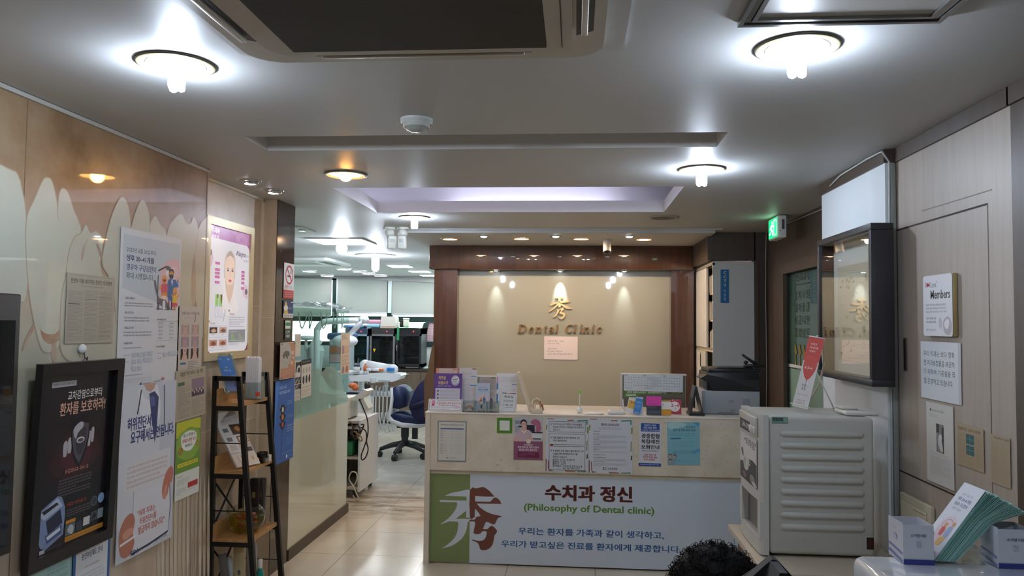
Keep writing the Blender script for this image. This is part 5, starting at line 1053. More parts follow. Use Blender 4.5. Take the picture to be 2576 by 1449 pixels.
sheet_mb((Ap.x, YP, Ap.z), pw, ph, UF, PW, art, off=0, thick=.004, mk=lambda c: mat(c, .35)).build('front_panel', t)
# ---- sheets on the fascia
A, w, h = on(None, (1101, 1058), (1173, 1163), y=YD-.001)
t = thing('paper_notice', (A.x+w/2, YD, A.z-h), 'white fee table in a clear sleeve at the left end of the desk front', 'notice')
MB(mat('#aeb4b8', .15, alpha=.5, name='clear_sleeve')).box((A.x, YD-.002, A.z-h), (A.x+w, YD-.0006, A.z)).build('sleeve', t)
A, w, h = on(None, (1104, 1061), (1170, 1159), y=YD-.002)
art = [('t', '치과의원 비급여 진료비용 항목 및 금액 안내', 7, 5, 93, 9.5, '#44464a', .02), ('L', 24, 10.5, 76, 12.5, 1, G2, .8), ('r', 6, 16, 93, 19, '#3d5a94')]
for yy in (24, 30, 35.5, 41, 48, 58, 63, 68, 74, 80): art += [('r', 6, yy-2, 16, yy+2.4, '#bdbdbb'), ('L', 17, yy-.5, 27+yy % 5, yy+1.4, 1, '#8d8d8b', .9), ('L', 46, yy-.5, 55, yy+1.2, 1, '#8d8d8b', .9), ('L', 58, yy-1.6, 92, yy+2, 2, '#a9a9a7', .6)]
art += [('r', 6, 53, 93, 53.3, G2), ('L', 38, 92, 70, 94.6, 1, '#555555', .9), ('e', 33, 93, 2.6, 1.8, '#777777')]
sheet_mb(A, w, h, UF, '#d6d4cc', art, off=.0015).build('sheet', t)
fs('sticker', 'square green sticker with a blank white middle on the desk front', 'sticker', (1250.6, 1050.5), (1288.5, 1089.5), '#4f8a26', [('r', 17, 18, 83, 84, '#dfe3dc')], y=YD)
fs('paper_notice', 'pink poster of a smiling receptionist on the desk front', 'poster', (1293, 1049), (1365, 1157.6), '#8d5570',
   [('r', 0, 0, 100, 56, '#bcc0c4'), ('r', 4, 8, 26, 16, '#8f969e'), ('r', 4, 20, 20, 36, '#a3a9b0'), ('r', 16, 20, 40, 24, '#2f3340'), ('r', 44, 18, 72, 34, '#2e2a34'), ('s', [(58, 10), (72, 4), (88, 8), (94, 20), (92, 32), (76, 34), (76, 20), (62, 16)], '#b0647e'), ('r', 62, 34, 98, 37, '#26262e'), ('p', [(62, 37), (98, 37), (98, 52), (62, 50)], '#d4d8dc'), ('r', 62, 49, 94, 51.6, '#26262e'),
    ('s', [(24, 9), (34, 5), (44, 9), (45, 18), (40, 15), (34, 12), (28, 15), (24, 18)], '#1f1b22'), ('s', [(27, 12), (34, 9.4), (42, 12), (43, 20), (40, 25), (35, 28), (30, 25), (26.4, 20)], '#d9ab97'), ('s', [(30, 25), (40, 25), (44, 31), (35, 35), (27, 31)], '#d9ab97'), ('s', [(6, 56), (8, 46), (14, 34), (26, 29), (35, 35), (45, 29), (58, 33), (63, 46), (64, 56)], '#c9b0b8'), ('p', [(27, 29.6), (35, 34.6), (44, 29), (42, 34), (35, 38), (29, 33.6)], '#ece6e8'), ('s', [(6, 46), (14, 46), (16, 56), (2, 56)], '#d9ab97'), ('s', [(55, 44), (63, 46), (62, 54), (50, 56)], '#d9ab97'),
    ('k', [(29, 15.6), (32.6, 15.6)], .7, '#3a2a2a'), ('k', [(37, 15.6), (40.6, 15.6)], .7, '#3a2a2a'), ('s', [(31, 20), (35, 20.8), (39, 20), (35, 23)], '#f2ecec'), ('k', [(31, 20), (35, 21), (39, 20)], .6, '#b04a58'),
    ('e', 51, 56.5, 8, 5.4, '#e6dcc8'), ('L', 46, 55.6, 56, 57.4, 1, '#6a5f58', .9), ('t', '우리병원은', 34, 62.6, 66, 67, '#efd9e2', .03), ('t', '과잉 진료 및 허위 진단서', 14, 67.6, 86, 73, '#efd9e2', .035), ('t', '발급을 하지 않습니다.', 19, 74, 82, 79.4, '#efd9e2', .035), ('p', [(14, 80.4), (88, 82), (88, 95), (14, 94)], '#702648'), ('L', 19, 82.6, 74, 92, 4, '#b37a95', .5), ('L', 32, 96.4, 72, 98.4, 1, '#5d3450', .9)], y=YD)
bd = [('p', [(3, 1), (20, 1.4), (18, 2.6), (3, 2.2)], '#9a3a24'), ('p', [(50, 3), (66, 2.6), (66, 4.6), (52, 5)], '#a8562c'), ('p', [(74, 3), (98, 2), (98, 11), (95, 11), (95, 4.6), (74, 5.4)], '#4a8a74'), ('p', [(1, 14), (4, 12), (3, 22), (1, 22)], '#7a8a36'), ('p', [(97, 16), (100, 15), (100, 26), (97, 28)], '#7a8a36'), ('p', [(96, 42), (98, 40), (97.6, 58), (95.6, 60)], '#7a8a36'), ('p', [(96.4, 67), (99.4, 66), (99, 74), (96, 75)], '#3f5a34'), ('p', [(.6, 77), (2.6, 76), (2.6, 99), (.6, 99)], '#8a2c20'), ('p', [(5.6, 78), (7.6, 80), (8.6, 96), (6.6, 96)], '#8a2c20'), ('p', [(8, 96), (20, 97.6), (8, 99)], '#7a5a2a'), ('p', [(46, 97), (70, 97.6), (70, 99.4), (47, 99)], '#a8562c'), ('p', [(74, 97.6), (96, 96.6), (96, 98.8), (74, 99)], '#4a7a54')]
fs('paper_notice', 'white notice with three black-ruled boxes and leafy border on the desk front', 'notice', (1373, 1051), (1479.5, 1188.5), '#cfd4da',
   bd + [('p', [(10, 50), (15, 48), (19, 51), (12, 53)], '#b8402c'), ('o', 7.6, 6, 93, 26, .8, '#33353a'), ('o', 7.6, 29, 93, 49.6, .8, '#33353a'), ('o', 8.4, 52, 93, 97, .8, '#33353a')] +
   [('k', [(11.6, y_), (13, y_+1.6), (15, y_-2)], 1, '#33353a') for y_ in (11, 36, 60.6)] + [('t', s, x0, y_, x1, y_+4, '#4a4c52', .01) for s, x0, x1, y_ in (('우리 치과는 보다 정확한 치과보철물을', 17, 85, 9.4), ('제공하기 위하여 기공실을 직접 운영하고', 17, 89, 14.6), ('있습니다.', 17, 33, 19.8), ('이쁨 임플란트와 특히 재생치료 신속', 17, 80, 34.4), ('가까이 활용해주세요', 17, 49, 40), ('본 병원의 진료 내용은 월례 해외에 기공', 17, 89, 59), ('인쇄물 위해 영상정보처리기기를', 17, 75, 64.6), ('운영하고 있습니다', 17, 50, 70), ('설치장소 및 대수 : 대기실 1대', 17, 68, 75.4), ('촬영범위 : 대기실', 17, 47, 79.4), ('촬영시간 : 24시간', 17, 48, 83.2), ('관리책임자 : 수치과의원 원장 김 순 철', 17, 86, 87.2), ('TEL 02) 909-2275', 40, 80, 91.6))], y=YD)
fs('paper_notice', 'white sheet of patient rights in small print on the desk front', 'notice', (1481.2, 1051.5), (1590.7, 1193), '#cfd4da',
   bd + [('t', '환자의 권리와 의무', 28, 9, 70, 14, '#2e3036', .03), ('L', 22, 16, 76, 20.6, 3, '#777a80', .5)] + [q for y_, n in ((24, 0), (28.6, 4), (38, 4), (47.6, 4), (57.4, 2)) for q in (('L', 11, y_-1, 26, y_+.8, 1, '#3b3d42', .9),) + ((('L', 11, y_+2, 87, y_+2+n*1.5, n, '#86888e', .55),) if n else ())] +
   [q for y_, n in ((66.6, 0), (71, 3), (79, 4)) for q in (('L', 11, y_-1, 40, y_+.8, 1, '#3b3d42', .9),) + ((('L', 11, y_+2, 86, y_+2+n*1.5, n, '#86888e', .55),) if n else ())] + [('r', 33, 88.6, 40, 93.4, '#6b5a3a'), ('e', 37, 91, 2.4, 1.7, '#cfd4da'), ('t', '수치과의원', 43, 89, 66, 93, '#33353a', .02), ('L', 44, 94, 64, 95, 1, G1, .8)], y=YD)
fs('paper_notice', 'white narrow notice with blue top and bottom bands on the desk front', 'notice', (1608, 1063), (1663.6, 1173), '#d3d5da',
   [('r', 8, 1, 92, 20, '#2f4f95'), ('t', '어린이 치아', 22, 3, 76, 8, '#d6deee', .03), ('t', '레진 비용 혜택', 20, 9, 78, 14, '#d6deee', .02), ('t', '"12세이하" 어린이보험급여', 12, 15, 90, 19, '#c3d0ea', .015), ('t', '광중합형', 10, 25, 92, 36, '#26282f', .045), ('t', '복합레진', 10, 38, 92, 48, '#26282f', .045), ('t', '보험안내', 10, 51, 92, 60.5, '#26282f', .045), ('t', '레진치료 안전하게 합니다', 14, 63, 88, 66.4, '#3b3d44', .02), ('t', '보험 적용시 총', 24, 71.6, 78, 76, '#b23a40', .03), ('t', '본인부담율 30%', 19, 77, 82, 82, '#b23a40', .03), ('t', '약 25,000원~', 23, 83, 76, 87.6, '#b23a40', .03), ('r', 0, 93, 100, 100, '#2f4f95'), ('L', 8, 95, 92, 98, 1, '#d6deee', .8)], y=YD, tilt=-.6)
fs('paper_notice', 'teal fee exemption notice with a small family photograph on the desk front', 'notice', (1678, 1062), (1759.5, 1171.4), '#7fb8c4',
   [('s', [(0, 4), (30, 0), (60, 6), (30, 14), (8, 16)], '#a9d0cf'), ('s', [(80, 0), (100, 0), (100, 10), (90, 6)], '#4f9ac0'), ('t', '비급여진료비', 58, 9, 86, 13.6, '#3a4f5c', .02), ('t', '할인 및 면제 공지 안내', 18, 15.6, 86, 21.4, '#2f3f4c', .025), ('L', 8, 25, 86, 32, 2, '#4a6f7d', .45), ('p', [(10, 37.4), (42, 36.6), (42, 39), (10, 40)], '#2a6a94'), ('o', 9, 41, 86, 62, .4, '#9fcdd4'), ('L', 14, 43, 80, 58, 7, '#6fa6b4', .4), ('s', [(78, 68), (98, 62), (98, 68), (80, 74)], '#5aa2c4'), ('L', 16, 66, 80, 74, 3, '#3f6a78', .5),
    ('s', [(2, 76), (16, 73), (28, 78), (24, 96), (2, 99)], '#8aa6ac'), ('e', 8, 78, 5, 4, '#4a4a50'), ('e', 8, 79.4, 4, 3.2, '#c9a596'), ('e', 22, 79, 5, 4, '#4a4a50'), ('e', 21, 80.6, 4, 3.2, '#c9a596'), ('e', 8, 90, 5, 4, '#4a4a50'), ('e', 8, 91.4, 4, 3.2, '#c9a596'), ('L', 30, 88, 42, 90.4, 1, '#2a3a44', .9), ('L', 45, 88.4, 68, 90, 1, '#5a7a86', .9)], y=YD, tilt=1)
# ---- on the counter: helper for standing sheets (leaflets, cards) with real thickness and a lean
def standing(name, label, cat, p, q, y, base, art, lean=.12, group=None, thick=.002, tilt=0, zb=ZT, parent=None, base2=True):
    a = P(*p, y=y); b = P(*q, y=y); w = b.x-a.x; zb = zb+abs(math.sin(math.radians(tilt)))*w; h = a.z-zb
    v = Vector((0, lean, 1)).normalized(); tl = Vector((a.x, y, zb+.001)) + v*h
    mb = sheet_mb(tl, w, h, (Vector((1, 0, 0)), v), base, art, thick=thick, off=0, tilt=tilt)
    if parent is not None: return mb.build(name, parent)
    return tag(mb.build(name), label, cat, group)
standing('leaflet', 'pale orange booklet standing at the back left of the counter', 'leaflet', (1095, 926.5), (1149, 1040), 5.52, '#e6d3c6', [('r', 0, 0, 14, 100, '#e2a48c'), ('L', 20, 6, 86, 9, 1, '#b9a090'), ('r', 74, 2, 96, 5, '#d98c78')], group='leaflets at the left of the counter')
standing('leaflet', 'white form with a red header standing behind the purple leaflet', 'leaflet', (1149, 925.5), (1198, 1040), 5.50, '#e3e0df', [('r', 0, 0, 10, 30, '#cf8c8c'), ('r', 74, 1, 98, 4, '#c9756e'), ('L', 16, 12, 78, 17, 2, '#a9a4a2'), ('r', 70, 20, 96, 22, '#6aaedc'), ('L', 8, 26, 92, 33, 3, G2), ('L', 8, 40, 70, 43, 1, G1), ('r', 66, 42, 96, 45, '#6aaedc'), ('L', 8, 50, 92, 92, 14, G2)], group='leaflets at the left of the counter')
standing('leaflet', 'purple leaflet with yellow headline at the left end of the counter', 'leaflet', (1091, 939), (1160, 1043), 5.44, '#6b4a9c',
   [('t', '치조골', 15, 8, 42, 18, '#ecd27a', .035), ('t', '보험사기', 15, 22, 50, 32, '#ecd27a', .035), ('L', 13, 34, 62, 38, 1, '#d9cdea', .8), ('e', 76, 20, 15, 15, '#c3c0cc'), ('s', [(66, 14), (78, 8), (88, 14), (86, 26), (70, 28)], '#eceaf0'), ('k', [(68, 18), (84, 16)], 3, '#8f8a9c'), ('k', [(70, 24), (82, 23)], 2, '#8f8a9c'), ('r', 6, 42, 94, 88, '#d3d1dc')] + [q for i in range(4) for q in (('e', 15, 50+i*10, 3, 3, '#5a5666'), ('L', 22, 47.6+i*10, 84, 53+i*10, 2, '#9a97a6', .5))] + [('r', 4, 92, 96, 93.4, '#b9a3d6')], group='leaflets at the left of the counter')
standing('leaflet', 'broad white card standing behind the grey-brown form on the counter', 'leaflet', (1196, 944), (1248, 1040), 5.54, '#e9e9e8', [], group='leaflets at the left of the counter')
standing('leaflet', 'grey-brown form with a green corner standing behind the clear boxes', 'leaflet', (1200, 948), (1246, 1040), 5.50, '#b3aaa4', [('r', 0, 0, 12, 40, '#7d8f7d'), ('L', 20, 10, 92, 20, 3, '#8a827c'), ('r', 72, 2, 98, 5, '#6d7d6d'), ('r', 0, 40, 100, 100, '#c3bcb6'), ('L', 52, 46, 92, 62, 3, '#6d6762'), ('s', [(70, 76), (78, 66), (86, 76), (84, 100), (72, 100)], '#6d5a64')], group='leaflets at the left of the counter')
standing('leaflet', 'small pale blue leaflet with cartoon children leaning on the grey form', 'leaflet', (1197, 964), (1231, 1040), 5.46, '#c6d3e4', [('L', 18, 12, 84, 20, 2, '#7a8fb8'), ('t', '생후 30~41개월', 16, 22, 84, 29, '#3a4a86', .03), ('L', 22, 31, 78, 35, 1, '#7a8fb8'), ('s', [(12, 62), (30, 46), (70, 44), (90, 60), (84, 78), (20, 78)], '#e2d0d4'), ('e', 38, 60, 7, 5, '#d9a06a'), ('s', [(30, 64), (46, 64), (44, 78), (32, 78)], '#d0605c'), ('e', 60, 54, 6, 5, '#c9965a'), ('s', [(52, 58), (70, 58), (68, 76), (54, 76)], '#4a74b4')], group='leaflets at the left of the counter')
standing('leaflet', 'tall white form with a blue stripe down its left edge on the counter', 'leaflet', (1249, 939), (1300, 1040), 5.50, '#e9eaec', [('r', 0, 0, 100, 9, '#f4f4f4'), ('r', 0, 10, 8, 28, '#cfa8c0'), ('r', 0, 28, 8, 84, '#3f86c4'), ('r', 1, 46, 7, 58, '#e9eaec'), ('L', 30, 12, 80, 15, 1, G1), ('L', 14, 18, 94, 26, 4, G2), ('r', 74, 30, 98, 32, '#5aa2d8'), ('L', 34, 36, 70, 39, 1, G1), ('L', 14, 44, 94, 92, 18, G2)], group='leaflets at the left of the counter')
t = thing('leaflet_card', (P(1279, 1040, y=5.36).x, 5.36, ZT), 'handwritten restroom code card propped at the front of the counter', 'sign')
standing('card', '', '', (1262, 988), (1296, 1042), 5.33, '#d8dcdc', [('r', 2, 0, 34, 4, '#3a3f6e'), ('r', 34, 0, 60, 4, '#d9b23c'), ('r', 60, 0, 80, 4, '#c2504a'), ('r', 80, 0, 100, 4, '#3a4f9e'), ('t', '화장실', 18, 14, 84, 28, '#33353a', .01), ('t', '비밀번호', 16, 36, 86, 50, '#33353a', .0), ('t', '1(8) 46', 18, 60, 86, 72, '#33353a', .0), ('k', [(30, 78), (84, 76)], 1.4, '#33353a')], lean=.22, parent=t, tilt=-2)
m = MB(mat('#c9cdcf', .3)); a = P(1266, 1040, y=5.33); b = P(1294, 1040, y=5.33); m.prism([(a.x, 5.35, ZT+.1), (a.x, 5.40, ZT+.001), (a.x, 5.404, ZT+.001), (a.x, 5.354, ZT+.1)], (b.x-a.x, 0, 0)); m.build('prop', t)
# card with ribbon emblem, front left
a = P(1077, 1003, y=5.29); b = P(1162.6, 1042, y=5.29)
t = thing('table_card', ((a.x+b.x)/2, 5.30, ZT), 'white table card with a pink rosette and navy rule, front left of the counter', 'sign')
standing('card', '', '', (1077, 1003), (1162.6, 1042), 5.28, '#e6e6ea', [('o', 3, 6, 97, 92, .9, '#3a4668'), ('e', 14, 28, 5, 15, '#d95a8c'), ('e', 14, 28, 2.6, 8, '#f0b8ce'), ('p', [(11, 40), (17, 40), (19, 60), (15, 54), (9, 60)], '#c24a7c'), ('L', 27, 10, 90, 18, 1, '#4a4f74', .8), ('t', '건강보험증/신분증 제시요구에', 24, 25, 94, 42, '#c0607c', .02), ('t', '적극 협조하여 주시기 바랍니다', 31, 46, 82, 58, '#4a4f74', .015), ('L', 8, 62, 80, 74, 2, '#7a7d90', .6), ('s', [(76, 50), (90, 56), (92, 72), (78, 76)], '#d9c3d4'), ('L', 38, 80, 62, 88, 1, '#5a5d70', .9)], lean=.35, parent=t)
m = MB(mat('#d4d6d9', .3)); m.prism([(a.x, 5.315, ZT+.07), (a.x, 5.36, ZT+.001), (a.x, 5.364, ZT+.001), (a.x, 5.319, ZT+.07)], (b.x-a.x, 0, 0)); m.build('prop', t)
# clear acrylic boxes with dental samples
a = P(1164, 1044, y=5.27); b = P(1254, 1044, y=5.27); zt_ = P(1200, 1010, y=5.27).z
t = thing('display_box', ((a.x+b.x)/2, 5.31, ZT), 'row of clear acrylic display boxes at the front left of the counter', 'display box')
m = MB(M_acr); x0, x1 = a.x, b.x
for q in (((x0, 5.268, ZT+.001), (x1, 5.271, zt_)), ((x0, 5.347, ZT+.001), (x1, 5.35, zt_)), ((x0, 5.27, ZT+.001), (x1, 5.348, ZT+.004))): m.box(*q)
for k in range(4): xx = x0+(x1-x0-.003)*k/3; m.box((xx, 5.27, ZT+.004), (xx+.003, 5.348, zt_))
m.build('acrylic_panel', t)
xa = x0+(x1-x0)/6; c = Vector((xa, 5.31, ZT+.0045))
t = thing('denture_sample', c, 'pink denture sample inside the left clear box on the counter', 'dental model')
m = MB(mat('#d9948e', .3)); m.tube([c+Vector((.024*math.cos(q), -.012+.022*math.sin(q), .022+.012*math.sin(q))) for q in [k*PI/8-.3 for k in range(10)]], .0085, None, 10); m.build('gum', t)
m = MB(mat('#ece6d8', .2))
for k in range(9): q = k*PI/8; m.ball(c+Vector((.024*math.cos(q), -.012+.022*math.sin(q), .034+.012*math.sin(q))), (.0045, .0045, .007), None, 8, 5)
m.build('teeth', t); MB(mat('#e4d6cc', .4)).box(c+Vector((-.024, -.02, 0)), c+Vector((.024, .02, .012)), bev=.003).build('plinth', t)
c = Vector((x0+(x1-x0)*.5, 5.31, ZT+.0045))
t = thing('implant_sample', c, 'single implant tooth sample in the middle clear box on the counter', 'dental model')
m = MB(mat('#e3c6b4', .4)); m.lathe([(.002, 0), (.024, 0), (.022, .01), (.012, .018), (.002, .018)], c, None, 20); m.build('base', t)
m = MB(mat('#4a4a50', .3, metal=.8)); m.cyl(c+Vector((0, 0, .018)), c+Vector((0, 0, .042)), .006); m.build('screw', t)
m = MB(mat('#efe8d8', .2)); m.lathe([(.006, .042), (.0105, .05), (.0105, .06), (.006, .064), (.002, .061)], c, None, 14); m.build('crown', t)
# leaning pale board seen edge-on
a = P(1300, 938, y=5.45); b = P(1330, 1041, y=5.36)
m = MB(mat('#d3c8b6', .4)); th = .02
dx = Vector((b.x-a.x, b.y-a.y, ZT+.002-a.z)); 
m.prism([a, a+Vector((.014, 0, 0)), a+dx+Vector((.017, 0, 0)), a+dx], Vector((0, .16, 0)))
tag(m.build('leaning_frame'), 'pale thin frame leaning edge-on beside the tall white form on the counter', 'frame')
# tooth model
p = P(1350, 1040, y=5.30); c = Vector((p.x, 5.30, ZT))
t = thing('tooth_model', c, 'clear and ivory jaw model standing at the middle left of the counter', 'dental model')
m = MB(mat('#e6dccb', .3, alpha=.75)); m.box(c+Vector((-.042, -.03, 0)), c+Vector((.042, .03, .03)), bev=.006); m.build('base', t)
m = MB(mat('#d9b7a2', .3)); m.tube([c+Vector((.032*math.cos(q), 0, .034+.06*math.sin(q))) for q in [k*PI/8 for k in range(9)]], .011, None, 10); m.build('gum', t)
m = MB(mat('#e8dcb6', .2))
for k in range(7): q = k*PI/6; m.ball(c+Vector((.032*math.cos(q)*1.05, -.012, .034+.066*math.sin(q))), (.008, .006, .010), None, 10, 6)
m.ball(c+Vector((-.028, -.008, .062)), (.007, .007, .03)); m.ball(c+Vector((-.012, -.008, .05)), (.006, .006, .025)); m.build('teeth', t)
m = MB(mat('#a8623a', .4)); m.tube([c+Vector((.02, -.014, .08)), c+Vector((.04, -.01, .05)), c+Vector((.044, -.01, .02))], .006); m.build('root', t)
# toothbrush stand
p = P(1458, 1037, y=5.36); c = Vector((p.x, 5.36, ZT)); zb_ = P(1457, 980, y=5.36).z-ZT
t = thing('toothbrush_holder', c, 'white ball holder with a green and white toothbrush standing on the counter', 'toothbrush holder')
m = MB(mat('#eef0ea', .25)); m.ball(c+Vector((0, 0, .021)), (.021, .021, .021), None, 20, 12); m.ball(c+Vector((-.012, -.012, .005)), (.008, .008, .005)); m.ball(c+Vector((.012, -.012, .005)), (.008, .008, .005)); m.build('holder', t)
m = MB(mat('#dfe8d2', .3)); m.tube([c+Vector((0, 0, .04)), c+Vector((0, .002, .1)), c+Vector((0, .002, zb_-.03))], .0035); m.build('brush_handle', t)
m = MB(mat('#8cd05a', .3)); m.box(c+Vector((-.005, -.004, zb_-.03)), c+Vector((.006, .006, zb_)), bev=.003); m.build('brush_head', t)
# loose slips
p = P(1494, 1042, y=5.31); c = Vector((p.x, 5.32, ZT))
m = MB(mat('#eceaea', .5))
for k in range(4):
    m.M = Matrix.Translation(c+Vector((-.02+.012*k, .0+.005*k, .0012+.0016*k))) @ Matrix.Rotation(.15-.12*k, 4, 'Z'); m.box((-.05, -.035, -.0007), (.05, .035, .0007))
tag(m.build('paper_slips'), 'little pile of white paper slips right of the toothbrush holder', 'papers')
# signature pad with pen
p = P(1551, 1040, y=5.36); c = Vector((p.x, 5.36, ZT))
t = thing('signature_pad', c, 'flat white signature pad with an upright stylus near the counter middle', 'signature pad')
MB(mat('#e6e4e2', .3)).box(c+Vector((-.06, -.045, 0)), c+Vector((.06, .045, .022)), bev=.006).build('body', t)
MB(mat('#c9cfd0', .15)).box(c+Vector((-.045, -.03, .0215)), c+Vector((.03, .03, .0228))).build('screen', t)
MB(mat('#ecece8', .3)).tube([c+Vector((.052, .01, .018)), c+Vector((.046, .012, .06)), c+Vector((.044, .012, .1))], [.006, .0045, .003]).build('stylus', t)
# leaflets right of the middle
def prop_leaf(label, p, q, y, base, art, lean=.2, tilt=0, col='#d9d9d9'):
    a = P(*p, y=y); b = P(*q, y=y)
    t = thing('leaflet', ((a.x+b.x)/2, y, ZT), label, 'leaflet', 'leaflets propped at the right of the counter')
    standing('front_page', '', '', p, q, y, base, art, lean=lean, parent=t, tilt=tilt)
    h = a.z-ZT; m = MB(mat(col, .5)); sh = .11 if tilt else 0
    m.prism([(a.x+.003+sh*0, y+lean*h*.97, ZT+h*.97), (b.x-.003, y+lean*h*.97, ZT+h*.97), (b.x-.003, y+lean*h*1.6, ZT+.001), (a.x+.003, y+lean*h*1.6, ZT+.001)], (0, .0015, 0)); m.build('back_page', t)
prop_leaf('white and yellow leaflet with a red 6 leaning behind the blue one', (1583, 999), (1603, 1047), 5.36, '#e9e6e0', [('r', 6, 18, 94, 72, '#e3b54a'), ('t', '6', 30, 20, 56, 38, '#d0502c', .03), ('t', '개월', 60, 26, 84, 36, '#5a4a3a', .02), ('L', 14, 44, 80, 48, 1, '#a8702c'), ('L', 20, 58, 60, 64, 1, '#b98a4a'), ('L', 10, 5, 80, 10, 1, G1), ('L', 10, 84, 50, 88, 1, G2)], tilt=-12)
prop_leaf('bright blue narrow leaflet tilted to the right on the counter', (1601, 998), (1619, 1050), 5.31, '#3f86cc', [('r', 0, 0, 100, 8, '#a9cbe8'), ('L', 14, 22, 90, 40, 3, '#cfe2f4', .6), ('L', 10, 50, 86, 56, 1, '#e6f0fa', .8), ('L', 10, 62, 86, 68, 1, '#b9d4ee', .8), ('r', 20, 92, 80, 95, '#e6f0fa')], tilt=-11, lean=.15)
prop_leaf('half pink half black leaflet upright near the right of the counter', (1626.6, 997), (1664, 1051), 5.31, '#2e2f38', [('r', 0, 0, 100, 50, '#e03fa4'), ('L', 10, 20, 50, 30, 2, '#7a2460', .7), ('L', 10, 34, 74, 46, 2, '#7a2460', .7), ('L', 8, 54, 70, 60, 1, '#8a8c96', .7), ('L', 8, 62, 60, 66, 1, '#6a6c76', .7), ('r', 8, 76, 92, 94, '#4a4d58')], col='#2a2b30')
prop_leaf('yellow ochre leaflet with a white middle, left of the red one', (1664.5, 1007), (1688.5, 1051), 5.32, '#d59a2c', [('r', 0, 10, 100, 60, '#e6e6e2'), ('t', '?', 10, 22, 22, 40, '#8a8d94', .02), ('L', 6, 46, 46, 54, 1, G1), ('L', 4, 2, 90, 8, 1, '#8a5f10', .8), ('o', 10, 66, 90, 90, 1, '#b57c1c')])
prop_leaf('red leaflet with a white oval reading 2~6 at the right of the counter', (1686, 1005), (1714, 1051), 5.41, '#b8324a', [('e', 42, 50, 46, 36, '#ece9e6'), ('t', '2~6', 8, 30, 84, 52, '#c0303a', .03), ('t', '세', 40, 56, 56, 66, '#9a5a5c', .02), ('L', 22, 70, 66, 76, 1, '#b98a8c'), ('L', 34, 2, 80, 8, 1, '#f0c9d0', .8), ('e', 24, 5, 5, 4, '#f4e0e4')])
# black easel frame
a = P(1752, 971, y=5.40); c = Vector((P(1750, 1050, y=5.38).x, 5.38, ZT)); hh = a.z-ZT
t = thing('desk_stand', c, 'black folding desk stand seen edge-on between the leaflets and the printer', 'stand')
m = MB(mat('#26262a', .3)); m.prism([c+Vector((-.045, -.04, .001)), c+Vector((-.035, -.04, .001)), c+Vector((.006, -.02, hh)), c+Vector((-.006, -.02, hh))], (0, .14, 0)); m.build('front_leaf', t)
m = MB(mat('#3a3834', .25)); m.prism([c+Vector((.04, -.04, .001)), c+Vector((.05, -.04, .001)), c+Vector((.008, -.018, hh-.004)), c+Vector((-.002, -.018, hh-.004))], (0, .14, 0)); m.build('back_leaf', t)
m = MB(mat('#1c2024', .4)); m.box(c+Vector((-.05, -.05, .001)), c+Vector((.055, .1, .014))); m.build('base', t)
# monitor seen from behind, calendar hung on it
YM = 6.02
a = P(1562, 939, y=YM); b = P(1726, 1050, y=YM)
t = thing('monitor', ((a.x+b.x)/2, YM+.02, .75), 'large grey-brown monitor back rising behind the counter under a calendar sheet', 'monitor')
m = MB(mat('#7d766a', .3)); m.box((a.x+.012, YM, .95), (b.x-.01, YM+.04, a.z-.012), bev=.005); m.build('back_cover', t)
m = MB(mat('#d4d4ce', .3)); m.box((a.x, YM-.004, a.z-.014), (b.x+.004, YM+.05, a.z), bev=.003); m.box((a.x, YM-.004, .95), (a.x+.012, YM+.045, a.z-.014)); m.box((b.x-.01, YM-.002, .95), (b.x-.002, YM+.045, a.z-.014), mat('#8d867c', .3)); m.build('bezel', t)
m = MB(mat('#55504a', .4)); m.box(((a.x+b.x)/2-.03, YM+.05, .77), ((a.x+b.x)/2+.03, YM+.08, 1.1)); m.box(((a.x+b.x)/2-.12, YM-.02, .752), ((a.x+b.x)/2+.12, YM+.16, .772)); m.build('stand', t)
A, w, h = on(None, (1570, 968), (1718, 1003), y=YM-.005)
t = thing('advertising_mat', (A.x+w/2, YM-.005, A.z-h), 'green strip with white Korean directions below the calendar on the monitor back', 'sign')
sheet_mb((A.x, YM-.003, A.z), w, h, UF, '#6b665c', [('p', [(0, 30), (50, 40), (100, 46), (100, 72), (30, 70), (20, 96), (0, 98)], '#5f8f3c'), ('p', [(56, 44), (100, 46), (100, 68), (56, 66)], '#5a4438'), ('t', '4호선 길음역 8번출구', 5, 48, 38, 64, '#eef2e6', .03), ('t', '동부센트레빌APT입구', 41, 48, 74, 64, '#f2f2ee', .03), ('t', 'T.909-2275', 76, 51, 96, 65, '#8f9a6a', .01), ('r', 4, 70, 20, 86, '#e8eae4'), ('t', '현수막광고', 5, 72, 19, 84, '#3a3d3a', .02)], off=0, thick=.001).build('printed_strip', t)
cal = [('t', n_, x_, 3, x_+4.5, 12, '#3a4a5c', .02) for n_, x_ in (('10', 1), ('11', 33), ('12', 66))]
for mth in range(3):
    for r_i in range(5):
        for d in range(7):
            if r_i == 4 and d > 2: continue
            cal.append(('r', 2.4+mth*32.4+d*4.4, 17+r_i*16, 4.2+mth*32.4+d*4.4, 21+r_i*16, '#7d96a4' if d else '#b08a90'))
cal += [('s', [(38, 22), (52, 14), (60, 30), (58, 56), (46, 84), (36, 78), (48, 50)], '#c3cdd4'), ('e', 28, 44, 14, 17, '#cfdbe2')]
fs('calendar', 'three-month calendar sheet hung over the top of the monitor back', 'calendar', (1570, 940), (1718, 985), '#d3e0e6', cal, y=YM-.009, tilt=-.8)
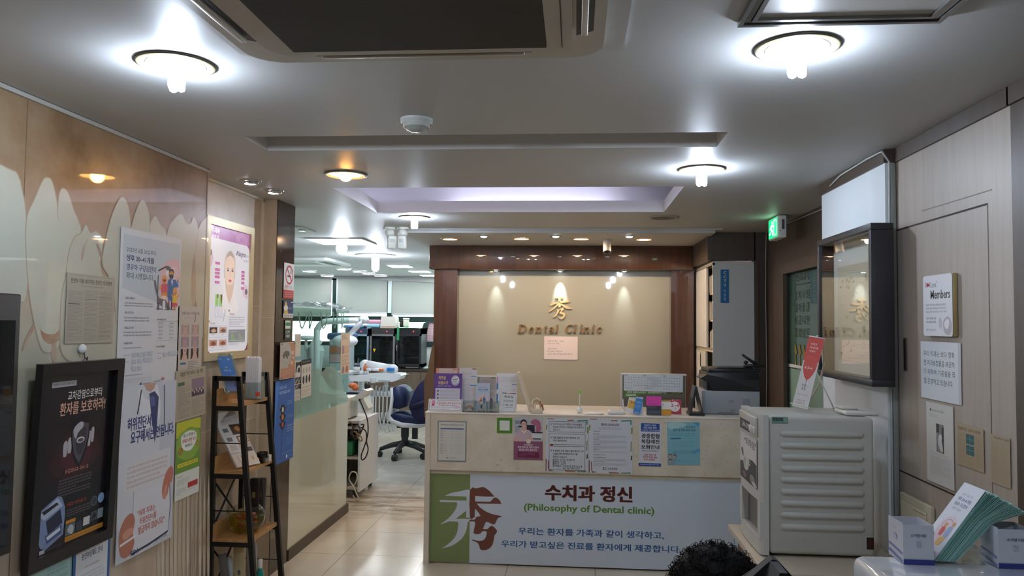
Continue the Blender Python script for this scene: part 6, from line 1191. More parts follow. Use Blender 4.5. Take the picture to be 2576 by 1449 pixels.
# printer
YPn = 5.45
a = P(1768, 982, y=YPn); b = P(1912, 1060, y=YPn)
t = thing('printer', ((a.x+b.x)/2, YPn+.2, ZT), 'grey multifunction printer with a black scanner top at the right of the counter', 'printer')
m = MB(mat('#9da1a6', .4)); m.box((a.x, YPn, ZT+.001), (b.x, YPn+.36, a.z), bev=.006)
for (px, py), n in (((1833, 1007), 3), ((1868, 1003), 8), ((1837, 1030), 7)):
    for k in range(n): q = P(px, py+k*2.4, y=YPn); m.box((q.x, YPn-.0006, q.z-.0016), (q.x+(.05 if n == 8 else .032), YPn, q.z+.0006), mat('#6d7074', .5))
q = P(1807, 1055, y=YPn); m.box((q.x, YPn-.001, ZT+.003), (q.x+.1, YPn, ZT+.016), mat('#7d8084', .5)); m.box((a.x+.012, YPn-.0008, ZT+.004), (a.x+.0145, YPn, a.z-.004), mat('#7d8084', .5)); m.build('body', t)
c2 = P(1785, 925, y=YPn); d2 = P(1928, 925, y=YPn)
m = MB(mat('#17181a', .35)); m.box((a.x+.03, YPn+.01, a.z+.0005), (b.x+.0, YPn+.36, c2.z-.035), bev=.004); e = P(1764, 955, y=YPn)
m.prism([(e.x, YPn-.005, e.z+.004), (e.x, YPn-.005, e.z+.012), (c2.x+.02, YPn+.02, c2.z-.03), (b.x, YPn+.02, c2.z-.03), (b.x, YPn-.005, a.z+.002), (a.x+.06, YPn-.005, a.z+.002), (a.x+.04, YPn-.005, e.z-.02)], (0, .2, 0)); m.build('scanner', t)
m = MB(mat('#1f2023', .3)); m.box((c2.x+.0, YPn+.03, c2.z-.034), (b.x+.01, YPn+.36, c2.z-.008), bev=.006); m.box((c2.x+.06, YPn+.05, c2.z-.0085), (b.x-.03, YPn+.3, c2.z-.0), bev=.004); m.build('scanner_lid', t)
p = P(1898, 918, y=5.55); c = Vector((p.x, 5.55, c2.z+.001))
t = thing('hole_punch', c, 'black punch with a raised lever lying on top of the printer', 'office tool')
m = MB(mat('#18181a', .4)); m.box(c+Vector((-.075, -.03, 0)), c+Vector((.075, .03, .022)), bev=.008); m.build('base', t)
m = MB(mat('#202124', .35)); m.tube([c+Vector((.02, 0, .02)), c+Vector((-.03, 0, .05)), c+Vector((-.085, 0, .09))], [.012, .010, .008]); m.ball(c+Vector((-.06, 0, .035)), (.016, .012, .012)); m.build('lever', t)
# ---- record cabinet built into the corner
CX0, CX1, CY0, CY1, CZ1 = 1.17, 1.515, 6.685, 7.66, 2.196
t = thing('record_cabinet', ((CX0+CX1)/2, (CY0+CY1)/2, 0), 'pale record cabinet with open sliding doors showing patient charts, right rear corner', 'cabinet')
M_cb = mat('#c9ccca', .45)
MB(M_cb).box((CX0, CY0, 0), (CX1, CY0+.02, CZ1)).build('side_panel', t)
m = MB(M_cb); m.box((CX1-.02, CY0+.02, 0), (CX1, CY1, CZ1)); m.box((CX0, CY1-.02, 0), (CX1-.02, CY1, CZ1)); m.build('back_panel', t)
zsh = [CZ1-.03, P(1785, 885, x=CX0).z, .55, .06]
M_cf = wood('pale_birch', '#c2ae90', '#d0bd9f', rough=.5)
for z in zsh: m = MB(M_cf); m.box((CX0, CY0+.02, z), (CX1-.02, CY1-.02, z+.028)); m.build('shelf_board', t)
for z in (zsh[1]+.028+(zsh[0]-zsh[1]-.028)*.33, zsh[1]+.028+(zsh[0]-zsh[1]-.028)*.66, (zsh[1]+zsh[2])/2): m = MB(M_cf); m.box((CX0+.03, CY0+.02, z), (CX1-.02, CY1-.02, z+.015)); m.build('shelf_board', t)
yd0 = P(1778, 750, x=CX0).y
m = MB(mat('#dcd9d2', .4)); m.box((CX0-.004, yd0, zsh[1]+.03), (CX0+.014, CY1-.02, zsh[0]-.002)); m.build('sliding_door', t)
m = MB(mat('#8d8a84', .4)); m.box((CX0-.006, CY0, zsh[0]+.0), (CX0+.016, CY1, zsh[0]+.02)); m.box((CX0-.006, CY0+.02, zsh[1]+.024), (CX0+.016, CY1, zsh[1]+.034)); m.build('door_track', t)
m = MB(mat('#cfcbc2', .45)); yq = P(1776, 960, x=CX0).y; m.box((CX0-.004, yq, .58), (CX0+.014, CY1-.02, zsh[1]-.002)); m.build('sliding_door', t)
rf = random.Random(11)
lv = sorted([zsh[2]+.028, (zsh[1]+zsh[2])/2+.015, zsh[1]+.028, zsh[1]+.028+(zsh[0]-zsh[1]-.028)*.33+.015, zsh[1]+.028+(zsh[0]-zsh[1]-.028)*.66+.015])
nm = ['lowest shelf', 'second shelf up', 'middle shelf', 'fourth shelf up', 'top shelf']
yend = {0: yq, 1: yq}
proto = None
for li, z in enumerate(lv):
    hh = .2 if li < 2 else .17; y = CY0+.028; ye = (yd0+.06); k = 0
    while y < ye and z < 2.2:
        th = rf.uniform(.007, .013); dx = rf.uniform(0, .05); col = rf.choice(['#e4dccb', '#d8ccb6', '#efe9dc', '#cdbd9f'])
        o = MB(mat(col, .6)).box((CX0+.02+dx, y, z+.001), (CX0+.28, y+th, z+hh*rf.uniform(.86, 1.0))).build('patient_chart')
        tag(o, 'cream paper patient chart filed upright on the %s of the record cabinet' % nm[li], 'folder', 'patient charts on the %s of the record cabinet' % nm[li]); y += th+rf.uniform(.002, .012); k += 1
for (y_, z_, w_, h_, l, c) in ((7.30, 1.40, .14, .2, 'white note taped highest on the lower cabinet door', '#e2ddd6'), (7.20, 1.27, .12, .16, 'white note taped just below and nearer on the lower cabinet door', '#ddd6cc'), (7.02, 1.14, .1, .16, 'creased note taped lowest on the lower cabinet door', '#d8d2cb')):
    sheet('paper_note', l, 'note', (CX0-.001-.004*(1.65-z_)/.1, y_+w_, z_), w_, h_, UR, c, [('L', 12, 14, 88, 50, 4, '#9a938a')], 'notes on the lower cabinet door')
fs('sticker', 'tall blue security camera sticker on the side of the record cabinet', 'sticker', (1812.5, 678), (1833.5, 762), '#1f6aa8',
   [('t', ch, 36, 5+i*12.5, 70, 14+i*12.5, '#d9dcae', .03) for i, ch in enumerate('CCTV')] + [('t', ch, 36, 60+i*12, 68, 69.5+i*12, '#b9cfc0', .0) for i, ch in enumerate('작동중')] + [('r', 12, 18, 16, 92, '#5f9ac4')], y=CY0-.001)
# ================================================================== RIGHT SIDE
XW = XR2-.001
def wr(name, label, cat, p, q, base, art, x=XW, group=None, **kw):
    a, w, h = on(None, p, q, x=x)
    return sheet(name, label, cat, a, w, h, UR, base, art, group, **kw)
# etched lettering on the green glass, with ochre reflections painted below it
A, w, h = on(None, (1996, 688), (2042, 935), x=XR+.019)
art = [('t', '진료과목', 14, 1, 90, 9.5, '#2f4a3d', .02), ('r', 8, 12, 92, 13.2, '#2f4a3d')]
for cx, col in ((80, '임플란트'), (57, '사랑니발치'), (34, '치아교정'), (11, '보철치료')):
    for i, ch in enumerate(col[:4]): art.append(('t', ch, cx-7, 19+i*13, cx+9, 28+i*13, '#33503f', .01))
for i in range(4): art.append(('s', [(6+i*24, 78), (12+i*24, 74), (18+i*24, 80), (22+i*24, 84), (14+i*24, 86), (16+i*24, 98), (9+i*24, 98), (10+i*24, 88)], '#8f7c34'))  # reflections in the glass, drawn as flat ochre shapes
tag(sheet_mb(A, w, h, UR, None, art, off=.001, mk=lambda c: mat(c, .4)).build('glass_lettering_reflections'), 'dark green and ochre Korean lettering in columns on the green glass window', 'lettering')
a = P(1958, 920, x=XR+.0195); b = P(2090, 1100, x=XR+.0195)
m = MB(mat('#86a593', .5)); m.box((XR+.0185, b.y, .6), (XR+.0199, a.y, a.z)); struct(m.build('window_6'))
p = P(1981, 914, x=XR+.012); q = P(2030, 940, x=XR+.015)
tag(MB(mat('#d5dbd6', .5)).prism([p, P(2030, 923, x=XR+.012), P(2030, 930, x=XR+.012), P(1981, 922, x=XR+.012)], (.002, 0, 0)).build('paper_strip'), 'narrow white paper strip stuck on the green glass window', 'paper')
# framed shadow box on the column
FX0, FX1 = 1.285, 1.383
yN, yF = P(2192, 760, x=FX0).y, P(2056, 780, x=FX0).y; zT, zB = P(2190, 560, x=FX0).z, P(2208, 976, x=FX0).z
t = thing('shadow_box_frame', (FX1, (yN+yF)/2, zB), 'large black shadow box frame with reflecting glass on the white column', 'picture frame')
m = MB(mat('#29262a', .4)); f_ = .03
for q in ((yN, yF, zB, zB+f_), (yN, yF, zT-f_, zT), (yN, yN+f_, zB+f_, zT-f_), (yF-f_, yF, zB+f_, zT-f_)): m.box((FX0, q[0], q[2]), (FX1, q[1], q[3]), bev=.002)
m.build('frame', t)
m = MB(mat('#f2f0ea', .6)); m.box((FX1-.02, yN+f_, zB+f_), (FX1-.004, yF-f_, zT-f_)); m.build('backing', t)
m = MB(mat('#dfd6c2', .6)); m.box((FX1-.024, yN+f_+.05, zB+f_+.06), (FX1-.0205, yF-f_-.07, zT-f_-.12)); m.build('picture', t)
rf = random.Random(5); m = MB(mat('#d8cfb8', .6))
for k in range(44):
    y = rf.uniform(yN+.12, yF-.14); z = rf.uniform(zB+.12, zT-.2); m.ball((FX1-.026, y, z), (.005, .011, .008), None, 8, 5)
m.build('relief', t)
m = MB(pane('picture_glass', '#fbfcfa', 1.5, .004)); m.box((FX0+.008, yN+f_-.002, zB+f_-.002), (FX0+.011, yF-f_+.002, zT-f_+.002)); m.build('glass', t)
# cable runs
tag(MB(mat('#b9bcba', .4)).tube([P(2088, 468, x=1.37)+Vector((0, 0, .0)), (1.371, 4.1, CZ-.012), (1.371, 3.75, CZ-.006), (1.371, 3.6, CZ-.008), (1.368, 3.544, CZ-.012), (1.398, 3.544, CZ-.06), (1.4, 3.552, CZ-.2), (1.398, 3.552, 1.2), (1.4, 3.552, 0.02)], .005, None, 6).build('cable'), 'grey cable running over the column trim and down its near corner', 'cable')
tag(MB(mat('#8f928e', .45)).box((1.405, 3.545, 0), (1.428, 3.562, CZ-.06), bev=.004).build('conduit'), 'grey vertical cable conduit between the white column and the taupe panelling', 'conduit')
tag(MB(mat('#a9a69e', .5)).tube([(1.612, 4.5, CZ-.012), (1.612, 5.2, CZ-.03), (1.612, 6.0, CZ-.012), (1.612, 6.66, CZ-.006), (1.606, 6.655, CZ-.2), (1.603, 6.653, 1.9), (1.608, 6.652, 1.2), (1.603, 6.655, .9)], .004, None, 6).build('cable'), 'thin cable along the ceiling and down the brown rear corner', 'cable')
# plaque, signs and papers on the taupe panelling
A, w, h = on(None, (2324, 696), (2399, 847), x=XW-.018)
t = thing('wall_plaque', (XW, A.y-w/2, A.z-h), 'gold-edged white membership plaque with red and black headings on the taupe door', 'plaque')
MB(mat('#a08a5c', .35)).box((XW-.018, A.y-w, A.z-h), (XW-.001, A.y, A.z), bev=.002).build('board', t)
sheet_mb(A, w, h, UR, '#dcdde2', [('t', '3M', 8, 11, 24, 19, '#c0283a', .05), ('t', 'Lava', 27, 11, 47, 20, '#6a6d74', .005), ('t', '™', 47, 10, 51, 13, '#6a6d74', .0), ('t', 'Members', 27, 25, 94, 39, '#26282e', .03), ('L', 10, 46, 82, 63, 3, '#7d8088', .55), ('L', 10, 68, 50, 80, 2, '#5a5d66', .6), ('L', 10, 88, 46, 92, 1, '#7d8088', .8), ('s', [(56, 72), (62, 70), (66, 78), (62, 88), (56, 84)], '#c3bcc6'), ('s', [(70, 76), (86, 68), (97, 78), (96, 92), (86, 98), (72, 92)], '#b9aebb'), ('s', [(74, 78), (84, 72), (90, 78), (84, 88), (76, 86)], '#e6e2e8')], rad=.012, mk=lambda c: mat(c, .3)).build('printed_face', t)
wr('paper_notice', 'laminated white notice of four large lines below the membership plaque', 'notice', (2318, 858), (2421, 1020), '#d9dde2',
   [('t', '우리 치과는 보다 정확', 8, 16, 86, 26, '#3d4048', .0), ('t', '한 치과보철물을 제공하', 8, 32, 86, 42, '#3d4048', .0), ('t', '기 위하여 기공실을 직', 8, 48, 86, 58, '#3d4048', .0), ('t', '접 운영하고 있습니다.', 8, 64, 82, 74, '#3d4048', .0), ('r', 94, 0, 100, 100, '#c6cace')], mk=lambda c: mat(c, .2))
wr('paper_notice', 'long curling white printout with a dark photograph below the laminated notice', 'notice', (2332, 1009), (2403, 1236), '#c9c6bf',
   [('L', 14, 8, 70, 11, 1, '#5a5a58', .9), ('r', 14, 8, 18, 11, '#4a4a48'), ('L', 12, 14, 44, 18, 2, G1), ('r', 38, 25, 66, 60, '#7d7d7c'), ('r', 38, 25, 48, 36, '#2f2f31'), ('r', 58, 28, 66, 60, '#3a3a3c'), ('s', [(44, 46), (50, 38), (58, 44), (62, 58), (50, 56)], '#c3c1bd'), ('e', 54, 41, 5, 4, '#d0cdc8'), ('L', 16, 62, 80, 63.6, 1, G1), ('L', 14, 66, 92, 90, 12, '#a3a29d', .45)])
wr('newspaper_clipping', 'yellow newspaper cutting with two teal x-ray pictures on the taupe panelling', 'newspaper', (2409, 1064), (2478, 1190), '#a8967a',
   [('t', '임플란트 오래 쓰려면', 5, 6, 90, 14, '#4a3f30', .01), ('r', 36, 20, 66, 44, '#2f5a5c'), ('r', 36, 47, 66, 70, '#2f5a5c'), ('k', [(50, 22), (50, 68)], 2, '#5f8a88'), ('k', [(38, 32), (64, 32)], 1.6, '#5f8a88'), ('k', [(38, 58), (64, 58)], 1.6, '#5f8a88'), ('L', 4, 20, 33, 96, 24, '#83745c', .45), ('L', 69, 20, 96, 96, 24, '#83745c', .45), ('L', 36, 73, 66, 96, 8, '#83745c', .45)])
wr('newspaper_clipping', 'narrow yellow newspaper cutting of plain columns at the far right edge', 'newspaper', (2494, 1091), (2545, 1230), '#a8977c',
   [('t', '치과의사 칼럼', 18, 3, 94, 8, '#4a3f30', .01), ('L', 6, 12, 48, 97, 40, '#857660', .45), ('L', 52, 12, 94, 97, 40, '#857660', .45)])
# flush pull, access cover
p = P(2278, 852, x=XW); q = P(2281, 930, x=XW)
t = thing('door_pull', (XW, p.y, q.z), 'slim black recessed pull on the flush taupe door', 'handle')
MB(mat('#5a4d44', .4)).box((XW-.004, p.y-.016, q.z-.004), (XW-.0005, p.y+.016, p.z+.004), bev=.001).build('surround', t)
MB(mat('#1d1a18', .5)).box((XW-.005, p.y-.010, q.z), (XW-.0038, p.y+.008, p.z)).build('recess', t)
a = P(2275, 1236, x=XW); b = P(2354, 1340, x=XW)
t = thing('access_cover', (XW, a.y, b.z-.1), 'cream wall access cover with a slotted lid behind the small cardboard box', 'cover')
MB(mat('#c3b89f', .45)).box((XW-.02, b.y, b.z-.1), (XW-.0005, a.y, a.z), bev=.004).build('frame', t)
w = a.y-b.y; m = MB(mat('#cdc2a9', .45)); m.box((XW-.024, b.y+.03, b.z-.08), (XW-.0205, a.y-.02, a.z-.03), bev=.002); m.box((XW-.0245, b.y+.035, a.z-.045), (XW-.0241, b.y+w*.5, a.z-.043), mat('#6d6453', .5)); m.build('lid', t)
# ---- low table carrying the drinks machine
ZTB = .66
cr = P(1831, 1318, z=ZTB); TX = cr.x; TY1 = cr.y; TY0 = 3.2
t = thing('side_table', ((TX+1.37)/2, (TY0+TY1)/2, 0), 'low brown table with a pale top carrying the drinks machine', 'table')
MB(mat('#c3b6a2', .35)).box((TX, TY0, ZTB-.03), (1.375, TY1, ZTB), bev=.003).build('table_top', t)
M_tb = wood('table_brown', '#5a4636', '#6b5442', rough=.5)
MB(M_tb).box((TX+.03, TY1-.05, 0), (1.36, TY1-.02, ZTB-.031)).build('side_panel', t); MB(M_tb).box((TX+.03, TY0+.02, 0), (1.36, TY0+.05, ZTB-.031)).build('side_panel', t)
MB(M_tb).box((1.34, TY0+.051, .02), (1.36, TY1-.051, ZTB-.031)).build('back_panel', t); MB(M_tb).box((TX+.04, TY0+.051, .1), (1.339, TY1-.051, .125)).build('shelf', t)
MB(M_tb).box((TX+.02, TY0+.051, ZTB-.11), (TX+.035, TY1-.051, ZTB-.031)).build('apron', t)
p = P(1851, 1362, x=TX+.02); MB(mat('#8fc0c8', .4)).box((TX+.0185, p.y-.05, p.z-.02), (TX+.0198, p.y+.02, p.z+.015)).build('blue_label', t)
# ---- vending machine
VX0, VX1, VY0, VY1, VZ0 = .795, 1.275, 3.42, 3.82, ZTB+.012
VZ1 = P(2100, 1050, y=VY0).z; VS = P(1934, 1200, y=VY0).x
t = thing('vending_machine', ((VX0+VX1)/2, (VY0+VY1)/2, ZTB), 'grey countertop coffee vending machine with ribbed side and coffee cup front', 'vending machine')
M_vm = mat('#b9b8b0', .4)
bb = MB(M_vm); bb.box((VS+.0015, VY0, VZ0), (VX1, VY1, VZ1), bev=.018, seg=3); bb.build('body', t)
zr = [P(2070, yy, y=VY0).z for yy in (1094, 1124, 1153, 1182, 1211, 1241, 1270, 1300, 1330)]; xr0, xr1 = P(1962, 1094, y=VY0).x, P(2173, 1094, y=VY0).x
for z in zr:
    m = MB(M_vm); v = []; n = 10
    prof = [(0, .016), (.006, .012), (.0105, .002), (.009, -.006), (0, -.012)]
    vs = []; fs_ = []
    xs = [xr0, xr0+.012, xr1-.012, xr1]
    for i, x in enumerate(xs):
        sc = .15 if i in (0, 3) else 1
        for d, dz in prof: vs.append((x, VY0+.0005-d*sc, z+dz*(.4+.6*sc)))
    for i in range(3):
        for k in range(4): fs_.append([i*5+k, (i+1)*5+k, (i+1)*5+k+1, i*5+k+1])
    fs_ += [[0, 1, 2, 3, 4][::1], [15, 19, 18, 17, 16]]
    m.add(vs, fs_, None, True); m.build('rib', t)
ff = [(VS, VY0-.002), (VX0+.015, VY0-.004), (VX0+.004, VY0+.006), (VX0, VY0+.03), (VX0-.004, VY0+.2), (VX0, VY1-.03), (VX0+.004, VY1-.004), (VX0+.015, VY1), (VS, VY1)]
m = MB(mat('#c6c5be', .35)); zo0, zo1 = P(1890, 1375, x=VX0).z, P(1890, 1302, x=VX0).z
zo1 = VZ0+.22; zo0 = VZ0+.06
m.prism([(x, y, zo1) for x, y in ff], (0, 0, VZ1-zo1+.004)); m.prism([(x, y, VZ0-.004) for x, y in ff], (0, 0, zo0-VZ0+.004))
m.box((VX0, VY0-.002, zo0), (VS, VY0+.045, zo1)); m.box((VX0, VY1-.04, zo0), (VS, VY1, zo1)); m.build('front_door', t)
m = MB(mat('#6d6a64', .4)); m.box((VX0+.03, VY0+.045, zo0), (VX0+.036, VY1-.04, zo1)); m.build('cup_bay', t)
sheet_mb((VX0-.0045, VY1-.035, VZ1-.11), VY1-VY0-.07, VZ1-.11-zo1-.045, UR, '#d6d6d0', [('t', '"티타임"', 28, 8, 98, 24, '#33302e', .02), ('p', [(0, 66), (30, 60), (54, 50), (78, 48), (100, 52), (100, 100), (0, 100)], '#2e2824'), ('p', [(0, 80), (40, 72), (100, 62), (100, 100), (0, 100)], '#221d19'), ('p', [(18, 46), (40, 50), (56, 49), (56, 62), (50, 74), (40, 79), (28, 77), (21, 66)], '#c9cdc4'), ('p', [(24, 52), (36, 54), (34, 72), (27, 68)], '#a9b3a8'), ('R', 58, 58, 7, 5, .6, '#c9cdc4'), ('s', [(8, 40), (14, 34), (22, 46), (18, 52)], '#4a4440'), ('s', [(60, 84), (76, 78), (90, 84), (86, 94), (66, 94)], '#8a857e'), ('s', [(16, 86), (30, 82), (40, 90), (26, 96)], '#7a5a6a'), ('s', [(70, 94), (90, 90), (100, 96), (90, 100)], '#c6c3bd')], off=0, thick=.001, mk=lambda c: mat(c, .25)).build('coffee_print', t)
m = MB(mat('#b4b3ac', .3)); m.box((VX0-.010, VY0+.03, VZ1-.098), (VX0-.001, VY1-.03, VZ1-.012), bev=.003)
for k in range(4): m.box((VX0-.014, VY0+.045+k*.028, VZ1-.085), (VX0-.009, VY0+.062+k*.028, VZ1-.055), mat('#d3d2cc', .3), .002)
m.build('button_panel', t)
sheet_mb((VX0-.0105, VY1-.06, VZ1-.045), .2, .045, UR, '#2b2a2c', [('t', '244-09', 20, 20, 92, 80, '#c9c8c4', .02), ('s', [(0, 0), (16, 0), (12, 100), (0, 100)], '#5a3f4a')], off=0).build('price_label', t)
a = P(1938, 1046, y=VY0); sheet_mb((a.x+.005, VY0, a.z-.004), .068, .026, UF, '#6d8f80', [('r', 6, 16, 76, 60, '#2a332e'), ('L', 12, 26, 70, 50, 1, '#9fb0a4', .7), ('s', [(70, 20), (96, 8), (98, 60), (80, 90)], '#7fa08e')]).build('green_tag', t)
a = P(2189, 1367, y=VY0); m = MB(mat('#1d1c1c', .4)); m.box((a.x-.014, VY0-.003, a.z-.024), (a.x+.014, VY0+.002, a.z+.024)); m.box((a.x-.009, VY0-.006, a.z-.016), (a.x+.009, VY0-.002, a.z+.018), mat('#4a1a16', .3), .002); m.build('power_switch', t)
for x, y in ((VX0+.06, VY0+.04), (VX1-.04, VY0+.04), (VX0+.06, VY1-.04), (VX1-.04, VY1-.04)): MB(mat('#222222', .6)).cyl((x, y, ZTB+.0008), (x, y, VZ0+.012), .014, None, 12).build('foot', t)
# items on top of the machine
p = P(2146, 1040, y=3.5)
t = thing('router', (p.x+.02, 3.56, VZ1), 'low white plastic box on top of the vending machine near the column', 'router')
m = MB(mat('#d6d4ca', .35)); m.box((p.x-.04, 3.47, VZ1+.0015), (p.x+.1, 3.63, VZ1+.022), bev=.008); m.build('case', t)
m = MB(mat('#e2e0d8', .3)); m.box((p.x-.04, 3.52, VZ1+.0215), (p.x+.03, 3.62, VZ1+.032), bev=.006); m.build('lid', t)
# small table banner with red balloon
yb = 3.62; bt = P(2055, 850, y=yb); b0 = P(2012, 1024, y=yb-.02)
t = thing('table_banner', (b0.x, yb, VZ1), 'slim leaning table banner with a red balloon print on the vending machine', 'banner')
v = (bt-Vector((b0.x, yb-.02, VZ1+.02))); hL = v.length; v.normalize(); u = Vector((.62, -.55, 0)); u -= v*u.dot(v); u.normalize(); wB = .075
sheet_mb(bt-u*wB/2, wB, hL, (u, v), '#d9d5d2', [('r', 0, 0, 100, 34, '#c9524c'), ('s', [(12, 30), (50, 26), (88, 30), (90, 44), (70, 56), (50, 60), (30, 56), (10, 44)], '#cf5a52'), ('p', [(45, 59), (55, 59), (50, 64)], '#cf5a52'), ('L', 24, 7, 80, 22, 3, '#efd9d4', .6), ('L', 18, 41, 84, 46, 1, '#efd9d4', .8), ('k', [(50, 62), (46, 72)], 2, '#6a5a5a'), ('L', 30, 66, 74, 76, 2, '#5a5658', .7), ('L', 14, 80, 90, 83, 1, '#b9a9a4', .8), ('L', 16, 88, 80, 95, 2, '#b98a84', .7)], off=0, thick=.0008).build('printed_strip', t)
m = MB(mat('#d4d2cc', .4)); m.tube([bt+u*.0, bt+v*.012], .003); m.tube([bt-u*wB*.5+v*.002, bt+u*wB*.5+v*.002], .003)
n_ = u.cross(v); e1 = P(2100, 1028, y=3.66); m.tube([bt-n_*.012-v*hL*.35, Vector((e1.x, 3.66, VZ1+.003))], .003); m.tube([bt-n_*.008, bt-n_*.008-v*(hL+.005)], .003); m.tube([bt-v*(hL-.01)-u*.05, bt-v*(hL-.01)+u*.05], .0025); m.build('stand', t)
tag(MB(mat('#c6b7a8', .5, alpha=.8)).tube([P(2066, 870, y=3.78), P(2072, 920, y=3.78), P(2062, 965, y=3.78), P(2050, 985, y=3.78), P(2030, 1015, y=3.74), Vector((P(2022, 1030, y=3.72).x, 3.72, VZ1+.006))], .0045, None, 6).build('cord'), 'loose pale cord hanging between the table banner and the shadow box frame', 'cord')
# ---- glossy white appliance, bottom right, and the things on it
ZA = 1.0
la = P(2150, 1396, z=ZA); AX, AY = la.x, la.y+.01
t = thing('water_purifier', ((AX+1.4)/2, AY-.35, 0), 'glossy white floor-standing appliance at the bottom right corner', 'appliance')
m = MB(mat('#dfe2e6', .1, coat=1)); m.box((AX-.006, AY-.72, .03), (1.405, AY+.006, ZA), bev=.028, seg=4); m.build('body', t)
m = MB(mat('#33353a', .4)); m.box((AX+.03, AY-.69, 0), (1.38, AY-.03, .031)); m.build('plinth', t)
def smallbox(label, px, py, w, d, h):
    c = P(px, py, z=ZA); x0, y0 = c.x, c.y; z0 = ZA+.001
    t = thing('paper_box', (x0+w/2, y0+d/2, ZA), label, 'box', 'small white boxes on the glossy appliance')
    m = MB(mat('#cfd0d8', .45)); th = .0018
    m.box((x0, y0, z0), (x0+w, y0+th, z0+h)); m.box((x0, y0+d-th, z0), (x0+w, y0+d, z0+h)); m.box((x0, y0+th, z0), (x0+th, y0+d-th, z0+h*1.03)); m.box((x0+w-th, y0+th, z0), (x0+w, y0+d-th, z0+h)); m.box((x0+th, y0+th, z0), (x0+w-th, y0+d-th, z0+.002)); m.build('carton', t)
    sheet_mb((x0, y0, z0+h), w, h, UF, None, [('r', 0, 87, 100, 100, '#2c3a86'), ('t', '소개엽서함', 24, 22, 74, 30, '#4a5078', .01), ('L', 40, 40, 60, 44, 1, '#9a9db0', .8), ('r', 44, 46, 58, 56, '#b9bac4')], off=.0004).build('front_print', t)
    sheet_mb((x0, y0+d, z0+h), d, h, (Vector((0, -1, 0)), Vector((0, 0, 1))), None, [('L', 26, 16, 60, 20, 1, '#8a8db0', .8), ('p', [(4, 64), (96, 72), (96, 77), (4, 69)], '#7a7eb0'), ('p', [(4, 80), (96, 92), (96, 98), (4, 88)], '#7a7eb0'), ('s', [(34, 36), (50, 32), (62, 44), (40, 48)], '#b9bbd0')], off=.0004).build('side_print', t)
smallbox('small open white box with a blue base band, left of the green pamphlets', 2273, 1420, .081, .1, .106)
smallbox('small open white box with a blue base band, right of the green pamphlets', 2512, 1430, .09, .09, .104)
c0 = P(2349, 1418, z=ZA); yn = c0.y; c1 = P(2480, 1241, y=yn); yf = yn*(2480-1449)/(2430-1449)
L_ = math.hypot(c1.x-c0.x, c1.z-ZA); a0 = math.atan2(c1.z-ZA, c1.x-c0.x)
rf = random.Random(2); NPM = 26
M_pg = [mat(c, .5) for c in ('#9cc6bb', '#a9d3c8', '#7fb0a5', '#b5dcd2', '#8cbdb2')]
for i in range(NPM):
    f = i/(NPM-1); xb = c0.x+.0015+f*.06; ang = a0*(1-.12*f**1.3); a2_ = ang*(1-.62*f); th = .0012
    d = Vector((math.cos(ang), 0, math.sin(ang))); n = Vector((math.sin(ang), 0, -math.cos(ang))); y0 = yn+rf.uniform(0, .004); y1 = yf+rf.uniform(-.004, .004)
    ln = L_*(1-rf.uniform(0, .02)); p0 = Vector((xb, y0, ZA+.0065)); 
    if i == 0:
        t = thing('pamphlet', p0, 'front pamphlet of the leaning pile, white cover with cartoon children at a dentist', 'pamphlet', 'pamphlets leaning in a pile on the appliance')
        MB(mat('#c9d3dc', .5)).prism([p0, p0+d*ln, p0+d*ln+Vector((0, y1-y0, 0)), p0+Vector((0, y1-y0, 0))], n*th).build('folded_sheet', t)
        sheet_mb(p0+d*ln+Vector((0, y1-y0, 0)), y1-y0, ln, (Vector((0, -1, 0)), d), '#d9dee8', [('L', 24, 12, 80, 16, 1, '#8f97b0', .8), ('t', '생후 30~41개월', 20, 18, 82, 23, '#3a4880', .03), ('t', '영유아 구강검진이', 20, 25, 82, 30, '#3a4880', .03), ('L', 24, 32, 74, 36, 1, '#8f97b0', .8), ('s', [(24, 54), (50, 44), (84, 48), (88, 70), (60, 80), (28, 76)], '#dcc9d2'), ('R', 56, 56, 22, 8, .9, '#8a8f9c'), ('e', 50, 56, 8, 3, '#c99a6a'), ('s', [(42, 60), (58, 60), (58, 70), (44, 70)], '#c8504c'), ('e', 80, 52, 7, 3, '#c98f6a'), ('s', [(66, 58), (84, 56), (84, 70), (68, 72)], '#8fa6cc'), ('s', [(14, 70), (30, 72), (40, 80), (34, 84), (16, 76)], '#6d6f78'), ('s', [(56, 74), (80, 70), (76, 82), (58, 82)], '#dcae5a'), ('s', [(60, 92), (84, 90), (88, 97), (66, 98)], '#c9a89c')], off=.0, thick=.0006).build('cover', t)
    else:
        m = MB(M_pg[rf.randrange(5)]); W_ = Vector((0, y1-y0, 0)); am = (ang+a2_)/2; k1 = p0+d*ln*.58; k2 = k1+Vector((math.cos(am), 0, math.sin(am)))*ln*.08; k3 = k2+Vector((math.cos(a2_), 0, math.sin(a2_)))*ln*.34; n2 = Vector((math.sin(a2_), 0, -math.cos(a2_)))
        m.prism([p0, k1, k2, k3, k3+n2*th, k2+n2*th, k1+n*th, p0+n*th], W_)
        tag(m.build('pamphlet'), 'teal-edged folded pamphlet inside the leaning pile behind the cartoon cover', 'pamphlet', 'pamphlets leaning in a pile on the appliance')
t = thing('pamphlet_holder', (c0.x+.08, yn+.06, ZA), 'clear plastic holder tray beneath the leaning pamphlets', 'holder')
MB(M_acr).box((c0.x-.004, yn-.004, ZA+.0012), (c0.x+.135, yf+.012, ZA+.0038)).build('tray', t); MB(M_acr).box((c0.x+.1325, yn-.004, ZA+.004), (c0.x+.135, yf+.012, ZA+.04)).build('end_plate', t)
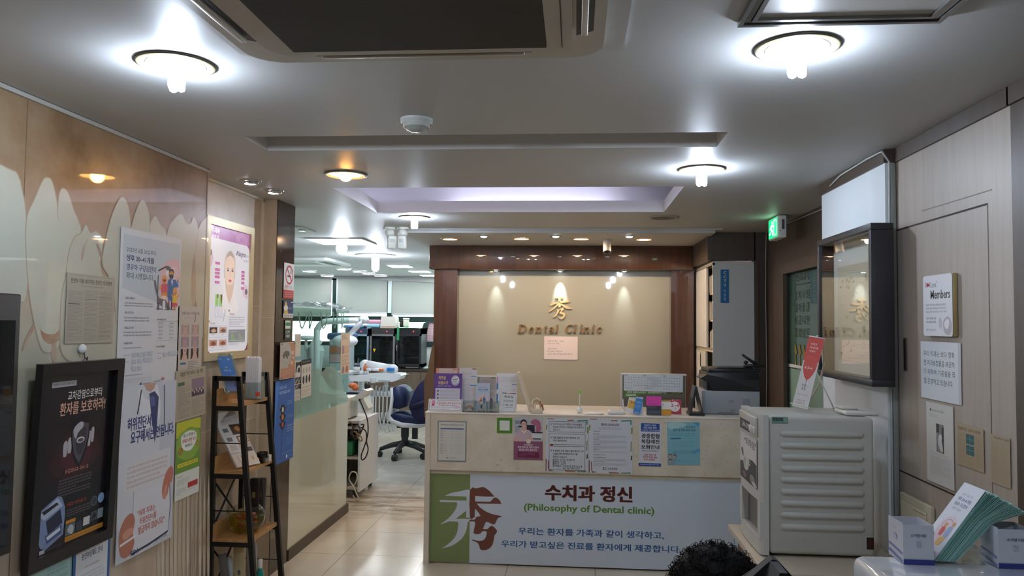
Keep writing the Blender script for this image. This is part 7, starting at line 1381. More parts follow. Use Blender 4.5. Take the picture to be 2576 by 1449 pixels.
# ---- waiting bench, seated person, jacket
t = thing('waiting_bench', (.35, 1.95, 0), 'dark waiting bench under the seated person', 'bench')
M_bn = mat('#2b2522', .5)
MB(M_bn).box((-.15, 1.76, .25), (.78, 2.25, .35), bev=.02).build('seat_cushion', t); MB(M_bn).box((-.15, 1.68, .25), (.78, 1.755, .86), bev=.02).build('backrest', t)
for x in (-.1, .73):
    for y in (1.74, 2.2): MB(M_chrome).cyl((x, y, 0), (x, y, .249), .018, None, 12).build('leg', t)
def skin(name, vs, es, rs, m, parent, sub=2):
    me = bpy.data.meshes.new(name); o0 = Vector(parent['_o']); me.from_pydata([Vector(v)-o0 for v in vs], es, []); o = bpy.data.objects.new(name, me); COL.objects.link(o)
    sk = o.modifiers.new('skin', 'SKIN'); sk.use_smooth_shade = True
    for i, r in enumerate(rs): me.skin_vertices[0].data[i].radius = (r if isinstance(r, tuple) else (r, r))
    me.skin_vertices[0].data[0].use_root = True
    sb = o.modifiers.new('sub', 'SUBSURF'); sb.levels = sub; sb.render_levels = sub
    me.materials.append(m); o.parent = parent; return o
hp = P(1797, 1449, y=2.0); hx = hp.x; HY = 1.98; hz = .975
t = thing('person', (hx, 1.95, 0), 'seated person with short curly black hair, seen from behind at the bottom edge', 'person')
bx_, by_ = hx, 1.97
S = [(bx_, by_-.02, .49), (bx_, by_-.05, .62), (bx_, by_-.03, .74), (bx_, by_, .82), (bx_, by_+.015, .88), (bx_, by_+.025, .94), (bx_, by_+.03, 1.0),
     (bx_-.16, by_-.01, .775), (bx_-.2, by_+.03, .62), (bx_-.17, by_+.17, .54), (bx_-.09, by_+.27, .54), (bx_+.16, by_-.01, .775), (bx_+.2, by_+.03, .62), (bx_+.17, by_+.17, .54), (bx_+.09, by_+.27, .54),
     (bx_-.09, by_+.02, .47), (bx_-.11, by_+.38, .47), (bx_-.11, by_+.40, .08), (bx_-.11, by_+.50, .05), (bx_+.09, by_+.02, .47), (bx_+.11, by_+.38, .47), (bx_+.11, by_+.40, .08), (bx_+.11, by_+.50, .05)]
E_ = [(0, 1), (1, 2), (2, 3), (3, 4), (4, 5), (5, 6), (3, 7), (7, 8), (8, 9), (9, 10), (3, 11), (11, 12), (12, 13), (13, 14), (0, 15), (15, 16), (16, 17), (17, 18), (0, 19), (19, 20), (20, 21), (21, 22)]
Rr = [(.15, .11), (.14, .105), (.15, .10), (.08, .07), .048, (.068, .08), (.068, .085), .06, .045, .036, .026, .06, .045, .036, .026, .085, .065, .042, .035, .085, .065, .042, .035]
body = skin('body', S, E_, Rr, mat('#b98a70', .5), t)
def coat_():
    S2 = S[:4]+S[7:10]+S[11:14]; E2 = [(0, 1), (1, 2), (2, 3), (3, 4), (4, 5), (5, 6), (3, 7), (7, 8), (8, 9)]
    R2 = [(.175, .13), (.165, .125), (.175, .12), (.11, .09), .08, .062, .05, .08, .062, .05]
    return skin('coat', S2, E2, R2, mat('#18181b', .7), t)
coat_()
skin('trousers', S[15:18]+S[19:22]+[S[0]], [(6, 0), (0, 1), (1, 2), (6, 3), (3, 4), (4, 5)], [.095, .078, .055, .095, .078, .055, (.165, .12)], mat('#202126', .7), t)
for s in (-1, 1):   # hands folded in the lap: palm, four fingers and a thumb each
    w0 = Vector((bx_+s*.075, by_+.285, .545)); V = [w0, w0+Vector((-s*.03, .035, 0)), w0+Vector((-s*.05, .055, -.004))]; Ed = [(0, 1), (1, 2)]; Rd = [.022, (.03, .016), (.028, .014)]
    for k in range(4):
        b = len(V); q = w0+Vector((-s*(.034+.014*k), .066-.012*k, 0)); l = [.034, .04, .037, .028][k]
        V += [q, q+Vector((-s*l*.7, l*.35, -.006)), q+Vector((-s*l*1.2, l*.2, -.022))]; Ed += [(2, b), (b, b+1), (b+1, b+2)]; Rd += [.009, .0085, .007]
    b = len(V); V += [w0+Vector((-s*.02, .0, .02)), w0+Vector((-s*.045, .01, .03))]; Ed += [(1, b), (b, b+1)]; Rd += [.011, .009]
    skin('hand', V, Ed, Rd, mat('#b98a70', .5), t, 1)
m = MB(mat('#b98a70', .5)); fy = by_+.115
m.ball((hx, by_+.03, .985), (.078, .098, .105), None, 20, 14); m.tube([(hx, fy, 1.0), (hx, fy+.018, .975), (hx, fy+.006, .968)], [.009, .014, .008])
for s in (-1, 1): m.ball((hx+s*.08, by_+.02, .985), (.012, .022, .032)); m.ball((hx+s*.03, fy+.0, 1.0), (.013, .01, .008), mat('#e8e4de', .2)); m.ball((hx+s*.03, fy+.008, 1.0), (.006, .004, .006), mat('#1b1512', .2))
m.tube([(hx-.024, fy-.004, .935), (hx, fy+.006, .937), (hx+.024, fy-.004, .935)], [.004, .007, .004], mat('#9a4f48', .4)); m.build('head', t)
m = MB(mat('#090605', .7, spec=.2)); m.lathe([(.002, .112), (.04, .108), (.075, .09), (.1, .055), (.112, .01), (.108, -.03), (.09, -.06)], (hx, by_+.012, .985), None, 28, 1, 1)
rf = random.Random(9)
for i in range(1200):                                   # curls: small springs of hair all over the crown
    a = rf.uniform(0, 2*PI); e = math.acos(rf.uniform(-.25, 1)); r = .108+rf.uniform(-.006, .01)
    if math.sin(a) > .55 and e > 1.0: continue
    c = Vector((hx+r*math.sin(e)*math.cos(a), by_+.012+r*math.sin(e)*math.sin(a), .985+r*1.0*math.cos(e))); nn = (c-Vector((hx, by_+.012, .985))).normalized(); tt = nn.orthogonal().normalized(); bb2 = nn.cross(tt)
    R2 = rf.uniform(.004, .011); ph = rf.uniform(0, 6.3); tr = rf.uniform(.8, 1.5); q = tt*math.cos(ph)+bb2*math.sin(ph)
    pts = [c+q*R2*math.cos(k*tr)+nn*(R2*math.sin(k*tr)+.001*k)+nn.cross(q)*.0016*k for k in range(7)]
    m.tube(pts, [.0009, .0009, .0009, .0008, .0008, .0007, .0005], None, 4, False)
m.build('hair', t)
ja = P(1948, 1411, y=1.75); 
m = MB(mat('#101014', .6)); x = ja.x; zt_ = ja.z
t = thing('jacket', (x, 1.72, .4), 'black jacket with a peaked collar hung on the bench back, right of the person', 'jacket')
pts = [(x-.2, zt_-.16), (x-.1, zt_-.085), (x-.05, zt_-.045), (x-.015, zt_-.012), (x+.0, zt_), (x+.012, zt_-.004), (x+.05, zt_-.045), (x+.1, zt_-.12), (x+.14, zt_-.3), (x+.14, .52), (x-.2, .52)]
m.prism([(a, 1.763, b) for a, b in pts], (0, .03, 0)); m.prism([(a, 1.645, b-.01) for a, b in pts[:9]]+[(x+.14, 1.645, .6), (x-.2, 1.645, .6)], (0, .03, 0)); m.prism([(x-.12, 1.675, .868), (x+.12, 1.675, .868), (x+.01, 1.68, zt_-.004), (x-.006, 1.68, zt_-.004)], (0, .088, 0)); m.build('shell', t)
m = MB(mat('#1a1a20', .5)); m.tube([(x-.18, 1.80, zt_-.15), (x-.05, 1.80, zt_-.055), (x, 1.79, zt_-.012), (x+.06, 1.80, zt_-.07)], [.006, .009, .008, .006]); m.build('collar', t)
# ================================================================== TREATMENT ROOM
M_pl = mat('#e6e9ea', .3); M_bl = pane('blind_cloth', '#ffffff', 0, .5, 1, '#c2c0bf')
# blinds
r_ = None
for x0p, x1p, ybp, lab in ((600, 834, 792, 'grey roller blind behind the pillar, left of the dark mullion'), (849, 974, 785, 'grey roller blind in the middle of the far window wall'), (986, 1130, 790, 'grey roller blind at the right, beside the walnut post')):
    x0, x1 = P(x0p, 740, y=YW-.05).x, P(x1p, 740, y=YW-.05).x; zb_ = P((x0p+x1p)/2, ybp, y=YW-.05).z
    t = thing('roller_blind', ((x0+x1)/2, YW-.05, zb_), lab, 'blind', 'roller blinds on the far windows')
    MB(M_bl).box((x0, YW-.052, zb_), (x1, YW-.049, CZ-.03)).build('cloth', t)
    MB(mat('#c6cccf', .4)).box((x0, YW-.058, zb_-.025), (x1, YW-.045, zb_+.003), bev=.003).build('bottom_bar', t)
    MB(mat('#c6cccf', .4)).cyl((x0, YW-.03, CZ-.03), (x1, YW-.03, CZ-.03), .018, None, 12).build('roller', t)
for px in (842, 980):
    x = P(px, 740, y=YW-.03).x
m = MB(mat('#dfeef4', .4)); x = P(980, 740, y=YW-.02).x; z = P(980, 787, y=YW-.02).z
m.box((x-.03, YW-.02, z), (x+.03, YW+.015, CZ-.02)); x = P(848, 740, y=YW-.02).x; m.box((x-.015, YW-.02, z), (x+.02, YW+.015, CZ-.02)); struct(m.build('trim_5'))
# tilted awning sash at the right of the window
pts = [P(a, b, y=YW-.03) for a, b in ((1066, 812), (1078, 812), (1068, 855), (1052, 855))]
m = MB(M_gf); m.prism(pts, (0, .05, 0)); a = P(1055, 866, y=YW-.03); m.box((a.x, YW-.03, a.z-.03), (a.x+.6, YW+.02, a.z+.05)); struct(m.build('trim_6'))
sheet('outdoor_banner', 'red-lettered pink banner on the far window beside the walnut post', 'banner', (P(1070, 812, y=YW+.055).x, YW+.055, P(1070, 806, y=YW+.055).z), .6, .42, UF, '#d9c3cc', [('L', 6, 8, 94, 96, 12, '#a8283c', .6)])
# long counter under the window
YC = 12.3; zc = .89
cx0, cx1 = -6.6, P(1090, 1000, y=YC).x+.3
t = thing('base_cabinet', ((cx0+cx1)/2, YC+.3, 0), 'long brown wooden counter cabinet below the far windows', 'cabinet')
M_ct = wood('counter_wood', '#5f5042', '#6f5f4f', rough=.5)
MB(M_ct).box((cx0, YC+.02, .08), (cx1, YC+.62, zc-.03)).build('carcass', t)
MB(mat('#3a3128', .4)).box((cx0, YC-.01, zc-.03), (cx1, YC+.64, zc)).build('worktop', t)
MB(mat('#2a2520', .6)).box((cx0, YC+.06, 0), (cx1, YC+.6, .08)).build('plinth', t)
n = 9; wd = (cx1-cx0)/n
for k in range(n):
    d = MB(M_ct).box((cx0+k*wd+.004, YC, .1), (cx0+(k+1)*wd-.004, YC+.019, zc-.05)).build('door', t)
    m = MB(mat('#c9c9c4', .3)); xh = cx0+(k+.5)*wd; m.box((xh-.06, YC-.012, zc-.09), (xh+.06, YC-.0005, zc-.075), bev=.003)
    h = m.build('handle'); h.parent = d; h.location = Vector(h['_o'])-Vector(d['_o'])
# dry cabinets
def dry(label, xa, xb, yt, yb, col, frame, inside, tint):
    a = P(xa, yt, y=YC+.03); b = P(xb, yb, y=YC+.03); z1 = a.z; z0 = zc+.001; w = b.x-a.x
    t = thing('sterilizing_cabinet', ((a.x+b.x)/2, YC+.26, zc), label, 'cabinet', 'glass-fronted cabinets on the far counter')
    m = MB(mat(col, .4)); y0, y1 = YC+.05, YC+.5
    m.box((a.x, y0, z0+.03), (a.x+.02, y1, z1)); m.box((b.x-.02, y0, z0+.03), (b.x, y1, z1)); m.box((a.x, y0, z1-.1), (b.x, y1, z1)); m.box((a.x, y0, z0+.03), (b.x, y1, z0+.08)); m.box((a.x, y1-.02, z0+.03), (b.x, y1, z1)); m.build('housing', t)
    for s in (a.x+.03, b.x-.05): MB(mat('#1b1b1b', .6)).box((s, y0+.02, z0), (s+.03, y1-.02, z0+.03)).build('foot', t)
    m = MB(mat('#8d9294', .3)); zs = [z0+.08+(z1-.18-z0)*f for f in (.3, .52, .76)]
    for z in zs: m.box((a.x+.02, y0+.03, z), (b.x-.02, y1-.03, z+.008))
    m.build('rack', t)
    rf = random.Random(len(label))
    m = MB()
    for z in [z0+.08]+zs:
        x = a.x+.04
        while x < b.x-.12:
            ww = rf.uniform(.05, .13); hh = rf.uniform(.05, .11); m.box((x, y0+.08, z+.009), (x+ww, y1-.1, z+.009+hh), mat(rf.choice(inside), .4), .01); x += ww+.02
    m.build('stored_tools', t)
    m = MB(mat(frame, .35)); f = .03; yy = YC+.03
    for q in ((a.x, b.x, z0+.05, z0+.05+f), (a.x, b.x, z1-.1-f, z1-.1), (a.x, a.x+f, z0+.05, z1-.1), (b.x-f, b.x, z0+.05, z1-.1)): m.box((q[0], yy, q[2]), (q[1], yy+.018, q[3]))
    dr = m.build('door', t)
    g = MB(pane('cabinet_glass', '#a3c9c6' if tint[1] == '7' else '#a3a8aa', 1.0)).box((a.x+f, yy+.006, z0+.05+f), (b.x-f, yy+.01, z1-.1-f)).build('glass'); g.parent = dr; g.location = Vector(g['_o'])-Vector(dr['_o'])
    xh = a.x+.012; hd = MB(mat('#a9adb0', .25, metal=.7)).tube([(xh, yy-.002, z0+.42*(z1-z0)), (xh, yy-.025, z0+.44*(z1-z0)), (xh, yy-.025, z0+.56*(z1-z0)), (xh, yy-.002, z0+.58*(z1-z0))], .007).build('handle'); hd.parent = dr; hd.location = Vector(hd['_o'])-Vector(dr['_o'])
    m = MB(mat('#c22a3a', .3, emit=1.5)); m.box((b.x-w*.36, YC+.045, z1-.065), (b.x-w*.31, YC+.0495, z1-.045)); m.build('indicator', t)
    return a.x, b.x, z1
d1 = dry('blue-lit grey cabinet of green packs, left of three on the far counter', 868, 926, 825, 925, '#3d4a5c', '#8fa3ae', ['#1f7a4a', '#2a8f5a', '#4a86c0', '#1d6a58'], '#7fc4c0')
d2 = dry('grey framed sterilizing cabinet with a yellow warning tag, middle of three', 931, 992, 825, 925, '#3a3a3c', '#77787a', ['#3f4a4a', '#5a5f60', '#2f6a58', '#8a8f90'], '#4a5252')
d3 = dry('black sterilizing cabinet, right one of three on the far counter', 998, 1059, 825, 925, '#1d1d1f', '#26262a', ['#4a4d50', '#6a6d70', '#33363a', '#a0a4a6'], '#30363a')
a = P(938, 877, y=YC+.028); tag(MB(mat('#e2b92c', .4)).prism([(a.x, YC+.027, a.z), (a.x+.05, YC+.027, a.z), (a.x+.025, YC+.027, a.z-.06)], (0, .0015, 0)).build('warning_sticker'), 'yellow triangle sticker on the middle sterilizing cabinet door', 'sticker')
a = P(1000, 824, y=YC+.02); tag(MB(mat('#2c8a5a', .7)).box((a.x-.01, YC+.022, d3[2]-.2), (a.x+.03, YC+.028, d3[2]+.004)).box((a.x-.01, YC+.022, d3[2]+.001), (a.x+.28, YC+.3, d3[2]+.006)).build('green_cloth'), 'green cloth laid over the top of the black sterilizing cabinet', 'cloth')
# on the cabinets
def topbox(name, label, cat, xa, xb, yt, z0, col, d=.22, bev=.01, y=None, group=None):
    y = y or YC+.1; a = P(xa, yt, y=y); b = P(xb, yt, y=y)
    return tag(MB(mat(col, .5)).box((a.x, y, z0+.001), (b.x, y+d, a.z), bev=bev).build(name), label, cat, group)
t1 = topbox('tissue_pack', 'blue wet tissue pack on the left sterilizing cabinet', 'tissue pack', 921, 955, 815, d1[2]+.004, '#8fc6dc', bev=.025)
a = P(918, 803, y=YC+.1); zt1 = P(918, 814.8, y=YC+.1).z
topbox('tissue_pack', 'pink patterned tissue pack lying on the blue one', 'tissue pack', 905, 957, 804, zt1, '#d79ab4', bev=.02)
tag(MB(mat('#5a86c4', .6)).box((P(862, 825, y=YC+.04).x, YC+.045, d1[2]+.001), (P(912, 825, y=YC+.04).x, YC+.4, P(880, 818, y=YC+.04).z), bev=.02).build('blue_drape'), 'folded blue drape on top of the left sterilizing cabinet', 'cloth')
y = YC+.1; a = P(960, 796, y=y); b = P(992, 824, y=y)
t = thing('carton', ((a.x+b.x)/2, y+.12, d2[2]), 'white rounded cardboard carton on top of the middle cabinet', 'box')
m = MB(mat('#dcd8d0', .5)); z0 = d2[2]+.001; m.prism([(a.x-.02, y, z0), (b.x+.02, y, z0), (b.x+.015, y, a.z-.02), (b.x, y, a.z), (a.x, y, a.z), (a.x-.01, y, a.z-.03)], (0, .24, 0)); m.build('carton_body', t)
m = MB(mat('#bfa27c', .5)); m.box((a.x-.01, y-.002, z0+.01), (b.x+.015, y-.0005, z0+.03)); m.build('label_band', t)
def canister(label, xc, yt, r, col, cap, y=None):
    y = y or YC+.15; a = P(xc, yt, y=y); z0 = d3[2]+.0075
    t = thing('canister', (a.x, y, z0), label, 'canister', 'canisters on the black cabinet'); h = a.z-z0
    m = MB(mat(col, .4)); m.lathe([(.002, .001), (r*.9, .001), (r, h*.2), (r, h*.8), (r*.9, h*.84)], (a.x, y, z0), None, 18); m.build('body', t)
    m = MB(mat(cap, .4)); m.lathe([(r*.9, h*.83), (r*1.12, h*.86), (r*1.12, h), (.002, h)], (a.x, y, z0), None, 18); m.build('lid', t)
canister('white slim bottle on the black cabinet, left of three', 1003, 812, .018, '#e6e6e4', '#d0d0cc')
canister('black canister on the black cabinet, middle of three', 1011, 806, .034, '#202022', '#2c2c2e', YC+.26)
canister('white lidded canister on the black cabinet, tallest of three', 1022, 800, .048, '#d9dccb', '#e9eaea')
a = P(1068, 922, y=YC+.1); tag(MB(mat('#b9cfc9', .4)).box((a.x-.01, YC+.05, zc+.001), (a.x+.2, YC+.3, zc+.03), bev=.01).build('tray'), 'pale tray at the right end of the far counter', 'tray')
# ---- dental unit: instrument tray on its arm, whip hoses
YU = 10.0
def U(px, py, y=YU): return P(px, py, y=y)
b = U(975, 1060)
t = thing('dental_unit', (b.x, YU, 0), 'white dental unit tray with hanging instrument hoses and a jointed arm', 'dental unit')
m = MB(M_pl)
tr = [U(a, b_) for a, b_ in ((884, 944), (900, 943), (980, 938), (1012, 940), (1014, 944), (1008, 954), (992, 959), (950, 960), (930, 958), (905, 958), (888, 957))]
m.prism([(p.x, YU-.12, p.z) for p in tr], (0, .34, 0)); m.build('tray', t)
m = MB(mat('#d4d8da', .3)); p = U(939, 947); q = U(951, 962); m.box((p.x, YU-.15, q.z), (q.x, YU-.12, p.z), bev=.01); p = U(957, 952); q = U(988, 957); m.box((p.x, YU-.135, q.z), (q.x, YU-.12, p.z), bev=.006); m.build('tray_handle', t)
m = MB(M_pl); p0, p1 = U(913, 918), U(985, 930); m.tube([(p0.x, YU+.1, p0.z), (p1.x, YU+.1, p1.z)], [.062, .055], None, 12)
for p in (p0, p1): m.ball((p.x, YU+.1, p.z), .066)
a = U(905, 942); m.tube([(p0.x, YU+.1, p0.z), (p0.x, YU+.1, a.z)], .05); a2 = U(986, 942); m.tube([(p1.x, YU+.1, p1.z), (p1.x, YU+.1, a2.z)], .04); m.build('upper_arm', t)
m = MB(M_pl); a = U(845, 933); b = U(918, 943); m.box((a.x, YU+.0, b.z), (b.x, YU+.22, a.z), bev=.02); m.build('lower_arm', t)
m = MB(M_pl); a = U(971, 960); b = U(971, 985); m.tube([(a.x, YU, a.z), (b.x, YU, b.z)], .03); m.build('hanger_post', t)
m = MB(mat('#d8dcde', .3)); a = U(934, 983); b = U(991, 998); m.box((a.x, YU-.05, b.z), (b.x, YU+.08, a.z), bev=.012); m.build('instrument_bracket', t)
for k, px in enumerate((939, 949, 958, 967, 977, 986)):
    a = U(px, 985); top = U(px+4, 968+(k % 3)*2); bot = U(px+9, 1088-3*(k % 3)); e = U(px+16, 1040)
    m = MB(mat('#c9ced0', .35, metal=.3)); m.tube([(a.x, YU-.06, a.z-.05), (a.x, YU-.06, top.z-.01), (top.x, YU-.07, top.z)], [.012, .011, .006]); m.build('handpiece', t)
    m = MB(mat('#cfd2d0', .4)); s_ = [Vector((a.x, YU-.06, a.z-.05)), Vector((a.x+.002, YU-.07, a.z-.3)), Vector((a.x+.02, YU-.06, bot.z+.08)), Vector((bot.x, YU-.04, bot.z)), Vector((e.x, YU+.02, bot.z+.08)), Vector((e.x, YU+.1, e.z))]
    m.tube(smooth(s_, 5, False), .009, None, 6); m.build('hose', t)
m = MB(M_pl); m.box((-3.02, YU+.2, .0), (-2.8, YU+.6, .72), bev=.03); m.build('base_column', t)
m = MB(M_pl); a = U(905, 938); m.tube([(-2.91, YU+.3, .7), (-2.91, YU+.3, a.z-.03), (-2.91, YU+.15, a.z-.03)], .045); m.build('support_arm', t)
# instruments on the tray
zt_ = U(950, 940).z
def tool(label, px, kind):
    a = U(px, 940)
    t = thing('dental_instrument', (a.x, YU-.02, zt_+.006), label, 'dental instrument')
    return t, Vector((a.x, YU-.02, zt_+.036))
tt, c = tool('steel cup of tweezers standing at the left of the unit tray', 898, 0)
m = MB(M_pl); m.lathe([(.002, 0), (.045, 0), (.048, .05), (.043, .05), (.04, .01), (.002, .01)], c, None, 18); m.build('cup', tt)
for k in range(5): MB(mat('#6a6d72', .3, metal=.7)).tube([c+Vector((.02*math.cos(k*1.3), .02*math.sin(k*1.3), .012)), c+Vector((.05*math.cos(k*1.3), .02*math.sin(k*1.3), .13+.01*k))], [.006, .003]).build('tweezers', tt)
for px, col, l in ((922, '#d9764a', 'orange bottle standing on the unit tray'), (931, '#dfe3e6', 'white tube lying near the middle of the unit tray'), (952, '#eceeee', 'long white handpiece sleeve lying on the unit tray'), (964, '#d8743c', 'orange cap lying on the unit tray'), (985, '#2f7fc4', 'blue box at the right of the unit tray')):
    c = Vector((U(px, 940).x, YU+{922: -.06, 931: -.07, 952: -.03, 964: -.1, 985: -.05}.get(px, .02), zt_+.036)); m = MB(mat(col, .4))
    if px == 922: m.lathe([(.002, 0), (.028, 0), (.028, .05), (.012, .075), (.012, .1), (.002, .1)], c, None, 16)
    elif px == 985: m.box(c+Vector((-.045, -.045, 0)), c+Vector((.045, .04, .05)), bev=.006)
    else: m.tube([c+Vector((-.08 if px == 952 else -.03, 0, .02)), c+Vector((.06 if px == 952 else .03, 0, .018))], .018)
    tag(m.build('tray_item'), l, 'dental supply')
# glass-like operating lamp pole (bent white tube) beyond the partition
YL = 9.2; f = lambda a, b: P(a, b, y=YL)
t = thing('lamp_arm', (f(795, 900).x, YL, 0), 'white bent tube of the operating lamp arm rising behind the glass partition', 'lamp arm')
s_ = [f(796, 1040), f(797, 850), f(800, 826), f(812, 812), (f(830, 808)), f(905, 806)]
m = MB(M_pl); m.tube([Vector((f(796, 1040).x, YL, .02))]+smooth(s_, 4, False), .038, None, 12); m.build('pole', t)
m = MB(M_pl); m.tube([f(905, 806), f(918, 801), f(912, 806), f(880, 842)], [.04, .045, .04, .03], None, 12); m.ball(f(918, 804), .05); m.build('swing_arm', t)
t['label'] = 'white bent pole of an operating lamp rising behind the glass partition'
m = MB(M_pl); a = f(868, 858); m.ball(a, (.16, .12, .08)); m.tube([f(880, 842), a], .03); m.build('lamp_head', t)
# crumpled clear plastic draped over the partition's top edge
rf = random.Random(21); M_film = pane('clear_film', '#f2f8f9', 1.2, .1, .06, '#e6f0f2')
t = thing('plastic_sheet', (-1.97, 5.8, 1.745), 'crumpled clear plastic shields heaped on the top edge of the glass partition', 'plastic sheet')
for k, (pa, pb, pt) in enumerate(((745, 800, 768), (790, 850, 766), (840, 866, 778))):
    ya, yb_ = P(pa, 775, x=-1.97).y, P(pb, 775, x=-1.97).y; m = MB(M_film); nu, nv = 9, 7; vs = []
    zt_2 = P((pa+pb)/2, pt, x=-1.97).z
    for i in range(nu):
        for j in range(nv):
            s, q = i/(nu-1), j/(nv-1); vs.append((-2.06+.17*q+rf.uniform(-.012, .012), ya+(yb_-ya)*s, 1.748+(zt_2-1.748)*max(0, math.sin(PI*q))*(.5+.5*math.sin(PI*s))+rf.uniform(.0, .03)))
    m.add(vs, [[i*nv+j, (i+1)*nv+j, (i+1)*nv+j+1, i*nv+j+1] for i in range(nu-1) for j in range(nv-1)], None, False); m.build('film', t)
for pa, pb in ((752, 768), (776, 782), (820, 806), (838, 846), (858, 862)):
    q = [P(pa, 785, x=-2.03), P(pa+2, 808, x=-2.03), P((pa+pb)/2, 826, x=-2.03), P(pb+2, 800, x=-2.03), P(pb, 782, x=-2.03)]
    MB(mat('#dfe8ea', .3)).tube(smooth(q, 4, False), .0045, None, 5).build('strap', t)
# ---- equipment trolley by the partition end
CY = 7.35
a = P(870, 1080, y=CY); b = P(941, 1040, y=CY+.45)
tx0, tx1, ty0, ty1 = -2.32, P(906, 1150, y=7.1).x, 7.1, 7.75; zt_ = P(906, 1058, y=7.1).z
t = thing('equipment_trolley', ((tx0+tx1)/2, (ty0+ty1)/2, 0), 'beige and white equipment trolley with open shelves past the partition end', 'trolley')
M_be = mat('#b5a898', .5); M_wh = mat('#d6d9da', .35)
MB(M_wh).box((tx1-.02, ty0+.0, .06), (tx1, ty1, zt_)).build('side_panel', t); MB(M_be).box((tx0, ty0, .06), (tx0+.02, ty1, zt_)).build('side_panel', t)
MB(M_be).box((tx0+.02, ty1-.02, .06), (tx1-.02, ty1, zt_)).build('back_panel', t)
for z in (.08, .36, .64, zt_-.03): MB(M_be).box((tx0+.02, ty0+.005, z), (tx1-.02, ty1-.02, z+.025)).build('shelf', t)
for x in (tx0+.05, tx1-.06):
    for y in (ty0+.06, ty1-.06): MB(mat('#1d1d1f', .5)).cyl((x-.015, y, .03), (x+.015, y, .03), .0295, None, 14).build('castor', t)
ct = Vector((P(882, 1015, y=7.3).x, 7.35, zt_))
t = thing('scanner', ct, 'cream angled scanner device resting on the equipment trolley', 'medical device')
m = MB(mat('#d9d8ce', .35)); m.box((ct.x-.1, 7.2, zt_+.001), (ct.x+.02, 7.5, P(880, 1000, y=7.2).z), bev=.01); m.build('base', t)
p0, p1 = P(895, 1012, y=7.25), P(925, 982, y=7.25); m = MB(mat('#dcdbd2', .35))
m.prism([P(888, 1000, y=7.2), P(916, 980, y=7.2), P(925, 984, y=7.2), P(922, 992, y=7.2), P(900, 1010, y=7.2)], (0, .22, 0)); m.build('arm', t)
m = MB(mat('#cfcec4', .35)); m.prism([P(900, 1004, y=7.22), P(912, 998, y=7.22), P(927, 1028, y=7.22), P(914, 1040, y=7.22)], (0, .18, 0)); m.build('screen_head', t)
m = MB(mat('#1f1f22', .4)); m.ball(P(924, 972, y=7.4), (.03, .03, .04)); m.ball(P(905, 1006, y=7.2), (.012, .01, .012)); m.build('knob', t)
yc = 7.07
for lab, col, pts, r in (('black looped cord hanging down the white side of the trolley', '#18181a', [(905, 1006), (915, 1030), (924, 1055), (926, 1085), (922, 1110), (926, 1130), (920, 1150), (911, 1157), (909, 1145), (916, 1125), (922, 1105), (920, 1085), (908, 1075)], .006),
                         ('tangle of dark cords on the upper shelf of the trolley', '#3a2a24', [(879, 1060), (888, 1075), (882, 1090), (895, 1098), (906, 1082), (898, 1070), (886, 1085), (892, 1104), (903, 1096), (915, 1070), (908, 1068)], .008),
                         ('cream looped cord on the bottom shelf of the trolley', '#cfc4b0', [(876, 1225), (890, 1222), (898, 1205), (896, 1190), (884, 1188), (878, 1205), (888, 1222), (896, 1240), (903, 1256), (896, 1258), (888, 1246)], .006),
                         ('brown and white cords drooping from the upper shelf of the trolley', '#8a7050', [(890, 1085), (898, 1090), (908, 1098), (911, 1108), (905, 1108), (899, 1096), (896, 1086)], .006)):
    yc -= .03
    tag(MB(mat(col, .5)).tube(smooth([P(x, y, y=yc+.012*math.sin(i*1.7)) for i, (x, y) in enumerate(pts)], 4, False), r, None, 6).build('cord'), lab, 'cord')
a = P(872, 1166, y=7.12); tag(MB(mat('#2f7a4a', .4)).box((a.x-.04, 7.13, .387), (a.x+.05, 7.3, .387+.13), bev=.006).build('supply_box'), 'green labelled supply box on the middle shelf of the trolley', 'box')
tag(MB(mat('#1c3f36', .4)).box((-2.26, 7.15, .387), (-2.2, 7.4, .5), bev=.006).build('supply_box'), 'dark green supply box at the left of the trolley middle shelf', 'box')
# equipment seen through the glass: second unit, tubs, trolley of drawers
YB_ = 9.8; g = lambda a, b: P(a, b, y=YB_)
t = thing('dental_chair', (g(760, 900).x, YB_, 0), 'pale dental chair and delivery arms blurred behind the glass partition', 'dental chair')
m = MB(mat('#c3cfd0', .4)); q = [g(*p) for p in ((752, 1010), (756, 940), (768, 880), (780, 872), (784, 885), (776, 950), (800, 985), (830, 990), (832, 1010))]
m.prism(q, (0, .5, 0)); m.build('backrest', t); m = MB(mat('#d4dcdc', .35)); m.box((g(755, 1010).x, YB_, .0), (g(830, 1010).x, YB_+.5, g(800, 1012).z), bev=.03); m.build('base', t)
m = MB(M_pl); m.tube([g(788, 1000), g(787, 870), g(792, 858), g(806, 866)], .05); m.ball(g(770, 850), (.14, .1, .03)); m.tube([g(770, 852), g(770, 880)], .02); m.build('delivery_arm', t)
YB_ = 11.2
t = thing('drawer_tower', (g(845, 900).x, YB_+.3, 0), 'blue-draped drawer tower behind the glass partition', 'cabinet')
x0, x1 = g(822, 900).x, g(862, 900).x; zt_ = g(840, 838).z; m = MB(mat('#9fb0b6', .4)); m.box((x0, YB_+.1, 0), (x1, YB_+.6, zt_-.1), bev=.01); m.build('carcass', t)
m = MB(mat('#3f5f8a', .6)); m.box((x0-.03, YB_+.06, zt_-.1), (x1+.04, YB_+.64, zt_), bev=.03); m.build('drape', t)
for k, c in enumerate(('#c3ced2', '#b9c6cb', '#c9a8a8', '#b9785a', '#c3ced2')): z = .78+k*.13; MB(mat(c, .4)).box((x0+.02, YB_+.085, z), (x1-.02, YB_+.0995, z+.11)).build('drawer', t)
g2 = lambda a, b: P(a, b, y=8.3)
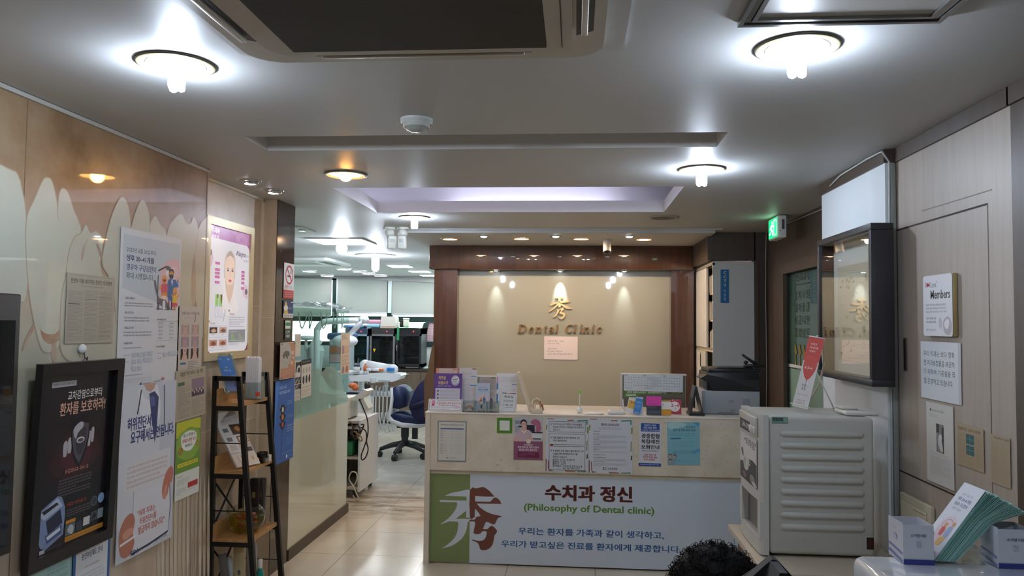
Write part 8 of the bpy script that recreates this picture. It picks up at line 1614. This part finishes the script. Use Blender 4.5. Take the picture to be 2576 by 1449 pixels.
tag(MB(mat('#d9733c', .6)).ball(g2(888, 970), (.05, .06, .03)).ball(g2(894, 975), (.035, .05, .035)).build('towel'), 'crumpled orange towel on the headrest beyond the partition end', 'towel')
t = thing('headrest', g2(885, 985), 'navy headrest cushion of a dental chair just past the partition end', 'dental chair')
m = MB(mat('#1d2440', .5)); a = g2(870, 970); b = g2(905, 992); m.box((a.x, 8.3, b.z), (b.x, 8.6, a.z-.075), bev=.02); m.build('cushion', t); m = MB(M_pl); m.box((a.x-.3, 8.35, 0), (b.x-.1, 8.55, b.z), bev=.02); m.build('support', t)
# ---- operator stool, with navy jacket
YSt = 9.35; s2 = lambda a, b: P(a, b, y=YSt)
ctr = s2(1018, 1135); cx = ctr.x
t = thing('operator_stool', (cx, YSt, 0), 'blue and white shell operator stool on black castors by the reception corner', 'stool')
M_bp = mat('#2a2c30', .4); M_up = mat('#1a2750', .5)
zs = s2(1020, 1066).z
m = MB(mat('#e6e8e8', .3))
sp = lambda l: [s2(*p)-Vector((0, .2, 0)) for p in l]
m.prism(sp([(991, 974), (992, 1000), (989, 1022), (983, 1040), (985, 1052), (997, 1063), (1020, 1070), (1063, 1071), (1085, 1066), (1085, 1060), (1060, 1062), (1020, 1058), (1000, 1051), (992, 1042), (996, 1025), (999, 1000), (998, 973)]), (0, .42, 0), None, True); m.build('shell', t)
m = MB(M_up); m.prism([p+Vector((0, .01, 0)) for p in sp([(987, 1041), (1000, 1036), (1015, 1036), (1040, 1042), (1070, 1053), (1085, 1058), (1085, 1064), (1060, 1063), (1020, 1058), (998, 1050)])], (0, .4, 0), None, True); m.build('seat_cushion', t)
m = MB(M_up); m.prism([p+Vector((0, .01, 0)) for p in sp([(996, 974), (1002, 970), (1012, 970), (1022, 975), (1030, 986), (1032, 1000), (1027, 1020), (1012, 1025), (997, 1022), (1000, 1000)])], (0, .4, 0), None, True); m.build('back_cushion', t)
m = MB(M_bp); m.cyl((cx, YSt, .16), (cx, YSt, zs-.0), .042, None, 16); m.cyl((cx, YSt, zs-.16), (cx, YSt, zs-.02), .05, None, 16); m.build('gas_lift', t)
m = MB(M_bp); m.box((cx-.1, YSt-.015, zs-.05), (cx-.02, YSt+.015, zs-.025)); m.box((cx+.09, YSt-.02, zs-.18), (cx+.16, YSt+.02, zs-.04), bev=.006); m.build('lever', t)
for k in range(5):
    a = k*2*PI/5-1.75; e = Vector((cx+.3*math.cos(a), YSt+.3*math.sin(a), .095)); m = MB(M_bp)
    m.tube([(cx, YSt, .17), (cx+.15*math.cos(a), YSt+.15*math.sin(a), .145), e], [.04, .033, .022], None, 8); lg_ = m.build('leg', t)
    m = MB(mat('#1d1e21', .4)); d = Vector((-math.sin(a), math.cos(a), 0)); c = Vector((e.x, e.y, .036)); m.cyl(c-d*.03, c+d*.03, .0355, None, 16); m.tube([e, c], .012); q = m.build('castor'); q.parent = lg_; q.location = Vector(q['_o'])-Vector(lg_['_o'])
YJ = 9.0; s3 = lambda a, b: P(a, b, y=YJ)
m = MB(mat('#1f2147', .7)); q = [s3(*p) for p in ((1029, 1022), (1036, 1000), (1048, 975), (1066, 956), (1090, 945), (1100, 1060), (1060, 1062), (1040, 1052), (1033, 1035))]
t = thing('jacket', (q[0].x+.15, YJ+.15, q[7].z), 'navy jacket bundled over the right side of the operator stool', 'jacket')
m.prism(smooth(q, 3), (0, .1, 0), None, True); m.build('cloth', t)
m = MB(mat('#17193a', .7)); q2 = [s3(*p) for p in ((1030, 1022), (1050, 1012), (1075, 1004), (1090, 1000), (1090, 1016), (1066, 1022), (1040, 1030))]; m.prism([p+Vector((0, -.012, 0)) for p in smooth(q2, 3)], (0, .014, 0), None, True); m.build('sleeve', t)
# curved wooden end panel beside the walnut post
q = [P(*p, y=7.5) for p in ((1087, 870), (1080, 905), (1076, 930), (1067, 955), (1067, 1050), (1080, 1050), (1092, 1050), (1092, 870))]
m = MB(wood('endpanel_wood', '#5f4a38', '#6b543f', rough=.5)); m.prism(q, (0, .03, 0)); tag(m.build('screen_panel'), 'brown curved wooden end panel beside the left walnut post', 'panel')
